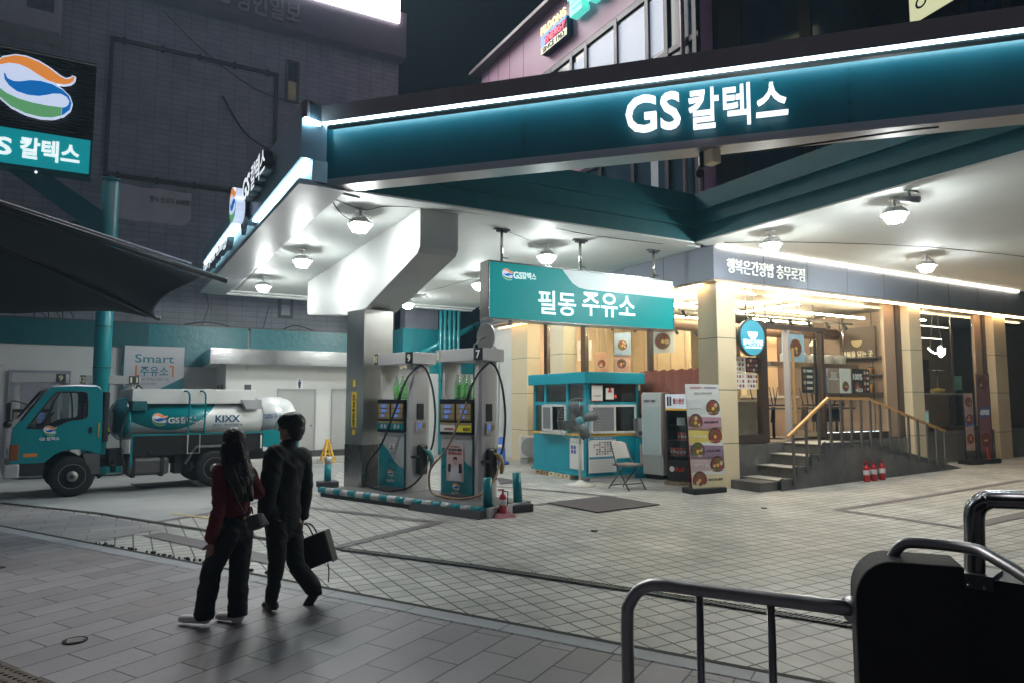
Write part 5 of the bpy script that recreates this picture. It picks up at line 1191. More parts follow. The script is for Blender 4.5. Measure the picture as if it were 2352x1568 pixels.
# bottles on the pumps
M_bot = glass('bottle_clear_plastic', (.72, .93, .78), .35); M_liq = mat('green_washer_fluid', (.26, .62, .22), .15, var=.3, vs=18); M_cap = mat('bottle_cap', (.5, .6, .52), .4)
def bottle():
    t = thing('washer_bottle', 'x', 'bottle', (0, 0, 0), 0, 'green washer fluid bottles on the pumps')
    pr = [(.001, 0), (.044, .002), (.048, .02)]
    for k in range(6): pr += [(.048, .03+k*.026), (.043, .043+k*.026)]
    pr += [(.048, .19), (.047, .22), (.03, .27), (.016, .30), (.016, .32)]
    mb = MB(); mb.lathe(pr, n=14); mb.build('shell', M_bot, t)
    pr2 = [(r*.97 if r > .01 else r, z+.004) for r, z in pr[:-5]]+[(.044, .195), (.001, .196)]
    mb = MB(); mb.lathe(pr2, n=14); mb.build('fluid', M_liq, t)
    mb = MB(); mb.lathe([(.018, .318), (.018, .342), (.001, .343)], n=12); mb.build('cap', M_cap, t)
    return t
b0 = bottle(); bl = [(pA, prz, (.30, .43, .56, .69), 0), (pB, R(-38), (.38, .52, .66), 4)]
bl_lab = ['green washer bottle on pump 7, farthest left of its four', 'green washer bottle on pump 7, second from the left', 'green washer bottle on pump 7, third from the left', 'green washer bottle on pump 7, next to the hose column',
          'green washer bottle on pump 9, leftmost of its three', 'green washer bottle on pump 9, middle of its three', 'green washer bottle on pump 9, next to the hose column']
i = 0
for P0, rz, xs_, _ in bl:
    Rz = Matrix.Rotation(rz, 3, 'Z')
    for k, x in enumerate(xs_):
        o = b0 if i == 0 else copy_tree(b0); o.location = Vector((P0.x, P0.y, .132+1.703))+Rz @ Vector((x, .12+.03*(k % 2), 0)); o.scale = (1.22, 1.22, 1.3); o.rotation_euler = (0, 0, k); o['label'] = bl_lab[i]; i += 1
# bollards, extinguisher
def bollard(x, y, h, label, silver=False, tilt=0., block=True, col=None):
    p = H(x, y, 0); t = thing('bollard', label, 'bollard', (p.x, p.y, GZ(PQ(p).x)), TH, 'teal bollards round the pump island'); z0 = .13 if block else .0
    if block: mb = MB(); mb.box(-.2, .2, -.17, .17, 0, .13); mb.build('block', mat('dark_rubber_block', (.035, .034, .04), .6, var=.15), t, bevel=.02)
    mb = MB(); mb.cyl((0, 0, z0+.002), (math.sin(tilt)*h, 0, z0+h*(.7 if silver else 1)), .075, .07, n=20); mb.build('post', M_teal, t)
    if silver: mb = MB(); mb.cyl((0, 0, z0+h*.702), (0, 0, z0+h), .072, n=20); mb.build('sleeve', M_trim, t)
    return t
bollard(1121, 1183, .46, 'teal bollard on a plastic wrapped block at the front corner of the island', tilt=-.03)
bollard(1190, 1173, .50, 'slightly tilted teal bollard on a grey block right of the red extinguisher', tilt=-.06)
bollard(752, 1118, .50, 'teal bollard with a silver sleeve at the left end of the island', True, 0, True)
def extinguisher():
    t = thing('fire_extinguisher', 'x', 'extinguisher', (0, 0, 0))
    mb = MB(); mb.lathe([(.001, 0), (.07, 0), (.075, .02), (.075, .33), (.06, .38), (.025, .41), (.022, .43), (.001, .43)], n=20); mb.build('cylinder', M_red, t)
    mb = MB(); mb.lathe([(.076, .17), (.0765, .18), (.0765, .28), (.076, .29)], n=20); mb.build('label_band', M_paper, t)
    mb = MB(); mb.cyl((0, 0, .43), (0, 0, .47), .022); mb.box(-.10, .02, -.014, .014, .475, .49); mb.hexa([(-.11, -.012, .50), (.03, -.012, .49), (.03, .012, .49), (-.11, .012, .50), (-.11, -.012, .515), (.03, -.012, .505), (.03, .012, .505), (-.11, .012, .515)]); mb.build('valve', M_red, t)
    mb = MB(); mb.tube([(.02, 0, .46), (.09, 0, .45), (.105, .0, .36), (.1, .01, .15)], .011, 8, steps=5); mb.build('hose', M_rubber, t)
    return t
e0 = extinguisher(); p = H(1155, 1186, 0)
e0.location = (p.x, p.y, .062); e0.scale = (.78, .78, .72); e0.rotation_euler = (0, 0, .3); e0['label'] = 'red extinguisher on a pink stand between the two front bollards'
ps_ = thing('extinguisher_stand', 'faded pink square stand under the red extinguisher by the pumps', 'stand', (p.x, p.y, 0), TH)
mb = MB(); mb.hexa([(-.17, -.15, 0), (.17, -.15, 0), (.17, .15, 0), (-.17, .15, 0), (-.13, -.11, .06), (.13, -.11, .06), (.13, .11, .06), (-.13, .11, .06)]); mb.build('base', mat('faded_pink_plastic', (.42, .16, .19), .6), ps_)
for k, (x, y) in enumerate(((1991, 1105), (2008, 1104), (2027, 1102))):
    o = copy_tree(e0); o.scale = (.88, .88, .86); pp = ON(x, y, q=-.9); o.location = W(pp.x, -.9, GZ(pp.x)); o.rotation_euler = (0, 0, TH+.2*k); o['group'] = 'red extinguishers by the ramp'
    o['label'] = ['red extinguisher by the ramp wall, leftmost of three', 'red extinguisher by the ramp wall, middle of three', 'red extinguisher by the ramp wall, rightmost of three'][k]
p = H(772, 1108, .13); o = copy_tree(e0); o.location = (p.x+.12, p.y+.45, .132); o['label'] = 'red extinguisher half hidden behind the steel column'
# back pumps by the wall
def ppos(x, y, q, p=None): v = ON(x, y, q=q); return v
v = ON(190, 850, q=9.5)
bp = pump('fuel_pump', 'grey fuel pump numbered 11 and 12 standing behind the tanker truck', W(v.x+.02, 9.5, 0), TH-R(2), '12', '11', 12, 'fuel pumps')
bp.scale = (1.18, 1, .94)
v = ON(75, 850, q=9.5)
bp2 = pump('fuel_pump', 'grey fuel pump at the far left behind the truck cab', W(v.x-.35, 9.6, 0), TH-R(2), '', '9', 12, 'fuel pumps')
bp2.scale = (1.0, 1, .95)
# yellow floor sign by the restroom
yf = thing('wet_floor_sign', 'yellow folding floor sign standing in front of the restroom step', 'floor sign', W(2.75, 10.1, .0), TH+.2)
for s in (-1, 1):
    mb = MB(); a = .16*s
    mb.hexa([(-.2, a-.012, 0), (-.14, a-.012, 0), (-.14, a+.012, 0), (-.2, a+.012, 0), (-.05, s*.01-.01, .62), (-.01, s*.01-.01, .62), (-.01, s*.01+.01, .62), (-.05, s*.01+.01, .62)])
    mb.hexa([(.14, a-.012, 0), (.2, a-.012, 0), (.2, a+.012, 0), (.14, a+.012, 0), (.01, s*.01-.01, .62), (.05, s*.01-.01, .62), (.05, s*.01+.01, .62), (.01, s*.01+.01, .62)])
    mb.box(-.06, .06, s*.018-.01, s*.018+.01, .58, .66)
    for zz in (.12, .25, .38, .5): 
        w_ = .17-.2*zz; y_ = a*(1-zz/.64); mb.box(-w_, w_, y_-.006, y_+.006, zz, zz+.03)
    mb.build('leg_frame', M_yel, yf)
yf.scale = (1., 1., 1.05)
# ============================================================ TEAL BOX, PIPES, MIRROR, AC
tbx = site('teal_tank_box', 'big teal sheet metal box under the back edge of the canopy', 'box')
a = ON(925, 830, q=12.2); b = ON(1020, 765, q=12.2)
mb = MB(); mb.box(a.x, b.x+.5, 12.2, 13.9, a.z-.1, b.z+.1); mb.build('box', M_tealg, tbx, bevel=.01)
mb = MB(); mb.box(a.x+.3, a.x+.34, 12.6, 13.8, 0, a.z-.1); mb.box(b.x+.3, b.x+.34, 12.6, 13.8, 0, a.z-.1); mb.build('stand', M_teald, tbx)
gp_ = None
for k, x in enumerate((1012, 1022, 1033, 1043, 1053)):
    v = ON(x, 770, q=11.4)
    if gp_ is None: gp_ = site('vent_pipe', 'x', 'pipe'); mb = MB(); mb.cyl((0, 0, 0), (0, 0, 1), .055, n=14); mb.build('tube', M_tealf, gp_); mb = MB(); mb.cyl((0, 0, .48), (0, 0, .50), .065, n=14); mb.build('clamp', M_teald, gp_); o = gp_
    else: o = copy_tree(gp_)
    o.location = W(v.x, 11.4, 0); o.scale = (1, 1, 5.1); o['group'] = 'teal vent pipes behind the pumps'
    o['label'] = ['teal vertical pipe, leftmost of the five behind the pumps', 'teal vertical pipe, second from the left behind the pumps', 'teal vertical pipe, middle of the five behind the pumps', 'teal vertical pipe, fourth from the left behind the pumps', 'teal vertical pipe, rightmost of the five behind the pumps'][k]
bt = site('teal_beam', 'slanting teal brace and wall band behind the vent pipes', 'beam')
a = ON(985, 800, q=11.5); b = ON(1100, 745, q=11.5)
mb = MB(); mb.tube([(a.x-.4, 11.5, a.z-.25), (b.x, 11.5, b.z)], .10, 10); mb.build('brace', M_tealf, bt)
mb = MB(); mb.box(6.0, 8.2, 11.6, 11.82, 2.745, 3.45); mb.build('band', M_tealf, bt)
mb = MB(); mb.box(4.4, 8.2, 11.62, 11.8, 0, 2.74); mb.build('lower_wall', M_white, bt)
mb = MB(); mb.tube([(7.1, 12.5, 3.5), (7.2, 12.4, 4.2), (7.6, 12.5, 4.6), (7.9, 12.6, 4.9)], .06, 8, steps=6); mb.tube([(7.3, 12.45, 3.5), (7.4, 12.35, 4.3), (7.7, 12.45, 4.9)], .06, 8, steps=6); mb.tube([(6.9, 12.55, 2.9), (7.0, 12.5, 3.2), (6.8, 12.5, 3.3), (6.75, 12.55, 3.05), (6.9, 12.55, 2.9)], .03, 8, steps=6); mb.build('flexible_duct', M_dgrey, bt)
mb = MB(); mb.box(6.3, 7.6, 13.4, 13.9, 4.0, 5.2); mb.box(5.0, 5.9, 13.6, 14.1, 4.25, 5.3); mb.build('louvre_unit', M_panelg, bt)
dp = site('downpipe', 'thick pipe painted teal above and white below beside the cream column', 'pipe')
v = ON(1160, 900, q=9.6)
mb = MB(); mb.cyl((v.x, 9.6, 0), (v.x, 9.6, 2.5), .1, n=16); mb.build('lower_pipe', M_white, dp)
mb = MB(); mb.cyl((v.x, 9.6, 2.505), (v.x, 9.6, 4.2), .102, n=16); mb.build('upper_pipe', M_tealf, dp)
mb = MB(); mb.tube([(v.x-.35, 9.5, 0.2), (v.x-.30, 9.5, 1.5), (v.x-.28, 9.5, 3.1), (v.x-.4, 9.5, 3.5), (v.x-.7, 9.5, 3.6)], .03, 8, steps=6); mb.build('conduit', M_grey, dp)
# convex traffic mirror seen from behind
m0 = D(1117, 775, 13.4)
mi = thing('convex_mirror', 'round brown backed traffic mirror sticking up behind pump 7', 'mirror', (m0.x, m0.y, 0), R(-50))
mb = MB(); mb.lathe([(.001, .05), (.15, .04), (.26, .0), (.27, -.02), (.001, -.02)], (0, 0, m0.z), 28, axis='y'); o_ = mb.build('back_shell', mat('mirror_back_brown', (.06, .045, .03), .5), mi)
mb = MB(); mb.lathe([(.262, .012), (.28, .0), (.28, -.03), (.262, -.03)], (0, 0, m0.z), 28, axis='y'); mb.build('rim', M_trim, mi)
mb = MB(); mb.tube([(0, -.03, m0.z), (-.02, -.12, m0.z-.05), (-.2, -.15, m0.z-.14)], .014, 8); mb.cyl((-.2, -.15, m0.z-.14), (-.2, -.15, 2.84), .016); mb.build('arm', M_trim, mi)
# air conditioner
v = PQ(H(1172, 1063, 0)); w_ = PQ(H(1222, 1055, 0))
ac = thing('air_conditioner', 'white outdoor air conditioner unit beside the teal kiosk', 'air conditioner', W(v.x+.15, v.y-.35, .17), TH-R(18))
mb = MB(); mb.box(0, .82, 0, .32, 0, .62); mb.build('case', M_white, ac, bevel=.02)
mb = MB(); mb.lathe([(.25, -.012), (.27, -.012), (.27, -.004), (.25, -.004)], (.28, 0, .31), 26, axis='y'); mb.lathe([(.001, -.014), (.05, -.014), (.05, -.004), (.001, -.004)], (.28, 0, .31), 16, axis='y')
for k in range(5): mb.lathe([(.07+k*.038, -.010), (.074+k*.038, -.010), (.074+k*.038, -.004), (.07+k*.038, -.004)], (.28, 0, .31), 24, axis='y')
mb.build('fan_grille', M_grey, ac); mb = MB(); mb.disc((.28, -.002, .31), .25, 26); mb.build('fan_recess', M_dgrey, ac)
text('LG', ac, (.68, -.004, .36), w=.1, h=.06, m=M_dtxt, bold=.02); mb = MB(); mb.disc((.68, -.003, .47), .035, 18); mb.build('red_badge', M_red, ac)
mb = MB(); mb.box(.05, .2, .02, .3, -.17, -.003); mb.box(.6, .75, .02, .3, -.17, -.003); mb.build('foot_block', M_grey, ac)
bc_ = site('waste_bin', 'blue plastic bin with a white band beside the air conditioner', 'bin')
v = PQ(H(1152, 1065, 0)); mb = MB(); mb.lathe([(.001, 0), (.22, 0), (.20, .08), (.12, .1), (.09, .75), (.001, .78)], (v.x, v.y, 0.0), 18); mb.build('cone', mat('blue_plastic', (.02, .10, .42), .5), bc_); mb = MB(); mb.lathe([(.112, .45), (.112, .56)], (v.x, v.y, 0), 18); mb.build('band', M_paper, bc_)
# ============================================================ KIOSK
kk = site('cashier_kiosk', 'small teal cashier booth with white sliding windows', 'kiosk')
k0, k1, c0_, c1_ = 6.62, 8.15, 2.62, 4.9     # p range, q range
M_ktl = mat('kiosk_teal', lin('008fa3'), .4, var=.04, vs=1.5)
mb = MB(); mb.box(k0, k1, c0_, c1_, .14, 1.0); mb.build('body', M_ktl, kk)
mb = MB(); mb.box(k0-.05, k1, c0_-.05, c1_+.05, .11, .15); mb.build('skirting', M_ktl, kk); mb = MB(); mb.box(k0+.1, k1-.1, c0_-.0, c0_+.3, 0, .108); mb.build('white_base', M_white, kk)
mb = MB(); mb.box(k0-.10, k1+.1, c0_-.12, c1_+.1, 2.2, 2.46); mb.build('roof', M_ktl, kk, bevel=.01)
mb = MB(); mb.box(k0-.012, k1, c0_-.012, c1_+.01, 1.003, 1.05); mb.build('yellow_stripe', M_yel, kk)
mb = MB()
for q in (c0_, 3.33, 4.3, c1_-.09): mb.box(k0, k0+.07, q, q+.085, 1.052, 2.2)
for p in (k0+.072, k1-.07): mb.box(p, p+.07, c0_, c0_+.06, 1.052, 2.2)
mb.box(k0+.004, k0+.06, c0_, c1_, 1.70, 1.78); mb.box(k0, k1, c0_+.004, c0_+.055, 1.70, 1.78); mb.build('posts', M_ktl, kk)
mb = MB(); mb.box(k0+.03, k0+.036, c0_+.085, c1_-.09, 1.06, 2.2); mb.box(k0+.07, k1, c0_+.025, c0_+.031, 1.06, 2.2); mb.build('window_pane', glass('kiosk_glass', (.75, .8, .8), .14), kk)
mb = MB(); mb.box(k0+.1, k1-.05, c0_+.15, c1_-.1, 1.0, 1.08); mb.box(k1-.06, k1, c0_, c1_, 1.05, 2.2); mb.box(k0, k1, c1_-.05, c1_, 1.05, 2.2); mb.build('interior', mat('kiosk_interior', (.24, .20, .17), .6, var=.3, vs=6), kk)
M_pvc = mat('white_window_frame', (.62, .62, .60), .35)
def slidewin(axis, a0, a1, z0, z1, off, name='sliding_window'):
    mb = MB(); t_ = .05
    for (u0, u1, w0, w1) in ((a0, a1, z0, z0+t_), (a0, a1, z1-t_, z1), (a0, a0+t_, z0+t_, z1-t_), (a1-t_, a1, z0+t_, z1-t_)):
        if axis == 'q': mb.box(off-.03, off, u0, u1, w0, w1)
        else: mb.box(u0, u1, off-.03, off, w0, w1)
    return mb.build(name, M_pvc, kk)
slidewin('q', 3.40, 4.36, 1.06, 1.72, k0-.002); s2_ = slidewin('q', 3.95, 4.40, 1.08, 1.70, k0-.034)
mb = MB(); mb.box(k0-.055, k0-.05, 4.0, 4.35, 1.13, 1.65); mb.build('mesh_screen', mat('grey_mesh', (.17, .18, .19), .6), s2_)
slidewin('p', k0+.08, k1-.1, 1.06, 1.72, c0_-.002); s3_ = slidewin('p', k0+.1, k0+.80, 1.07, 1.71, c0_-.034)
mb = MB(); mb.box(k0+.15, k0+.75, c0_-.055, c0_-.05, 1.12, 1.66); mb.build('mesh_screen', mat('grey_mesh', (.17, .18, .19), .6), s3_)
mb = MB(); mb.box(k0-.10, k0-.002, 3.35, 4.42, 1.02, 1.055); mb.build('sill', M_pvc, kk)
mb = MB(); mb.box(k0-.11, k0-.105, 2.7, 2.72, 2.2, 2.21)
# papers on the kiosk
def kpaper(p0, p1, z0, z1, lb, m=M_paper, d=.012, name='notice'):
    t = site(name, lb, 'notice'); mb = MB(); mb.box(p0, p1, c0_-.062-d, c0_-.062, z0, z1); return t, mb.build('sheet', m, t)
t, s = kpaper(k0+.12, k0+.42, 1.80, 2.16, 'white notice with a pink border in the upper kiosk window'); mb = MB(); mb.box(k0+.13, k0+.41, c0_-.077, c0_-.0745, 1.80, 1.815); mb.box(k0+.13, k0+.41, c0_-.077, c0_-.0745, 2.145, 2.16); mb.build('border', mat('pink_border', (.55, .2, .22), .5), s); text('주차금지', s, (k0+.27, c0_-.078, 1.92), w=.2, h=.04, m=M_dtxt, bold=0)
t, s = kpaper(k0+.52, k0+.74, 1.84, 2.10, 'small card with a red ribbon mark in the upper kiosk window'); mb = MB(); mb.disc((k0+.63, c0_-.076, 2.08), .04, 12); mb.disc((k0+.60, c0_-.077, 2.02), .03, 10); mb.disc((k0+.66, c0_-.077, 2.02), .03, 10); mb.build('ribbon', M_red, s)
kd_ = site('led_price_display', 'small red LED display inside the upper kiosk window', 'display'); mb = MB(); mb.box(k0+.6, k0+1.1, c0_+.10, c0_+.16, 1.80, 1.99); b_ = mb.build('case', M_black, kd_); text('54', b_, (k0+.87, c0_+.09, 1.91), w=.16, h=.08, m=mat('red_led', (.8, .02, .02), .5, var=0, emit=(1., .05, .05), es=2.), bold=.02)
t, s = kpaper(k0+.02, k0+.78, .18, 1.0, 'white and blue price board with tables on the kiosk front', d=.02, name='price_board')
mb = MB(); y_ = c0_-.0845
mb.box(k0+.02, k0+.78, y_-.002, y_, .93, 1.0); mb.box(k0+.02, k0+.78, y_-.002, y_, .50, .55); mb.box(k0+.02, k0+.78, y_-.002, y_, .18, .20); mb.build('blue_header', mat('header_blue', (.06, .22, .36), .5), s)
text('제휴카드 세차 할인 비교 안내', s, (k0+.4, y_-.004, .965), w=.5, h=.03, m=M_wtxt, bold=0)
mb = MB()
for j in range(6):
    for i_ in range(7):
        if random.random() < .8: mb.box(k0+.14+i_*.075, k0+.19+i_*.075, y_-.002, y_, .60+j*.05, .63+j*.05, random.choice((0, 0, 1, 2)))
for j in range(5): mb.box(k0+.06, k0+.74, y_-.002, y_, .24+j*.05, .245+j*.05, 2)
mb.build('printed_tables', [M_dtxt, mat('ink_red', (.4, .08, .08), .5), mat('ink_grey', (.3, .3, .33), .5)], s)
t = site('leaflet', 'white leaflet with blue squares hanging on the kiosk side', 'notice'); mb = MB(); mb.box(k0-.016, k0-.008, 2.70, 3.25, .25, .95); s = mb.build('sheet', M_paper, t)
mb = MB()
for i_ in range(2):
    for j in range(2): mb.box(k0-.019, k0-.017, 3.0+i_*.11, 3.08+i_*.11, .60+j*.1, .68+j*.1)
mb.build('blue_square', mat('ink_blue', (.05, .08, .3), .5), s)
# boxes under the kiosk
for k, (q, w, h, m, lb) in enumerate(((4.58, .24, .16, mat('wood_crate', (.42, .27, .13), .6, var=.15), 'small wooden crate at the left end under the kiosk'), (4.28, .22, .13, mat('wood_crate', (.42, .27, .13), .6, var=.15), 'plain wooden box second from the left under the kiosk'), (3.98, .26, .17, M_cream, 'cream file box under the kiosk, left one of three'), (3.66, .27, .17, M_cream, 'cream file box under the kiosk, middle one of three'), (3.32, .27, .17, M_cream, 'cream file box under the kiosk, right one of three'))):
    t = site('storage_box', lb, 'box'); t['group'] = 'boxes under the kiosk'
    mb = MB(); mb.box(k0-.06, k0+.2, q-w/2, q+w/2, 0, .10); o = mb.build('body', m, t, bevel=.004)
    mb = MB(); mb.box(k0-.064, k0-.0605, q-.04, q+.04, .05, .075); mb.build('handle_slot', M_dtxt, o)
for o in [o for o in COL.objects if o.name.startswith('cashier_kiosk')]: pass
# ============================================================ FAN
p = H(1333, 1114, 0)
fn = thing('pedestal_fan', 'big pedestal fan with a wire cage standing before the kiosk', 'fan', (p.x, p.y, 0), R(-8))
hz_ = 1.8+(920-965)/1568*14.5
M_fanw = mat('fan_white', (.58, .57, .53), .4); M_fang = mat('fan_blade_grey', (.10, .105, .105), .35)
mb = MB(); mb.lathe([(.001, .0), (.33, .0), (.33, .015), (.12, .06), (.04, .12), (.001, .12)], n=30); mb.build('base', M_fanw, fn)
mb = MB(); mb.cyl((0, .0, .12), (0, .0, .95), .035); mb.cyl((0, 0, .95), (0, 0, hz_-.08), .022); mb.build('pole', M_fanw, fn)
mb = MB(); mb.lathe([(.001, .02), (.09, .03), (.1, .12), (.08, .24), (.001, .26)], (0, .02, hz_), 20, axis='y'); mb.build('motor', M_fang, fn)
mb = MB(); Rr = .48
for k in range(40):
    a = 2*math.pi*k/40; c, s = math.cos(a), math.sin(a)
    mb.tube([(.09*c, -.17, hz_+.09*s), (.3*c, -.15, hz_+.3*s), (Rr*c, -.05, hz_+Rr*s)], .0036, 4); mb.tube([(.1*c, .06, hz_+.1*s), (.35*c, .06, hz_+.35*s), (Rr*c, -.05, hz_+Rr*s)], .0036, 4)
for r_, y in ((Rr, -.05), (.3, -.15), (.18, -.165)): mb.tube([(r_*math.cos(k*.1571), y, hz_+r_*math.sin(k*.1571)) for k in range(41)], .005 if r_ == Rr else .003, 5)
mb.build('wire_cage', mat('fan_cage_wire', (.30, .31, .30), .35, .6), fn)
mb = MB(); mb.lathe([(.001, -.185), (.075, -.182), (.085, -.17), (.001, -.165)], (0, 0, hz_), 20, axis='y'); mb.build('hub_badge', mat('hub_teal', (.12, .32, .36), .4), fn)
for k in range(4):
    a = R(20)+k*math.pi/2; mb = MB(); pts = []
    for r_, w in ((.06, .04), (.2, .09), (.33, .11), (.41, .08)):
        for s in (-1, 1): pts.append((r_, s*w))
    vs = [(r_*math.cos(a)-w*math.sin(a), -.08+w*.35, hz_+r_*math.sin(a)+w*math.cos(a)) for r_, w in pts]
    mb.add(vs, [(0, 1, 3, 2), (2, 3, 5, 4), (4, 5, 7, 6)], 0, True); o = mb.build('blade', M_fang, fn); sd = o.modifiers.new('solidify', 'SOLIDIFY'); sd.thickness = .006
# ============================================================ FOLDING CHAIR
p = H(1440, 1122, 0)
fc = thing('folding_chair', 'folding chair with pale backrest and padded seat in front of the fridge', 'chair', (p.x, p.y, 0), R(38)); fc.scale = (1.12, 1.12, 1.12)
M_cf = mat('chair_frame', (.06, .058, .06), .4, .5); M_cs = mat('chair_pad', (.19, .15, .14), .7, var=.25, vs=40, bump=.3, bs=80); M_cb = mat('chair_back_white', (.58, .56, .52), .4)
for s in (-1, 1):
    mb = MB(); mb.tube([(s*.22, -.26, 0), (s*.22, .06, .46), (s*.20, .20, .84)], .012, 8); mb.build('front_leg', M_cf, fc)
    mb = MB(); mb.tube([(s*.19, .28, 0), (s*.19, -.10, .42)], .012, 8); mb.build('rear_leg', M_cf, fc)
mb = MB(); mb.tube([(-.22, -.18, .11), (.22, -.18, .11)], .009, 8); mb.tube([(-.19, .23, .06), (.19, .23, .06)], .009, 8); mb.build('stretcher', M_cf, fc)
mb = MB(); mb.box(-.2, .2, -.24, .17, .42, .47); mb.build('seat', M_cs, fc, bevel=.02)
rg = []
for t_ in range(9):
    u = -1+t_/4; rg.append([(u*.215, .09+.05*(1-u*u)-.0, .55), (u*.215, .11+.05*(1-u*u), .55), (u*.21, .21+.04*(1-u*u), .86-.05*abs(u)**3), (u*.21, .19+.04*(1-u*u), .86-.05*abs(u)**3)])
mb = MB(); mb.rings(rg, 0, False); mb.build('backrest', M_cb, fc, bevel=.008)
# ============================================================ FRIDGES, BANNERS
fa1 = PQ(H(1478, 1098, 0)); fb1 = PQ(H(1535, 1113, 0)); fr1 = thing('drinks_fridge', 'white upright glass door fridge beside the kiosk', 'fridge', W(fa1.x-.02, fa1.y-.02, 0), R(-50)); 
fw = .58
mb = MB(); mb.box(0, fw, 0, .55, .12, 2.0); mb.build('case', M_white, fr1, bevel=.012)
mb = MB(); mb.box(.05, fw-.05, .04, .5, .0, .118); mb.build('plinth', M_black, fr1)
mb = MB(); mb.box(.01, fw-.01, -.045, -.003, .55, 1.96); d = mb.build('door', mat('fridge_door_white', (.6, .62, .62), .35), fr1, bevel=.008)
mb = MB(); mb.box(.07, fw-.06, -.05, -.046, .62, 1.68); mb.build('glass', mat('frosted_glass', (.42, .52, .52), .18, var=.06, emit=(.45, .55, .55), es=.08), d)
text('SIGN TIME', d, (fw*.45, -.048, 1.80), w=.32, h=.06, m=M_dtxt, bold=.02)
mb = MB()
for k in range(8): mb.box(.03, fw-.03, -.03, -.003, .16+k*.045, .185+k*.045)
mb.build('grille', M_white, fr1); mb = MB(); mb.box(-.012, -.001, -.06, -.03, 1.15, 1.5); mb.build('handle', M_black, fr1)
fr2 = thing('energy_drink_fridge', 'black and red drinks fridge with glass door and red cans', 'fridge', W(fb1.x, fb1.y+.03, 0), R(-40)); fw2 = .50
mb = MB(); mb.box(0, fw2, .30, .34, .1, 1.9); mb.box(0, .03, 0, .3, .1, 1.9); mb.box(fw2-.03, fw2, 0, .3, .1, 1.9); mb.box(.03, fw2-.03, 0, .3, .1, .55); mb.box(.03, fw2-.03, 0, .3, 1.62, 1.9); mb.build('case', M_black, fr2)
M_rdw = mat('wine_red_side', (.20, .012, .025), .35)
mb = MB(); mb.box(fw2+.001, fw2+.006, 0, .34, .1, 1.2); mb.build('side_panel', M_rdw, fr2)
mb = MB(); mb.box(.0, fw2, -.02, -.002, 1.6, 1.95); hd = mb.build('header', mat('header_pale', (.6, .66, .72), .4, emit=(.6, .68, .75), es=.25), fr2)
text('불스원샷', hd, (fw2*.62, -.024, 1.80), w=.26, h=.13, m=M_red, bold=.03); mb = MB(); mb.box(.0, fw2, -.024, -.0205, 1.6, 1.64); mb.build('yellow_edge', M_yel, hd)
mb = MB()
for k in range(2): mb.box(.04+k*.06, .08+k*.06, -.024, -.0205, 1.7, 1.9)
mb.build('can_picture', M_dtxt, hd)
mb = MB(); mb.box(.03, fw2-.03, -.01, -.004, .58, 1.59); mb.build('glass_door', M_glass, fr2)
mb = MB()
for z in (.62, .95, 1.27): mb.box(.03, fw2-.03, .02, .29, z, z+.012)
mb.build('shelf', M_dgrey, fr2)
text('Bull', fr2, (fw2*.6, -.006, .35), w=.2, h=.09, m=M_red, bold=.02, italic=.2); mb = MB(); mb.disc((.12, -.005, .35), .06, 16); mb.build('bull_badge', M_paper, fr2)
mb = MB(); mb.box(-.05, fw2+.02, -.03, .36, 0, .09); mb.build('pallet', mat('worn_wood', (.2, .14, .09), .7, var=.3, vs=12), fr2)
can = thing('drink_can', 'x', 'can', (0, 0, 0)); mb = MB(); mb.lathe([(.001, 0), (.03, 0), (.033, .01), (.033, .15), (.026, .165), (.001, .165)], n=14); mb.build('shell', mat('can_red', (.45, .03, .03), .3, .2), can); mb = MB(); mb.lathe([(.0335, .05), (.0335, .1)], n=14); mb.build('band', M_trim, can)
Mf = Matrix.Translation(fr2.location) @ Matrix.Rotation(R(-40), 4, 'Z'); i = 0
mats_c = [(('can_orange', (.5, .14, .02)), 'orange'), (('can_blue', (.03, .06, .3)), 'blue')]
for (z, zn_) in ((.632, 'bottom'), (.962, 'middle')):
    for k in range(5 if z < .9 else 3):
        x = (.08 if z < .9 else .26)+k*.075
        o = can if i == 0 else copy_tree(can); o.location = Mf @ Vector((x, .08, z)); o['group'] = 'drink cans in the black fridge'
        o['label'] = '%s red can on the %s shelf of the black fridge' % ((['leftmost', 'second from left', 'central', 'fourth from left', 'rightmost'] if z < .9 else ['leftmost', 'central', 'rightmost'])[k], zn_); i += 1
pk = thing('snack_pack', 'pale stacked packs on the top shelf of the black fridge', 'pack', Mf @ Vector((.30, .1, 1.283))); mb = MB(); mb.box(-.08, .08, -.05, .05, 0, .08); mb.box(-.075, .075, -.045, .05, .082, .16); mb.build('carton', M_paper, pk)
# teal cabinet with a noticeboard between kiosk and fridge
cb = site('small_cabinet', 'narrow teal cabinet carrying a microwave between kiosk and fridge', 'cabinet')
mb = MB(); mb.box(8.02, 8.3, 2.5, 2.9, 0, .95); mb.build('body', M_ktl, cb)
mb = MB(); mb.box(8.06, 8.28, 2.485, 2.497, .3, .8); s = mb.build('notice', M_paper, cb)
mw = site('microwave', 'silver box appliance standing on the narrow teal cabinet', 'appliance'); mb = MB(); mb.box(8.0, 8.32, 2.48, 2.85, .955, 1.4); mb.build('case', M_trim, mw, bevel=.01); mb = MB(); mb.box(8.02, 8.3, 2.47, 2.478, 1.0, 1.1); mb.build('door', M_dgrey, mw)
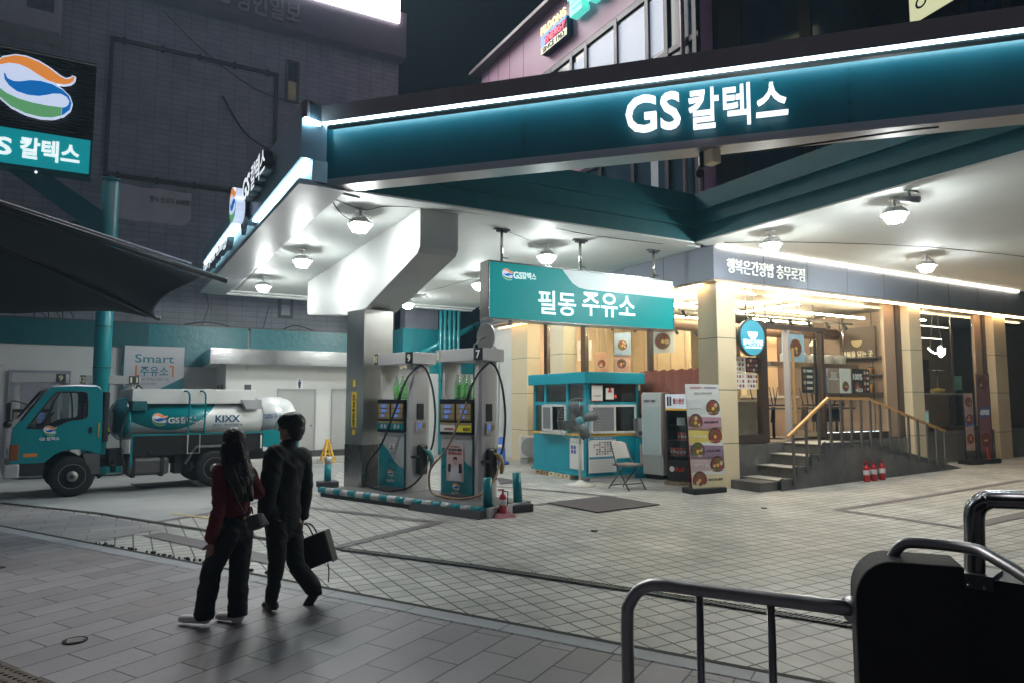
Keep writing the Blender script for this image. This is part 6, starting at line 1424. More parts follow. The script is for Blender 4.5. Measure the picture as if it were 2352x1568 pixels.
# brick red corrugated screen behind
cs = site('corrugated_screen', 'brown red metal screen with a wavy top behind the fridge', 'screen')
rg = [[(8.55+.03*math.sin(k*1.25), .6+k*.06, 0), (8.55+.03*math.sin(k*1.25), .6+k*.06, 2.52+.02*math.sin(k*1.25))] for k in range(0, 42)]
mb = MB(); mb.rings(rg, 0, True, False, False); o = mb.build('sheet', M_browncl, cs); sd = o.modifiers.new('solidify', 'SOLIDIFY'); sd.thickness = .01
mb = MB(); mb.box(8.47, 8.53, .56, .61, 0, 2.5); mb.build('end_post', mat('rust_brown', (.13, .04, .03), .5), cs)
# menu banner at the column
ba_ = ON(1592, 1104, q=-.05); bb_ = ON(1672, 1104, q=-.13)
mbn = site('menu_banner', 'tall pastel roll-up banner of six rice bowls against the cream column', 'banner')
an = math.atan2(bb_.y-ba_.y, bb_.x-ba_.x); mbn.location = W(ba_.x, ba_.y, 0); mbn.rotation_euler = (0, 0, TH+an); bwid = (bb_-ba_).length*.97; bz0, bz1 = .12, 2.14
def lean(z): return .02+.16*(z-bz0)/(bz1-bz0)
def bq(x0, x1, z0a, z1a, z0b=None, z1b=None, o=0.):   # slanted strip on the leaning sheet
    z0b = z0a if z0b is None else z0b; z1b = z1a if z1b is None else z1b
    return [(x0, lean(z0a)-o, z0a), (x1, lean(z0b)-o, z0b), (x1, lean(z1b)-o, z1b), (x0, lean(z1a)-o, z1a)]
mb = MB(); a = bq(0, bwid, bz0, bz1); b = bq(0, bwid, bz0, bz1, o=-.01); mb.hexa([a[0], a[1], b[1], b[0], a[3], a[2], b[2], b[3]]); sh = mb.build('sheet', mat('banner_white', (.62, .62, .60), .35), mbn)
bc3 = [('banner_grey', (.40, .42, .44)), ('banner_pale', (.55, .57, .56)), ('banner_mauve', (.42, .24, .30)), ('banner_yellow', (.62, .50, .13)), ('banner_plum', (.25, .17, .25)), ('banner_rose', (.48, .36, .35)), ('banner_butter', (.62, .54, .33))]
mb = MB(); zz = 1.80; hh = .28
for k in range(6):
    z1 = zz-k*hh; s_ = .05 if k % 2 == 0 else -.05
    mb.quad(*bq(0.002, bwid-.002, z1-hh+s_*.2, z1+s_*.4, z1-hh+s_, z1+s_), mi=k+1 if k < 6 else 6)
for i_ in range(len(mb.v)): v_ = mb.v[i_]; mb.v[i_] = (v_[0], v_[1]-.004, v_[2])
mb.build('colour_strip', [mat(n_, c_, .4) for n_, c_ in bc3], sh)
mb = MB()
for k in range(6):
    z = zz-.14-k*hh; x = bwid*.77 if k % 2 == 0 else bwid*.22
    mb = MB(); bowl(mb, x, lean(z)-.01, z, .172, 0, [1, 1, 3, 5, 1, 3][k], 2); mb.build('bowl_picture', [M_bowl, M_food, M_egg, M_foodr, M_foodw, M_foodg], sh)
nm = ['간장 돌게장 비빔밥', '꼬막볼 간장게장 덮밥', '간장 육회 덮밥', '꼬꼬장 덮밥', '반들석 숯장 덮밥', '새우간장 덮밥']
for k in range(6):
    z = zz-.14-k*hh; x = bwid*.3 if k % 2 == 0 else bwid*.68
    text(nm[k], sh, (x, lean(z)-.012, z), w=.36, h=.045, m=M_wtxt if k in (0, 2, 4) else M_dtxt, bold=.01)
text('건강도 간편하게 한끼', sh, (bwid*.5, lean(1.96)-.012, 1.96), w=.44, h=.05, m=mat('grey_small_letter2', (.3, .3, .3), .5), bold=0)
mb = MB(); mb.quad(*bq(.1, bwid*.45, 2.06, 2.075, o=.012), mi=0); mb.quad(*bq(bwid*.55, bwid-.05, 2.06, 2.075, o=.012), mi=1); mb.build('ornament', [M_red, mat('ink_navy', (.04, .06, .2), .5)], sh)
mb = MB(); mb.box(-.05, bwid*.9, -.1, .3, 0, .11); mb.build('water_base', M_black, mbn, bevel=.02)
# two slim banners near the third column
def slim(x0, y0, x1, y1, label, cols, price=None, w=.42, px=0, pq=0):
    t = site('food_banner', label, 'banner'); t.location = W(px, pq, GZ(px)); t.rotation_euler = (0, 0, TH-.15)
    mb = MB(); h = y1
    mb.tube([(-w/2, 0, .1), (-w/2, 0, h), (w/2, 0, h), (w/2, 0, .1)], .012, 6); mb.build('frame', M_black, t)
    mb = MB(); mb.box(-w/2+.02, w/2-.02, -.006, .006, y0, h-.03); sh = mb.build('sheet', cols[0], t)
    mb = MB(); 
    for k, z in enumerate((h-.25, (h+y0)/2+.05, y0+.3)):
        if k == 1 and price: continue
        mb = MB(); bowl(mb, 0, -.008, z, w*.36, 0, 1 if k == 0 else 3, 2, k != 0); mb.build('bowl_picture', [M_bowl, M_food, M_egg, M_foodr, M_foodw, M_foodg], sh)
    mb = MB(); z = (h+y0)/2; mb.quad((-w/2+.02, -.007, z-.15), (w/2-.02, -.007, z-.1), (w/2-.02, -.007, z+.18), (-w/2+.02, -.007, z+.1)); mb.build('blue_band', cols[1], sh)
    if price: text(price, sh, (0, -.012, z), w=w*.7, h=.15, m=M_wtxt, bold=.04)
    mb = MB(); mb.box(-w/2-.08, w/2+.1, -.16, .2, 0, .12); mb.build('base', M_black, t, bevel=.03)
M_slim = mat('banner_plum_dark', (.22, .10, .11), .4, var=.2, vs=4); M_slim2 = mat('banner_blue', (.10, .13, .28), .4)
slim(0, .35, 0, 1.85, 'shorter slim food banner left of the 6900 banner', (mat('banner_tan', (.38, .26, .22), .4, var=.2, vs=5), M_slim2), None, .36, 16.6, -.35)
slim(0, .3, 0, 2.35, 'taller slim food banner printed with the price 6900', (M_slim, M_slim2), '6900', .48, 17.35, -.35)
gs_ = site('green_card', 'pale green card standing inside the glass behind the food banners', 'card'); mb = MB(); mb.box(17.6, 18.0, .5, .51, 2.1, 2.5); mb.build('sheet', mat('pale_green', (.25, .42, .33), .5), gs_)
rt = site('red_tag', 'red card leaning beside the base of the food banners', 'card'); mb = MB(); mb.box(16.9, 17.0, -.6, -.58, .3, .62); mb.build('sheet', M_red, rt)
# ============================================================ TANKER TRUCK
wp = H(163, 1141, 0)
tk = thing('tanker_truck', 'small teal and silver fuel tanker truck parked under the shade sail', 'truck', (wp.x, wp.y, .006), R(38)); tk.scale = (.975, 1, 1)
M_cab = mat('truck_teal', lin('007c84'), .22, var=.03, coat=.6)
M_tyre = mat('tyre', (.010, .010, .011), .8, var=.1, bump=.2, bs=60); M_rim = mat('wheel_rim', (.34, .32, .31), .42, .7, var=.2, vs=8); M_under = mat('chassis_dark', (.016, .016, .017), .7, var=.3, vs=8)
M_roofs = mat('roof_silver', (.38, .38, .45), .3, .5, var=.06)
CW = 1.72
outer = [(-.985, .66), (-.985, 1.0), (-.965, 1.30), (-.86, 1.44), (-.62, 1.80), (-.47, 2.01), (-.40, 2.06), (.0, 2.085), (.36, 2.075), (.43, 2.0), (.445, 1.5), (.445, .80), (.40, .79), (.30, .83), (.15, .875), (0, .885), (-.15, .875), (-.3, .81), (-.42, .70), (-.46, .66)]
inner = [(-.76, 1.30), (-.74, 1.34), (-.66, 1.47), (-.55, 1.64), (-.40, 1.87), (-.335, 1.945), (-.28, 1.965), (-.1, 1.97), (.12, 1.97), (.19, 1.945), (.205, 1.75), (.205, 1.52), (.19, 1.48), (.14, 1.455), (.05, 1.44), (-.05, 1.435), (-.14, 1.41), (-.25, 1.345), (-.40, 1.305), (-.6, 1.28)]
def tum(z): return .0 if z < 1.4 else (z-1.4)*.11
mb = MB(); nO = len(outer)
for side, s in ((0, 1), (1, -1)):
    y = lambda z: (tum(z) if s == 1 else CW-tum(z))
    vs = [(x, y(z), z) for x, z in outer]+[(x, y(z), z) for x, z in inner]
    mb.add(vs, [(i, (i+1) % nO, nO+(i+1) % nO, nO+i) for i in range(nO)])
# skin round the profile except the windscreen edge (index 3-5) and the wheel arch
skin = [(0, 1), (1, 2), (2, 3), (9, 10), (10, 11), (11, 12)]
for a, b in skin:
    A, B = outer[a], outer[b]; mb.add([(A[0], tum(A[1]), A[1]), (A[0], CW-tum(A[1]), A[1]), (B[0], CW-tum(B[1]), B[1]), (B[0], tum(B[1]), B[1])], [(0, 1, 2, 3)])
cab = mb.build('cab', M_cab, tk, recalc=False)
sd = cab.modifiers.new('solidify', 'SOLIDIFY'); sd.thickness = .03; sd.offset = 0
mb = MB(); rp = [(-.50, 1.985), (-.44, 2.055), (-.36, 2.085), (0, 2.11), (.33, 2.10), (.41, 2.06), (.445, 1.985)]
rg = []
for x, z in rp: rg.append([(x, tum(z)-.0, z-.06 if z > 2 else z), (x, tum(z)+.04, z-.015), (x, tum(z)+.12, z+.01), (x, CW-.15, z+.01), (x, CW-.06, z-.015), (x, CW-tum(z), z-.06 if z > 2 else z)])
mb.rings(rg, 0, True, False, False); mb.build('roof_cap', M_roofs, tk)
def sidewall(nm, pts, y, m, par=tk, d=.006):
    mb = MB(); o = [(x, y(z), z) for x, z in pts]; o2 = [(x, y(z)+d, z) for x, z in pts]; n = len(o)
    mb.add(o+o2, [tuple(range(n)), tuple(range(n, 2*n))]+[(i, (i+1) % n, n+(i+1) % n, n+i) for i in range(n)]); return mb.build(nm, m, par)
M_cglass = glass('cab_glass', (.82, .86, .86), .14)
sidewall('side_window', inner, lambda z: tum(z)+.012, M_cglass); sidewall('side_window', inner, lambda z: CW-tum(z)-.014, M_cglass)
mb = MB(); A, B = outer[3], outer[5]; mb.add([(A[0], .07, A[1]), (A[0], CW-.07, A[1]), (B[0], CW-.12, B[1]), (B[0], .12, B[1])], [(0, 1, 2, 3)]); mb.build('windscreen', M_cglass, tk)
mb = MB()
for s in (0, 1):
    f = (lambda z: tum(z)-.004) if s == 0 else (lambda z: CW-tum(z)+.004)
    mb.tube([(A[0], f(A[1]), A[1]), (-.62, f(1.8), 1.80), (B[0], f(B[1]), B[1])], .02, 6)
mb.build('pillar', M_black, tk)
ring = [(x*1.0, z) for x, z in inner]
mb = MB(); mb.tube([(x, tum(z)-.006, z) for x, z in inner]+[(inner[0][0], tum(inner[0][1])-.006, inner[0][1])], .014, 6); mb.build('window_seal', M_rubber, tk)
# door outline, trim, handle
mb = MB(); dl = [(-.80, 1.22), (-.81, .98), (-.55, .93), (-.40, .90), (-.2, .94), (.1, .96), (.275, .93), (.29, 1.3), (.29, 1.95), (.22, 2.02)]
mb.tube([(x, tum(z)-.004, z) for x, z in dl], .0045, 5); mb.tube([(-.97, -.004, 1.05), (.28, -.004, 1.03)], .004, 5); mb.build('door_seam', M_teald, tk)
mb = MB(); mb.box(.235, .295, -.03, .0, 1.18, 1.30); mb.build('door_handle', M_black, tk, bevel=.01)
mb = MB(); mb.box(.395, .41, -.022, -.016, 1.10, 1.38); mb.build('yellow_reflector', M_yel, tk)
emblem(tk, (-.40, -.018, 1.245), .19, 0, False, .006)
text('GS 칼텍스', tk, (-.40, -.022, 1.10), w=.32, h=.065, m=M_wtxt, bold=.02)
for s in (0, 1):
    y0 = -.02 if s == 0 else CW-.3
    mb = MB(); mb.box(-1.0, -.86, y0, y0+.32, .72, 1.02); mb.build('headlight', mat('amber_lens', (.20, .06, .02), .25, var=.1), tk, bevel=.02)
mb = MB(); mb.box(-.80, -.58, -.022, -.0, .775, .84); mb.build('side_indicator', mat('amber_lens_bright', (.62, .2, .04), .25), tk, bevel=.012)
mb = MB(); mb.box(-1.08, -.84, -.04, CW+.04, .40, .655); mb.build('bumper', mat('bumper_silver', (.42, .42, .43), .4, .3, var=.1), tk, bevel=.03)
mb = MB(); mb.box(-.838, -.46, -.01, .15, .44, .66); mb.box(-.838, -.46, -.014, -.0101, .49, .52); mb.build('lower_panel', M_under, tk)
mb = MB(); mb.box(-1.0, -.985, .45, 1.3, .72, .88); mb.build('front_grille', M_black, tk)
# mirrors
mb = MB(); mb.tube([(-.9, .0, 1.5), (-1.05, -.16, 1.45), (-1.08, -.2, 1.62), (-1.02, -.18, 1.8), (-.75, 0.02, 1.72)], .013, 6, steps=4); mb.box(-1.1, -1.03, -.27, -.12, 1.46, 1.76); mb.box(-1.07, -1.03, .05, .17, 1.42, 1.72); mb.sphere((-1.06, -.12, 1.38), .07); mb.build('mirror', M_black, tk)
# interior
mb = MB(); mb.box(-.3, .25, .15, .65, .9, 1.2); mb.box(.2, .38, .15, .7, 1.15, 1.75); mb.box(-.3, .25, 1.0, 1.55, .9, 1.2); mb.box(.2, .38, 1.0, 1.55, 1.15, 1.75); mb.build('seat', M_black, tk, bevel=.03)
mb = MB(); mb.box(-.93, -.62, .08, 1.6, .95, 1.38); mb.build('dashboard', M_dgrey, tk, bevel=.03)
mb = MB(); c = Vector((-.42, .45, 1.45)); mb.tube([c+Vector((.10*math.cos(t), .19*math.sin(t), .14*math.cos(t))) for t in [2*math.pi*k/20 for k in range(21)]], .014, 6); mb.cyl(c, (-.62, .45, 1.25), .02); mb.build('steering_wheel', M_black, tk)
mb = MB(); mb.box(.47, .58, .05, CW-.05, 1.0, 1.98); mb.build('air_duct', M_under, tk, bevel=.03)
# wheels
def wheel(x, y, sgn, dual=False):
    w = MB(); r = .38; wd = .21
    pr = [(.23, 0), (.30, -.005), (.35, .01), (r, .04), (r, wd-.04), (.35, wd-.01), (.23, wd)]
    for k in range(3): pass
    o = Vector((x, y, .38)); w.lathe([(a, h*sgn) for a, h in pr]+[(.23, 0)], o, 36, axis='y'); ty = w.build('wheel', M_tyre, tk)
    m_ = MB(); m_.lathe([(a, h*sgn) for a, h in [(.235, .005), (.225, -.004), (.205, .02), (.195, .055), (.15, .03), (.10, .0), (.085, -.01), (.075, -.05), (.001, -.055)]], o, 32, axis='y'); m_.build('rim', M_rim, ty)
    m_ = MB()
    for k in range(6):
        a = k*math.pi/3+.3; p = o+Vector((.168*math.cos(a), .028*sgn, .168*math.sin(a))); m_.lathe([(.001, -.002*sgn-.0), (.034, -.0), (.034, .01*sgn), (.001, .01*sgn)], p, 12, axis='y')
    m_.build('rim_hole', M_black, ty)
    m_ = MB(); m_.lathe([(a, h*sgn) for a, h in [(.001, -.060), (.034, -.058), (.045, -.052), (.045, -.04)]], o, 18, axis='y'); m_.build('hub', M_dgrey, ty)
for x in (0, 2.61):
    wheel(x, .0, 1); wheel(x, CW, -1)
mb = MB(); mb.box(-.7, 4.35, .45, .56, .5, .68); mb.box(-.7, 4.35, 1.16, 1.27, .5, .68)
for x in (.6, 1.5, 2.3, 3.3, 4.2): mb.box(x, x+.1, .56, 1.16, .5, .66)
mb.cyl((0, .2, .38), (0, 1.5, .38), .06); mb.cyl((2.61, .2, .38), (2.61, 1.5, .38), .09); mb.box(.62, .86, .1, .6, .55, .85)
mb.box(1.85, 2.0, .2, .6, .3, .7); mb.box(2.1, 2.2, .3, .6, .35, .62); mb.cyl((.7, .12, .42), (.7, .12, .64), .05); mb.cyl((.7, .12, .52), (.7, .12, .56), .085); mb.cyl((1.3, .2, .8), (3.2, .2, .78), .025); mb.cyl((1.5, .25, .72), (2.3, .25, .72), .04); mb.sphere((2.0, .22, .74), .07); mb.sphere((1.35, .1, .76), .035)
mb.cyl((.42, .3, .46), (.5, .3, .3), .04); mb.build('chassis', M_under, tk)
mb = MB(); mb.hexa([(.28, -.0, .40), (.46, -.0, .40), (.46, .25, .40), (.28, .25, .40), (.16, .0, .80), (.44, .0, .80), (.44, .25, .80), (.16, .25, .80)]); mb.build('mudguard', mat('mudguard_grey', (.09, .085, .085), .6, var=.2), tk)
mb = MB()
mb.tube([(2.02, .02, .52), (2.22, .02, .84), (3.0, .02, .84), (3.2, .02, .52)], .025, 6)
mb.hexa([(2.0, -.0, .50), (2.03, -.0, .50), (2.03, .3, .50), (2.0, .3, .50), (2.21, -.0, .86), (2.24, -.0, .86), (2.24, .3, .86), (2.21, .3, .86)]); mb.box(2.22, 3.0, 0, .3, .85, .87); mb.build('rear_mudguard', mat('mudguard_steel', (.2, .2, .2), .5, .4, var=.2), tk)
ft = MB(); ft.box(.93, 1.72, .06, .55, .31, .66); ft = ft.build('fuel_tank', mat('fuel_tank_grey', (.10, .095, .095), .45, .4, var=.15, vs=5), tk, bevel=.06)
mb = MB()
for x in (1.02, 1.06, 1.55, 1.59): mb.box(x, x+.025, .05, .56, .28, .67)
mb.build('strap', M_under, ft)
# tank
def tankmat():
    m = bpy.data.materials.new('tank_livery'); m.use_nodes = True; n = m.node_tree; b = n.nodes['Principled BSDF']
    t = n.nodes.new('ShaderNodeTexCoord'); s = n.nodes.new('ShaderNodeSeparateXYZ'); n.links.new(t.outputs['Object'], s.inputs[0])
    def M(op, a, b_=None):
        q = n.nodes.new('ShaderNodeMath'); q.operation = op
        for i, v in enumerate((a, b_)):
            if v is None: continue
            if isinstance(v, (int, float)): q.inputs[i].default_value = v
            else: n.links.new(v, q.inputs[i])
        return q.outputs[0]
    d = M('SUBTRACT', s.outputs['X'], 1.72); neg = M('LESS_THAN', d, 0.0)
    co = M('ADD', M('MULTIPLY', neg, -.28), .62); f = M('ADD', M('MULTIPLY', M('MULTIPLY', d, d), co), 1.20)
    g = M('GREATER_THAN', s.outputs['Z'], f); lim = M('LESS_THAN', s.outputs['X'], 2.9); fac = M('MULTIPLY', g, lim)
    mi_ = n.nodes.new('ShaderNodeMix'); mi_.data_type = 'RGBA'; n.links.new(fac, mi_.inputs['Factor']); mi_.inputs['A'].default_value = (.80, .81, .81, 1); mi_.inputs['B'].default_value = (*lin('00888f'), 1)
    n.links.new(mi_.outputs['Result'], b.inputs['Base Color']); b.inputs['Roughness'].default_value = .28
    mm = n.nodes.new('ShaderNodeMath'); mm.operation = 'MULTIPLY_ADD'; n.links.new(fac, mm.inputs[0]); mm.inputs[1].default_value = -.15; mm.inputs[2].default_value = .15; n.links.new(mm.outputs[0], b.inputs['Metallic'])
    return m
def ell(x, cy, cz, ry, rz_, n=40): return [(x, cy+ry*math.cos(2*math.pi*i/n), cz+rz_*math.sin(2*math.pi*i/n)) for i in range(n)]
CY, CZ = CW/2, 1.42
mb = MB(); mb.rings([ell(.93, CY, CZ, .84, .42), ell(3.62, CY, CZ, .84, .42)]); tank = mb.build('tank', tankmat(), tk)
mb = MB(); mb.rings([ell(.72, CY, CZ, .35, .18), ell(.76, CY, CZ, .62, .32), ell(.84, CY, CZ, .80, .41), ell(.925, CY, CZ, .87, .45), ell(.96, CY, CZ, .87, .45)]); mb.build('tank_end', M_cab, tk)
mb = MB(); mb.rings([ell(3.625, CY, CZ+.03, .86, .44), ell(4.25, CY, CZ+.03, .86, .44), ell(4.38, CY, CZ+.03, .80, .40), ell(4.47, CY, CZ+.03, .6, .3), ell(4.5, CY, CZ+.03, .3, .15)]); mb.build('rear_cabinet', mat('tank_silver', (.72, .73, .73), .3, .1, var=.04), tk)
mb = MB(); mb.box(.98, 3.45, .08, CW-.08, 1.74, 2.04); mb.build('top_box', M_white, tk, bevel=.01)
mb = MB(); mb.box(3.3, 3.42, .3, .4, 2.042, 2.16); mb.build('vent', M_dgrey, tk)
mb = MB(); mb.box(.96, 1.24, -.05, .35, 1.60, 1.80); mb.build('side_locker', M_teald, tk, bevel=.02)
mb = MB(); mb.hexa([(3.22, -.06, 1.62), (3.55, -.06, 1.62), (3.55, .3, 1.62), (3.22, .3, 1.62), (3.12, -.06, 1.82), (3.55, -.06, 1.82), (3.55, .3, 1.82), (3.12, .3, 1.82)]); mb.build('rear_locker', M_grey, tk)
mb = MB(); mb.box(.98, 3.62, -.03, .03, 1.10, 1.135); mb.box(3.62, 4.45, -.01, .05, .70, 1.16); mb.box(.97, 1.01, -.02, .0, .5, 1.1); mb.build('side_rail', M_cab, tk)
mb = MB(); mb.box(1.02, 3.6, .10, .14, .70, 1.09); mb.build('rear_shadow_panel', M_under, tk)  # dark sheet added as the shade under the tank
mb = MB(); 
for x in (2.0, 2.32): mb.tube([(x-.06, .2, 2.0), (x, -.08, 1.98), (x+.03, -.10, 1.8), (x+.03, -.06, 1.12)], .02, 8, steps=5)
for z in (1.72, 1.42): mb.cyl((2.02, -.10, z), (2.35, -.10, z), .015)
mb.build('ladder', M_cab, tk)
mb = MB(); mb.tube([(2.04, -.02, 1.1), (2.04, -.02, .72), (2.28, -.02, .72), (2.28, -.02, 1.1)], .014, 6); mb.build('lower_step', M_grey, tk)
# livery lettering follows the curved flank
def tanky(z): return CY-.845*math.sqrt(max(0, 1-((z-CZ)/.425)**2))
def wrap(o):
    for v in o.data.vertices: v.co.y += tanky(v.co.z)
    return o
wrap(emblem(tk, (1.49, -.008, 1.42), .26, 0, False, .006))
wrap(text('GS', tk, (1.76, -.012, 1.40), w=.22, h=.12, m=M_wtxt, bold=.02)); wrap(text('칼텍스', tk, (2.06, -.012, 1.405), w=.34, h=.14, m=M_wtxt, bold=.012))
M_navy = mat('navy_letter_tank', (.01, .08, .2), .5)
wrap(text('KIXX', tk, (2.85, -.012, 1.42), w=.52, h=.15, m=M_navy, bold=.022)); wrap(text('필동주유소   서울시 중구 퇴계로 196', tk, (2.86, -.012, 1.29), w=.62, h=.05, m=M_navy, bold=0))
wrap(text('필동주유소', tk, (4.0, -.03, 1.47), w=.5, h=.11, m=M_navy, bold=0)); wrap(text('PILDONG\nENERGY', tk, (3.70, -.03, 1.46), w=.15, h=.1, m=M_navy, bold=.02))
text('위험물', tk, (4.16, -.016, .93), w=.3, h=.12, m=M_or, bold=.03)
mb = MB(); mb.prism([(3.625, .702), (3.95, .702), (3.625, .80)], -.016, -.011, 'y'); mb.build('white_corner', M_paper, tk)
hs2 = MB(); hs2.tube([(.90, .06, 1.6), (.80, .02, 1.2), (.82, .02, .8), (.90, .06, .5)], .02, 8, steps=6); hs2.build('hose', M_rubber, tk)

# ============================================================ PYLON SIGN
py = site('pylon_sign', 'tall roadside station sign with a glowing swirl emblem over a teal panel', 'pylon sign')
PQq = 9.5; px_ = -2.98
mb = MB(); mb.cyl((px_, PQq, 0), (px_, PQq, 7.3), .19, n=24); mb.lathe([(.2, 7.3), (.2, 7.34), (.001, 7.36)], (px_, PQq, 0), 24); mb.build('pole', M_teal, py)
mb = MB(); mb.tube([(px_+.04*math.cos(t), PQq, 7.36+.06*math.sin(t)) for t in [math.pi*k/6 for k in range(7)]], .012, 6)
for z in (2.6, 3.6): mb.lathe([(.193, z), (.198, z+.005), (.198, z+.03), (.193, z+.035)], (px_, PQq, 0), 24)
mb.build('ring', M_teald, py)
tr = ON(222, 145, q=PQq-.35); br_ = ON(213, 408, q=PQq-.35); gt = ON(213, 322, q=PQq-.35)
sx1 = tr.x; sx0 = sx1-2.95; z1 = tr.z; z0 = br_.z; zg = gt.z
M_louv = mat('sign_louvre', (.02, .021, .024), .45, .3, var=.1)
mb = MB(); mb.box(sx0, sx1, PQq-.30, PQq+.1, zg+.02, z1); mb.build('louvre_box', M_louv, py)
mb = MB(); n = 26
for k in range(n): zz = zg+.03+k*(z1-zg-.05)/n; mb.hexa([(sx0, PQq-.36, zz), (sx1+.01, PQq-.36, zz), (sx1+.01, PQq-.302, zz), (sx0, PQq-.302, zz), (sx0, PQq-.33, zz+.05), (sx1+.01, PQq-.33, zz+.05), (sx1+.01, PQq-.302, zz+.05), (sx0, PQq-.302, zz+.05)])
mb.build('louvre_slats', M_louv, py)
mb = MB(); mb.box(sx0, sx1, PQq-.33, PQq+.1, z0, zg); mb.build('lower_box', M_teald, py)
mb = MB(); mb.box(sx0+.03, sx1-.04, PQq-.36, PQq-.332, z0+.07, zg-.03); mb.build('lit_panel', mat('pylon_teal_lit', lin('08989c'), .4, var=.25, vs=.9, emit=lin('0796a0'), es=.62), py)
ec = ON(80, 200, q=PQq-.42); eb = ON(80, 276, q=PQq-.42); et = ON(80, 128, q=PQq-.42)
emblem(py, (ec.x-.02, PQq-.38, (eb.z+et.z)/2), (et.z-eb.z)*.93, 0, True, .06, base=.04)
a = ON(45, 345, q=PQq-.38); b = ON(183, 360, q=PQq-.38)
text('칼텍스', py, ((a.x+b.x)/2, PQq-.372, ON(113, 347, q=PQq-.38).z), w=b.x-a.x, h=.52, m=M_lit2, depth=.012, bold=.028)
text('GS', py, (a.x-.56, PQq-.372, ON(10, 335, q=PQq-.38).z-.0), w=.82, h=.42, m=M_lit2, depth=.012, bold=.025)
arm = ON(60, 395, q=PQq); arm2 = ON(235, 490, q=PQq)
mb = MB(); mb.hexa([(arm.x-.35, PQq-.12, z0-.02), (arm.x+.3, PQq-.12, z0-.02), (arm.x+.3, PQq+.12, z0-.02), (arm.x-.35, PQq+.12, z0-.02), (arm.x-.35, PQq-.12, z0), (arm.x+.3, PQq-.12, z0), (arm.x+.3, PQq+.12, z0), (arm.x-.35, PQq+.12, z0)])
P_ = [(arm.x-.3, z0-.02), (arm.x+.5, z0-.02), (px_-.1, 6.45), (px_-.1, 5.75)]
mb.prism(P_, PQq-.1, PQq+.1, 'y'); mb.build('bracket_arm', M_teald, py)
mb = MB(); mb.sphere((arm.x+.22, PQq-.25, z0-.03), .03, 10, 6); mb.build('downlight', M_letter, py)

# ============================================================ SHADE SAIL
sl = site('shade_sail', 'dark stretched fabric shade sail with rod edges over the truck', 'shade sail')
M_sail = mat('sail_fabric', (.022, .028, .032), .75, var=.12, vs=60, bump=.15, bs=120); M_rod = mat('sail_rod', (.018, .019, .021), .4, .3)
def SP(x, y, q): v = ON(x, y, q=q); return Vector((v.x, v.y, v.z))
def curve(pts, q0, q1, n=16):
    Q = []
    for i in range(n+1):
        t = i/n*(len(pts)-1); k = min(int(t), len(pts)-2); f = t-k
        p0 = pts[max(k-1, 0)]; p1 = pts[k]; p2 = pts[k+1]; p3 = pts[min(k+2, len(pts)-1)]
        c = [.5*((2*p1[j])+(p2[j]-p0[j])*f+(2*p0[j]-5*p1[j]+4*p2[j]-p3[j])*f*f+(3*p1[j]-p0[j]-3*p2[j]+p3[j])*f**3) for j in (0, 1)]
        Q.append(SP(c[0], c[1], q0+(q1-q0)*i/n))
    return Q
top = curve([(-260, 370), (0, 474), (180, 540), (300, 583), (400, 618), (470, 640)], 2.8, 2.8)
mid = curve([(-260, 430), (0, 592), (120, 640), (240, 686), (300, 706), (340, 690)], 4.6, 4.3)
# upper panel: between top rod and middle rod, its free edge concave on the right
edge = curve([(470, 640), (400, 655), (358, 680), (345, 705), (355, 722), (367, 734)], 2.8, 4.4)
rowsA = []
n = 16
low = curve([(-260, 440), (0, 566), (120, 616), (240, 668), (320, 708), (366, 733)], 4.6, 4.4)
for i in range(n+1):
    A_, B_ = top[i], low[i]; row = []
    for j in range(9):
        t = j/8; p = A_.lerp(B_, t)
        if i > 10:
            e = curve([(470, 640), (400, 655), (358, 680), (345, 705), (355, 722), (367, 734)], 2.8, 4.4, 8)[j]; f = ((i-10)/(n-10)); p = p.lerp(e, f**1.0)
        p = p+Vector((0, 0, -.10*math.sin(math.pi*t)))
        row.append(p)
    rowsA.append(row)
mb = MB(); mb.rings(rowsA, 0, True, False, False); o = mb.build('fabric', M_sail, sl); s_ = o.modifiers.new('solidify', 'SOLIDIFY'); s_.thickness = .012
bot = curve([(-260, 700), (0, 719), (120, 716), (250, 714), (310, 722), (366, 734)], 6.2, 4.4)
rowsB = [[low[i].lerp(bot[i], j/6)+Vector((0, 0, .05*math.sin(math.pi*j/6))) for j in range(7)] for i in range(n+1)]
mb = MB(); mb.rings(rowsB, 0, True, False, False); o = mb.build('fabric', M_sail, sl); s_ = o.modifiers.new('solidify', 'SOLIDIFY'); s_.thickness = .012
mb = MB(); mb.tube([SP(-260, 366, 2.8), SP(0, 474, 2.8), SP(522, 646, 2.8)], .05, 8); mb.tube([SP(-260, 440, 4.6), SP(0, 566, 4.6), SP(368, 734, 4.4)], .04, 8); mb.build('rod', M_rod, sl)
mb = MB(); mb.tube([SP(-260, 366, 2.75)+Vector((0, 0, .07)), SP(0, 474, 2.75)+Vector((0, 0, .07)), SP(440, 615, 2.75)+Vector((0, 0, .06))], .025, 6); mb.build('piping', mat('sail_piping', (.12, .12, .16), .5), sl)
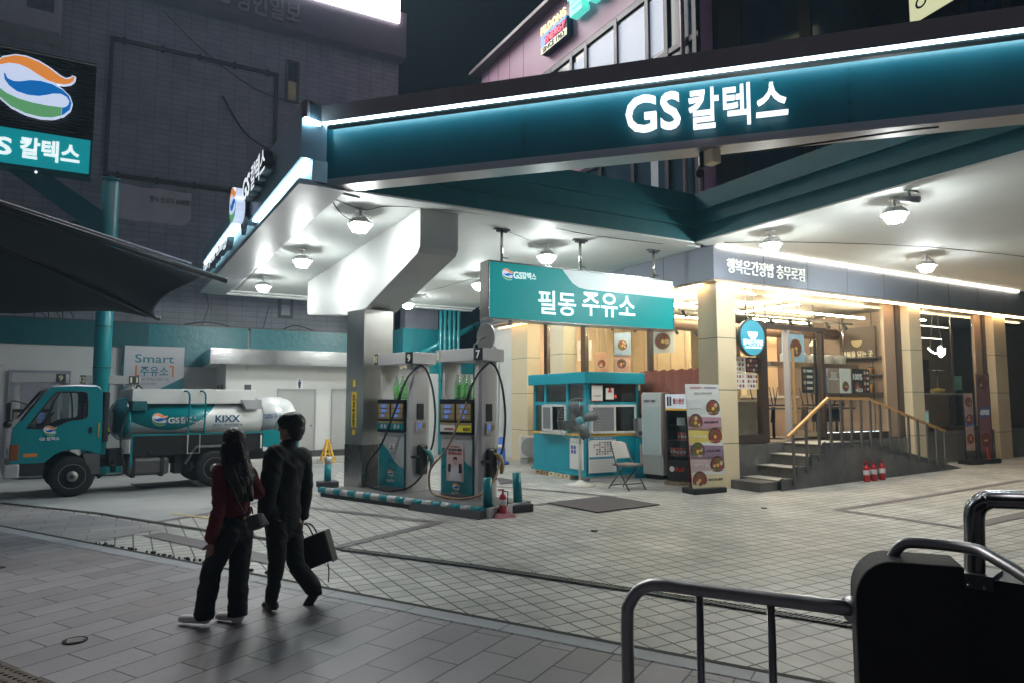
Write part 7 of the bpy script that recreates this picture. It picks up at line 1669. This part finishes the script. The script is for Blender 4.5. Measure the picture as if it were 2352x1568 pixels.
# ============================================================ FOREGROUND RAILINGS
M_tube = mat('dull_steel_tube', (.27, .27, .275), .34, .9, var=.1, vs=10)
M_post = mat('dark_granite_post', (.008, .0075, .007), .75, var=.5, vs=70, bump=.15, bs=90)
fr = thing('foreground_railing', 'dull steel handrail with thin uprights in the foreground pavement', 'railing', (0, 0, 0))
def fp(x, y, Y): return D(x, y, Y)
rpts = [fp(1440, 1420, 3.0)*1]
a = fp(1441, 1420, 3.0); base = Vector((a.x, a.y, 0.0))
top0 = fp(1500, 1343, 3.0); end = fp(1962, 1398, 2.47)
mb = MB(); mb.tube([base, Vector((a.x, a.y, .5)), a, fp(1447, 1385, 3.0), fp(1465, 1357, 3.0), fp(1490, 1344, 2.98), fp(1520, 1342, 2.95), fp(1600, 1352, 2.86), end], .027, 14, steps=5); mb.build('rail', M_tube, fr)
for (x, Y) in ((1606, 2.86), (1770, 2.67)):
    t = fp(x, 1356 if x < 1700 else 1377, Y); mb = MB(); mb.cyl((t.x, t.y, .0), (t.x, t.y, t.z), .015, n=12); mb.build('upright', M_tube, fr)
mb = MB(); mb.lathe([(.001, 0), (.045, .0), (.045, .02), (.001, .02)], (0, 0, 0), 18); fl = mb.build('wall_flange', M_tube, fr); fl.location = end; fl.rotation_euler = (R(90), 0, R(-75))
gp = thing('stone_post', 'dark granite gate post with a rounded shoulder at the bottom right', 'post', (0, 0, 0))
pl0 = fp(1966, 1400, 2.42); prr = fp(2218, 1340, 2.30)
dv = (prr-pl0); dv.z = 0; wpost = dv.length; pang = math.atan2(dv.y, dv.x); gp.location = (pl0.x, pl0.y, 0); gp.rotation_euler = (0, 0, pang)
zt_ = fp(2100, 1292, 2.36).z
prof = [(0, 0)]+[(.12-.12*math.cos(R(7.5*k)), zt_-.14+.14*math.sin(R(7.5*k))) for k in range(13)]+[(wpost, zt_), (wpost, 0)]
mb = MB(); mb.prism(prof, 0, .20, 'y'); mb.build('shaft', M_post, gp, bevel=.008)
pr_ = thing('post_handle_rail', 'thin bent steel rail curving over the top of the granite post', 'railing', (0, 0, 0))
mb = MB(); mb.tube([fp(2046, 1292, 2.48), fp(2050, 1278, 2.48), fp(2065, 1255, 2.46), fp(2090, 1245, 2.44), fp(2180, 1252, 2.36), fp(2245, 1262, 2.28), fp(2290, 1285, 2.2), fp(2352, 1322, 2.1), fp(2500, 1420, 1.9)], .019, 12, steps=5); mb.build('tube', M_tube, pr_)
q_ = fp(2046, 1292, 2.48); mb = MB(); mb.lathe([(.001, 0), (.034, 0), (.03, .014), (.02, .016)], (q_.x, q_.y, q_.z-.012), 18); mb.build('flange', M_tube, pr_)
tr_ = thing('entrance_railing', 'thick twin polished rail rising at the right edge behind the granite post', 'railing', (0, 0, 0))
mb = MB()
for o in (0, .05):
    sh = Vector((o*.5, o, 0)); mb.tube([fp(2241, 1322, 2.62)+sh, fp(2241, 1240, 2.62)+sh, fp(2240, 1190, 2.62)+sh, fp(2247, 1164, 2.61)+sh, fp(2268, 1150, 2.58)+sh, fp(2300, 1148, 2.54)+sh, fp(2600, 1158, 2.2)+sh, fp(3600, 1190, 1.7)+sh, Vector((fp(3700, 1190, 1.65).x, fp(3700, 1190, 1.65).y, .8))+sh, Vector((fp(3700, 1190, 1.65).x, fp(3700, 1190, 1.65).y, 0))+sh], .031, 14, steps=5)
mb.build('twin_tube', mat('dark_chrome_tube', (.16, .16, .17), .18, 1., var=.1, vs=12), tr_)
bx_ = thing('dark_parapet', 'black parapet panel with a steel bracket in the bottom right corner', 'wall', (0, 0, 0))
A_ = fp(2212, 1360, 2.62); B_ = fp(2700, 1350, 2.2); dv2 = B_-A_; dv2.z = 0; bx_.location = (A_.x, A_.y, 0); bx_.rotation_euler = (0, 0, math.atan2(dv2.y, dv2.x))
zp = fp(2300, 1352, 2.5).z+.02
mb = MB(); mb.box(0, dv2.length+.5, 0, .25, 0, zp); mb.build('panel', mat('black_panel', (.008, .008, .009), .5), bx_)
zb4 = fp(2240, 1322, 2.6).z
mb = MB(); mb.box(0, .10, -.02, -.001, zp-.04, zb4); mb.box(0, .10, -.02, .14, zb4, zb4+.012); bk = mb.build('bracket', mat('bracket_steel', (.12, .12, .12), .4, .7), bx_)
mb = MB()
for x in (.025, .075): mb.sphere((x, -.022, zb4-.03), .007, 8, 5)
mb.build('screw', M_tube, bk)

# ============================================================ PEOPLE
def remesh(name, parts, m, parent=None, voxel=.012, smooth=6, mats=None, kind=None):
    """parts: ('cap', p0, p1, r0, r1, squash_dir, squash) or ('ell', c, (rx,ry,rz), rot) -> one continuous surface"""
    mb = MB()
    for q in parts:
        if q[0] == 'cap':
            p0, p1, r0, r1 = Vector(q[1]), Vector(q[2]), q[3], q[4]
            d = (p1-p0); L = d.length; d.normalize(); sdv = Vector(q[5]).normalized() if len(q) > 5 else d.orthogonal().normalized(); k = q[6] if len(q) > 6 else 1.
            b = (sdv-d*sdv.dot(d)).normalized(); a = d.cross(b); rg = []
            for t in (-88, -60, -30, 0): rr = r0*math.cos(R(t)); c = p0+d*(r0*math.sin(R(t))*min(1, .9)); rg.append((c, rr))
            for t in (.25, .5, .75): rg.append((p0.lerp(p1, t), r0+(r1-r0)*t))
            for t in (0, 30, 60, 88): rr = r1*math.cos(R(t)); c = p1+d*(r1*math.sin(R(t))*.9); rg.append((c, rr))
            mb.rings([[c+(a*math.cos(u)+b*math.sin(u)*k)*rr for u in [2*math.pi*i/16 for i in range(16)]] for c, rr in rg])
        else:
            c, r = Vector(q[1]), q[2]; o = len(mb.v); mb.sphere((0, 0, 0), 1, 18, 12, sc=r); Rm = q[3] if len(q) > 3 else Matrix.Identity(3)
            for i in range(o, len(mb.v)): mb.v[i] = tuple(Rm @ Vector(mb.v[i]) + c)
    ob = mb.build(name, m, parent)
    rm = ob.modifiers.new('r', 'REMESH'); rm.mode = 'VOXEL'; rm.voxel_size = voxel; rm.use_smooth_shade = True
    if smooth: sm = ob.modifiers.new('s', 'SMOOTH'); sm.iterations = smooth; sm.factor = .5
    dg = bpy.context.evaluated_depsgraph_get(); dg.update()
    me = bpy.data.meshes.new_from_object(ob.evaluated_get(dg)); ob.modifiers.clear(); ob.data = me
    if not me.materials: me.materials.append(m)
    for p in me.polygons: p.use_smooth = True
    return ob
from mathutils import noise as mnoise
def folds(o, amp, sx, sz, seed=0., diag=.5):
    me = o.data; me.update()
    for v in me.vertices:
        c = v.co; q = Vector((c.x*sx+seed+diag*c.z*sx, c.y*sx+diag*c.z*sx*.6, c.z*sz))
        n = mnoise.noise(q)+.5*mnoise.noise(q*2.1+Vector((3, 1, 7)))
        r = 1-abs(n)*2.2
        v.co = c+v.normal*amp*(r*.6+n*.4)
    me.update()
def cutz(o, z, keep='above'):
    b = bmesh.new(); b.from_mesh(o.data); bmesh.ops.bisect_plane(b, geom=b.verts[:]+b.edges[:]+b.faces[:], plane_co=(0, 0, z), plane_no=(0, 0, 1), clear_inner=keep == 'above', clear_outer=keep != 'above'); b.to_mesh(o.data); b.free()
M_skin = mat('skin', (.30, .165, .12), .5, var=.05, vs=20); M_hair = mat('dark_hair', (.012, .009, .009), .38, var=.3, vs=60, bump=.5, bs=70); M_hairb = mat('brown_black_hair', (.016, .010, .009), .36, var=.35, vs=50, bump=.5, bs=60)
M_coat = mat('black_jacket', (.010, .010, .010), .8, var=.2, vs=7, bump=.5, bs=9); M_trou = mat('charcoal_trousers', (.011, .011, .012), .8, var=.2, vs=8, bump=.4, bs=8); M_jean = mat('black_jeans', (.008, .009, .012), .85, var=.2, vs=9, bump=.4, bs=9)
M_knit = mat('dark_red_knit', (.13, .010, .016), .85, var=.15, vs=30, bump=.5, bs=60); M_shoe = mat('black_leather_shoe', (.012, .011, .011), .35, var=.1); M_wshoe = mat('white_trainer', (.70, .66, .64), .55, var=.08, vs=12); M_bag = mat('black_leather_bag', (.012, .011, .012), .4, var=.2, vs=8, bump=.2, bs=20)
def Z1(x, y): return ((430+x/2.702)*.9408, (980+y/2.702)*.9408)
# ---- man
Ym = 6.12
mg = Vector((D(*Z1(640, 1350), Ym).x, Ym, 0))
man = thing('person', 'person in a black jacket and trousers walking left with a large black tote', 'person', mg)
def Mp(x, y, dy=0.): v = D(*Z1(x, y), Ym+dy); return v-mg
fw_ = Vector((-.80, .60, 0)).normalized(); lf_ = Vector((-.60, -.80, 0))   # facing, left
hc = Mp(752, 172, .02)
sh_l, sh_r = Mp(650, 330, -.14), Mp(835, 345, .12); neck = Mp(735, 285, 0); hip_l, hip_r = Mp(665, 800, -.08), Mp(765, 800, .07)
waist = Mp(705, 640); chest = Mp(725, 440)
kn_l, an_l = Mp(665, 1060, -.1), Mp(628, 1318, -.10); kn_r, an_r = Mp(790, 1075, .06), Mp(905, 1225, .10)
el_l, wr_l = Mp(605, 600, -.20), Mp(590, 730, -.16); el_r, wr_r = Mp(850, 570, .20), Mp(832, 772, .22)
wr_l = Mp(588, 735, -.15)
hand_r = Mp(822, 818, .21)
toeL = Mp(588, 1352, -.02); heelL = Mp(660, 1352, -.14)
body = []
body += [('cap', hip_l*.5+hip_r*.5, waist, .13, .12, fw_, .75), ('cap', waist, chest, .12, .15, fw_, .72), ('cap', sh_l.lerp(sh_r, .2), sh_l.lerp(sh_r, .8), .05, .05), ('cap', chest, neck, .13, .06, fw_, .8), ('cap', neck, hc-Vector((0, 0, .07)), .056, .056)]
for a, b, c, r in ((sh_l, el_l, wr_l, 1), (sh_r, el_r, wr_r, 1)): body += [('cap', a.lerp(b, .1), b, .045, .04), ('cap', b, c, .042, .028)]
for a, b, c in ((hip_l, kn_l, an_l), (hip_r, kn_r, an_r)): body += [('cap', a, b, .085, .056), ('cap', b, c, .054, .036)]
# head: skull, jaw, nose, lips, ear
f2 = Vector((-.97, .24, 0)).normalized(); l2 = Vector((-.24, -.97, 0)); up = Vector((0, 0, 1))
Rh = Matrix((f2, l2, up)).transposed()
def Hd(f, l, u): return hc+f2*f+l2*l+up*u
body += [('ell', Hd(-.005, 0, .015), (.098, .074, .105), Rh), ('ell', Hd(.03, 0, -.045), (.062, .058, .075), Rh), ('cap', Hd(.05, 0, -.09), Hd(.078, 0, -.092), .026, .020), ('cap', Hd(.092, 0, .012), Hd(.112, 0, -.022), .009, .014), ('cap', Hd(.088, .012, -.058), Hd(.088, -.012, -.058), .011, .011), ('ell', Hd(-.012, .074, -.012), (.022, .010, .033), Rh), ('ell', Hd(-.012, -.074, -.012), (.022, .010, .033), Rh), ('cap', Hd(.085, .03, .03), Hd(.085, -.03, .03), .013, .013)]
# right hand gripping the bag handles
def hand(w, tip_dir, pal_n, curl, s=1.):
    d = tip_dir.normalized(); nrm = (pal_n-d*pal_n.dot(d)).normalized(); sidev = d.cross(nrm); P = [('cap', w, w+d*.045*s, .026*s, .036*s, nrm, .5), ('cap', w+d*.04*s, w+d*.085*s, .038*s, .036*s, nrm, .45)]
    for k, (o, L) in enumerate(((-.030, .060), (-.010, .070), (.010, .066), (.029, .052))):
        b0_ = w+d*.085*s+sidev*o*s; ang_ = curl*(.8+.12*k); d1_ = (d*math.cos(ang_)+nrm*math.sin(ang_)); d2_ = (d*math.cos(ang_*2)+nrm*math.sin(ang_*2))
        b1_ = b0_+d1_*L*.5*s; b2_ = b1_+d2_*L*.55*s; P += [('cap', b0_, b1_, .0092*s, .0085*s), ('cap', b1_, b2_, .0085*s, .007*s)]
    t0 = w+d*.03*s-sidev*.034*s; t1 = t0+(d*.7-sidev*.55+nrm*.4)*.038*s; t2 = t1+(d*.9+nrm*.5)*.03*s; P += [('cap', t0, t1, .013*s, .011*s), ('cap', t1, t2, .0105*s, .0085*s)]
    return P
body += hand(wr_r-Vector((0, 0, .0)), Vector((-.12, -.05, -1)), Vector((-.8, -.6, 0)), 1.25)
remesh('body', body, M_skin, man, .0085, 3)
# eyes
mb = MB()
for s in (1, -1): mb.sphere(Hd(.086, .03*s, .018), .010, 8, 6)
mb.build('eyes', M_dtxt, man)
hair = [('ell', Hd(-.022, 0, .050), (.118, .098, .096), Rh), ('ell', Hd(-.062, 0, -.010), (.070, .090, .090), Rh), ('ell', Hd(.040, 0, .062), (.072, .084, .058), Rh), ('ell', Hd(.055, 0, .040), (.050, .070, .035), Rh), ('ell', Hd(-.005, .066, .035), (.085, .026, .050), Rh), ('ell', Hd(-.005, -.066, .035), (.085, .026, .050), Rh), ('ell', Hd(-.078, 0, -.070), (.034, .060, .045), Rh)]
hm_ = remesh('hair', hair, M_hair, man, .008, 3); folds(hm_, .006, 30, 6, 2.)
jk = [('cap', Mp(710, 745), Mp(712, 620), .158, .144, fw_, .72), ('cap', Mp(712, 620), Mp(725, 440), .144, .160, fw_, .74), ('cap', sh_l.lerp(sh_r, .05)-Vector((0, 0, .02)), sh_l.lerp(sh_r, .95)-Vector((0, 0, .02)), .088, .084, fw_, .95), ('cap', Mp(728, 420), Mp(735, 300), .16, .078, fw_, .8),
      ('cap', sh_l-Vector((0, 0, .02)), el_l, .085, .075), ('cap', el_l, wr_l, .073, .062), ('cap', sh_r-Vector((0, 0, .02)), el_r, .082, .07), ('cap', el_r, wr_r+Vector((0, 0, .02)), .068, .056), ('cap', Mp(640, 770, -.12), Mp(620, 690, -.13), .06, .06), ('cap', Mp(736, 300), Mp(741, 280), .078, .07, fw_, .95)]
j_ = remesh('jacket', jk, M_coat, man, .011, 4); folds(j_, .013, 7, 5, 1.); cutz(j_, Mp(700, 806).z)
tr2 = [('cap', Mp(700, 830), Mp(705, 740), .155, .16, fw_, .75)]
for a, b, c, w0, w1, w2 in ((hip_l+Vector((0, 0, -.03)), kn_l, an_l+Vector((0, 0, .03)), .095, .070, .052), (hip_r+Vector((0, 0, -.03)), kn_r, an_r, .09, .072, .074)): tr2 += [('cap', a, b, w0, w1), ('cap', b, c, w1, w2)]
t_ = remesh('trousers', tr2, M_trou, man, .010, 4); folds(t_, .010, 8, 9, 5., .8); cutz(t_, .075)
def shoe(heel, toe, anklev, m, name, parent, w=.046, sole=None):
    d = (toe-heel); L = d.length; d.normalize()
    P = [('cap', heel+d*.03+Vector((0, 0, .012)), toe-d*.05+Vector((0, 0, .0)), .042, .040, Vector((0, 0, 1)), .8), ('cap', toe-d*.09, toe-d*.03-Vector((0, 0, .006)), .042, .030, Vector((0, 0, 1)), .62), ('cap', heel+d*.035+Vector((0, 0, .02)), anklev, .042, .040)]
    return remesh(name, P, m, parent, .008, 2)
shoe(Vector((heelL.x, heelL.y, .042)), Vector((toeL.x-.03, toeL.y+.03, .040)), an_l-Vector((0, 0, .02)), M_shoe, 'shoe', man)
hr_ = Mp(925, 1245, .10); tr3 = Mp(848, 1372, .10)
P = [('cap', hr_, tr3, .044, .040), ('cap', hr_.lerp(tr3, .6), tr3, .044, .032), ('cap', hr_, an_r, .045, .045), ('cap', hr_+Vector((.02, 0, .005)), hr_+Vector((.035, 0, -.02)), .03, .022)]
remesh('shoe', P, M_shoe, man, .008, 2)
# tote bag: a thing of its own
tg = thing('tote_bag', 'large black leather tote bag swinging from the hand of the man', 'bag', mg)
bc = [Mp(768, 930, .24), Mp(965, 850, .24), Mp(1022, 1048, .24), Mp(836, 1124, .24)]
th_ = Vector((.02, .14, 0))
mb = MB(); mb.hexa([bc[3], bc[2], bc[2]+th_, bc[3]+th_, bc[0], bc[1], bc[1]+th_, bc[0]+th_]); mb.build('body', M_bag, tg, bevel=.012)
mb = MB(); mb.hexa([bc[2]+Vector((.002, -.004, 0)), bc[2]+Vector((.02, -.0, -.01)), bc[2]+th_*.8+Vector((.02, 0, -.01)), bc[2]+th_*.8+Vector((.002, 0, 0)), bc[1]+Vector((.002, -.004, 0)), bc[1]+Vector((.02, 0, .0)), bc[1]+th_*.8+Vector((.02, 0, 0)), bc[1]+th_*.8+Vector((.002, 0, 0))]); mb.build('side_gusset', mat('bag_gusset_grey', (.06, .055, .065), .4), tg)
for o in (Vector((0, 0, 0)), Vector((.01, .10, 0))):
    mb = MB(); hp_ = hand_r+Vector((0, 0, .015)); mb.tube([Mp(812, 915, .24)+o, Mp(808, 860, .235)+o*.7, hp_+Vector((-.01, 0, 0)), hp_+Vector((.012, .0, .002)), Mp(868, 815, .235)+o*.7, Mp(902, 878, .24)+o], .0075, 6, steps=5); mb.build('handle', M_bag, tg)
mb = MB(); mb.tube([Mp(1000, 1060, .26), Mp(1008, 1120, .26), Mp(1003, 1190, .26)], .006, 6, steps=4); mb.build('strap', M_bag, tg)
# ---- woman
Yw = 5.68
wg = Vector((D(*Z1(300, 1450), Yw).x, Yw, 0))
wo = thing('person', 'person with long dark hair, red sweater and wide black jeans walking left', 'person', wg)
def Wp(x, y, dy=0.): v = D(*Z1(x, y), Yw+dy); return v-wg
wf = Vector((-.72, .69, 0)); hcw = Wp(372, 270, .03)
wsl, wsr = Wp(292, 450, -.11), Wp(478, 470, .10); wneck = Wp(378, 385, .02); whip = Wp(395, 830); wwaist = Wp(393, 700); wch = Wp(385, 530)
whl, whr = Wp(350, 850, -.07), Wp(432, 850, .07)
wkl, wal = Wp(232, 1110, -.05), Wp(185, 1405, -.04); wkr, war = Wp(415, 1130, .06), Wp(402, 1420, .06)
wel, wwl = Wp(282, 700, -.17), Wp(232, 925, -.17); wer, wwr = Wp(545, 600, .16), Wp(470, 600, .26)
P = [('cap', whip, wwaist, .085, .07, wf, .75), ('cap', wwaist, wch, .07, .09, wf, .75), ('cap', wsl.lerp(wsr, .15), wsl.lerp(wsr, .85), .055, .055), ('cap', wch, wneck, .10, .05, wf, .8), ('cap', wneck, hcw-Vector((0, 0, .06)), .046, .046)]
for a, b, c in ((wsl, wel, wwl), (wsr, wer, wwr)): P += [('cap', a, b, .044, .036), ('cap', b, c, .035, .024)]
for a, b, c in ((whl, wkl, wal), (whr, wkr, war)): P += [('cap', a, b, .06, .045), ('cap', b, c, .05, .034)]
f3 = Vector((-.80, .60, 0)); l3 = Vector((-.60, -.80, 0)); Rw = Matrix((f3, l3, up)).transposed()
def Hw(f, l, u): return hcw+f3*f+l3*l+up*u
P += [('ell', Hw(-.005, 0, .015), (.090, .068, .098), Rw), ('ell', Hw(.03, 0, -.04), (.055, .052, .068), Rw), ('cap', Hw(.045, 0, -.082), Hw(.068, 0, -.085), .022, .016), ('cap', Hw(.084, 0, .01), Hw(.098, 0, -.02), .008, .011), ('cap', Hw(.078, .01, -.05), Hw(.078, -.01, -.05), .010, .010), ('ell', Hw(-.01, .068, -.01), (.02, .009, .03), Rw), ('ell', Hw(-.01, -.068, -.01), (.02, .009, .03), Rw)]
P += hand(wwl, Vector((-.1, .0, -1)), Vector((-.6, .7, 0)), .35, .85)
P += hand(wwr, Vector((-.7, .6, .25)), Vector((0, 0, -1)), .5, .85)
remesh('body', P, M_skin, wo, .0085, 3)
mb = MB()
for s in (1, -1): mb.sphere(Hw(.076, .027*s, .014), .009, 8, 6)
mb.build('eyes', M_dtxt, wo)
HR = [('ell', Hw(-.022, 0, .035), (.100, .085, .092), Rw), ('ell', Hw(-.05, 0, -.03), (.07, .088, .11), Rw), ('cap', Wp(345, 300, -.04), Wp(345, 420, -.06), .055, .055), ('cap', Wp(350, 330, -.05), Wp(385, 470, -.10), .07, .085, wf, .55), ('cap', Wp(400, 320, .02), Wp(440, 500, -.06), .085, .10, wf, .5), ('cap', Wp(415, 450, -.07), Wp(462, 610, -.05), .10, .065, wf, .45), ('cap', Wp(400, 440, -.10), Wp(430, 590, -.11), .07, .04, wf, .5), ('cap', Wp(455, 560, -.05), Wp(478, 640, -.03), .055, .03, wf, .6)]
for k in range(9):
    x = 360+k*15; HR.append(('cap', Wp(x-25, 330+k*8, -.06), Wp(x+18+4*math.sin(k*2.1), 520+k*13, -.105+.008*k), .022, .012))
    HR.append(('cap', Wp(x+18+4*math.sin(k*2.1), 520+k*13, -.105+.008*k), Wp(x+30-6*math.sin(k), 580+k*9, -.09+.008*k), .014, .007))
hw_ = remesh('hair', HR, M_hairb, wo, .008, 2); folds(hw_, .010, 26, 4, 4., .25)
SW = [('cap', Wp(393, 715), Wp(392, 620), .116, .108, wf, .8), ('cap', Wp(392, 620), Wp(386, 510), .108, .122, wf, .78), ('cap', wsl.lerp(wsr, .05)-Vector((0, 0, .015)), wsl.lerp(wsr, .95)-Vector((0, 0, .015)), .07, .07), ('cap', Wp(386, 500), Wp(380, 410), .115, .062, wf, .8),
      ('cap', wsl, wel, .064, .052), ('cap', wel, wwl+Vector((0, 0, .03)), .052, .050), ('cap', wsr, wer, .062, .055), ('cap', wer, wwr, .055, .042)]
sw_ = remesh('sweater', SW, M_knit, wo, .009, 3); folds(sw_, .008, 9, 10, 6., .7)
mb = MB(); rg = []
for k in range(4):
    z = Wp(393, 738).z+k*.012; c = Wp(393, 725); rg.append([c*1+Vector((math.cos(t)*.122, math.sin(t)*.108, 0))+Vector((0, 0, z-c.z)) for t in [2*math.pi*i/28 for i in range(28)]])
mb.rings(rg); mb.build('hem', M_knit, wo)
JN = [('cap', Wp(393, 850), Wp(393, 745), .122, .106, wf, .85)]
for a, b, c in ((whl, wkl, wal), (whr, wkr, war)):
    a = a+Vector((0, 0, -.02)); JN += [('cap', a, b, .094, .076), ('cap', b, b.lerp(c, .5), .076, .080), ('cap', b.lerp(c, .5), c-Vector((0, 0, .0)), .074, .079)]
jn = remesh('jeans', JN, M_jean, wo, .009, 3); folds(jn, .008, 8, 9, 9., .8); cutz(jn, .062)
def tr_shoe(heel, toe, ank):
    d = (toe-heel).normalized(); o = shoe(heel, toe, ank, M_wshoe, 'shoe', wo); return o
tr_shoe(Vector((wal.x+.05, wal.y-.02, .05)), Vector((wal.x-.235, wal.y+.06, .05)), wal-Vector((0, 0, .03)))
tr_shoe(Vector((war.x+.06, war.y-.03, .045)), Vector((war.x-.20, war.y+.05, .044)), war-Vector((0, 0, .02)))
bg_ = thing('shoulder_bag', 'small grey black handbag hanging at the hip of the woman', 'bag', wg)
hb = [Wp(455, 760, -.12), Wp(528, 735, -.10), Wp(555, 822, -.10), Wp(478, 858, -.12)]; tb2 = Vector((.05, .09, 0))
mb = MB(); mb.hexa([hb[3], hb[2], hb[2]+tb2, hb[3]+tb2, hb[0], hb[1], hb[1]+tb2*.7, hb[0]+tb2*.7]); mb.build('body', mat('handbag_leather', (.055, .052, .058), .3, var=.35, vs=14, bump=.3, bs=18), bg_, bevel=.012)
mb = MB(); mb.tube([Wp(472, 750, -.08), Wp(480, 705, -.08), Wp(497, 695, -.08), Wp(505, 740, -.08)], .006, 6, steps=5); mb.build('handle', M_bag, bg_)
mb = MB(); mb.tube([Wp(455, 765, -.12), Wp(435, 715, -.16), Wp(400, 640, -.165), Wp(360, 540, -.175), Wp(325, 460, -.15), Wp(312, 425, -.09), Wp(330, 415, .0)], .007, 6, steps=5); mb.build('strap', M_bag, bg_)
mb = MB(); mb.sphere(Wp(450, 765, -.13), .014, 10, 6); mb.build('clasp', mat('brass', (.5, .3, .1), .3, 1.), bg_)

def strands(par, m, n, roots, tips, rad, seed):
    rnd = random.Random(seed); mb = MB()
    for k in range(n):
        u = rnd.random(); v_ = rnd.random(); a, b = roots(u, v_), tips(u, v_); mid = a.lerp(b, .5)+Vector((rnd.uniform(-.025, .025), rnd.uniform(-.03, .0), rnd.uniform(-.02, .02)))
        r0 = rad*rnd.uniform(.6, 1.3); mb.tube([a, mid, b+Vector((rnd.uniform(-.012, .012), rnd.uniform(-.012, .012), rnd.uniform(-.03, .02)))], [r0, r0, r0*.25], 4, steps=4)
    return mb.build('hair_strands', m, par)
strands(wo, M_hairb, 170, lambda u, v_: Wp(335+85*u, 225+60*v_, -.085+.05*u), lambda u, v_: Wp(340+150*u, 470+170*u*v_+40*v_, -.155+.085*u), .0028, 3)
strands(man, M_hair, 120, lambda u, v_: Hd(-.03+.05*u, .10*math.cos(math.pi*v_)*.8, .135-.02*abs(math.cos(math.pi*v_))), lambda u, v_: Hd(-.10+.21*u, .098*math.cos(math.pi*v_), .005-.03*(1-u)), .0026, 5)
# ============================================================ MIST ADDED FOR LENS BLOOM
hzb = MB(); hzb.box(-62, 62, -42, 62, -2.4, 34)
hm = bpy.data.materials.new('bloom_mist'); hm.use_nodes = True; hn = hm.node_tree; hn.nodes.clear()
ho = hn.nodes.new('ShaderNodeOutputMaterial'); hv = hn.nodes.new('ShaderNodeVolumePrincipled')
hv.inputs['Color'].default_value = (.50, .80, 1., 1); hv.inputs['Density'].default_value = .0017; hv.inputs['Anisotropy'].default_value = .3
hn.links.new(hv.outputs[0], ho.inputs['Volume'])
hz_ob = hzb.build('haze', hm); hz_ob['kind'] = 'stuff'; hz_ob['label'] = 'thin mist added around the lit forecourt to give lens bloom'
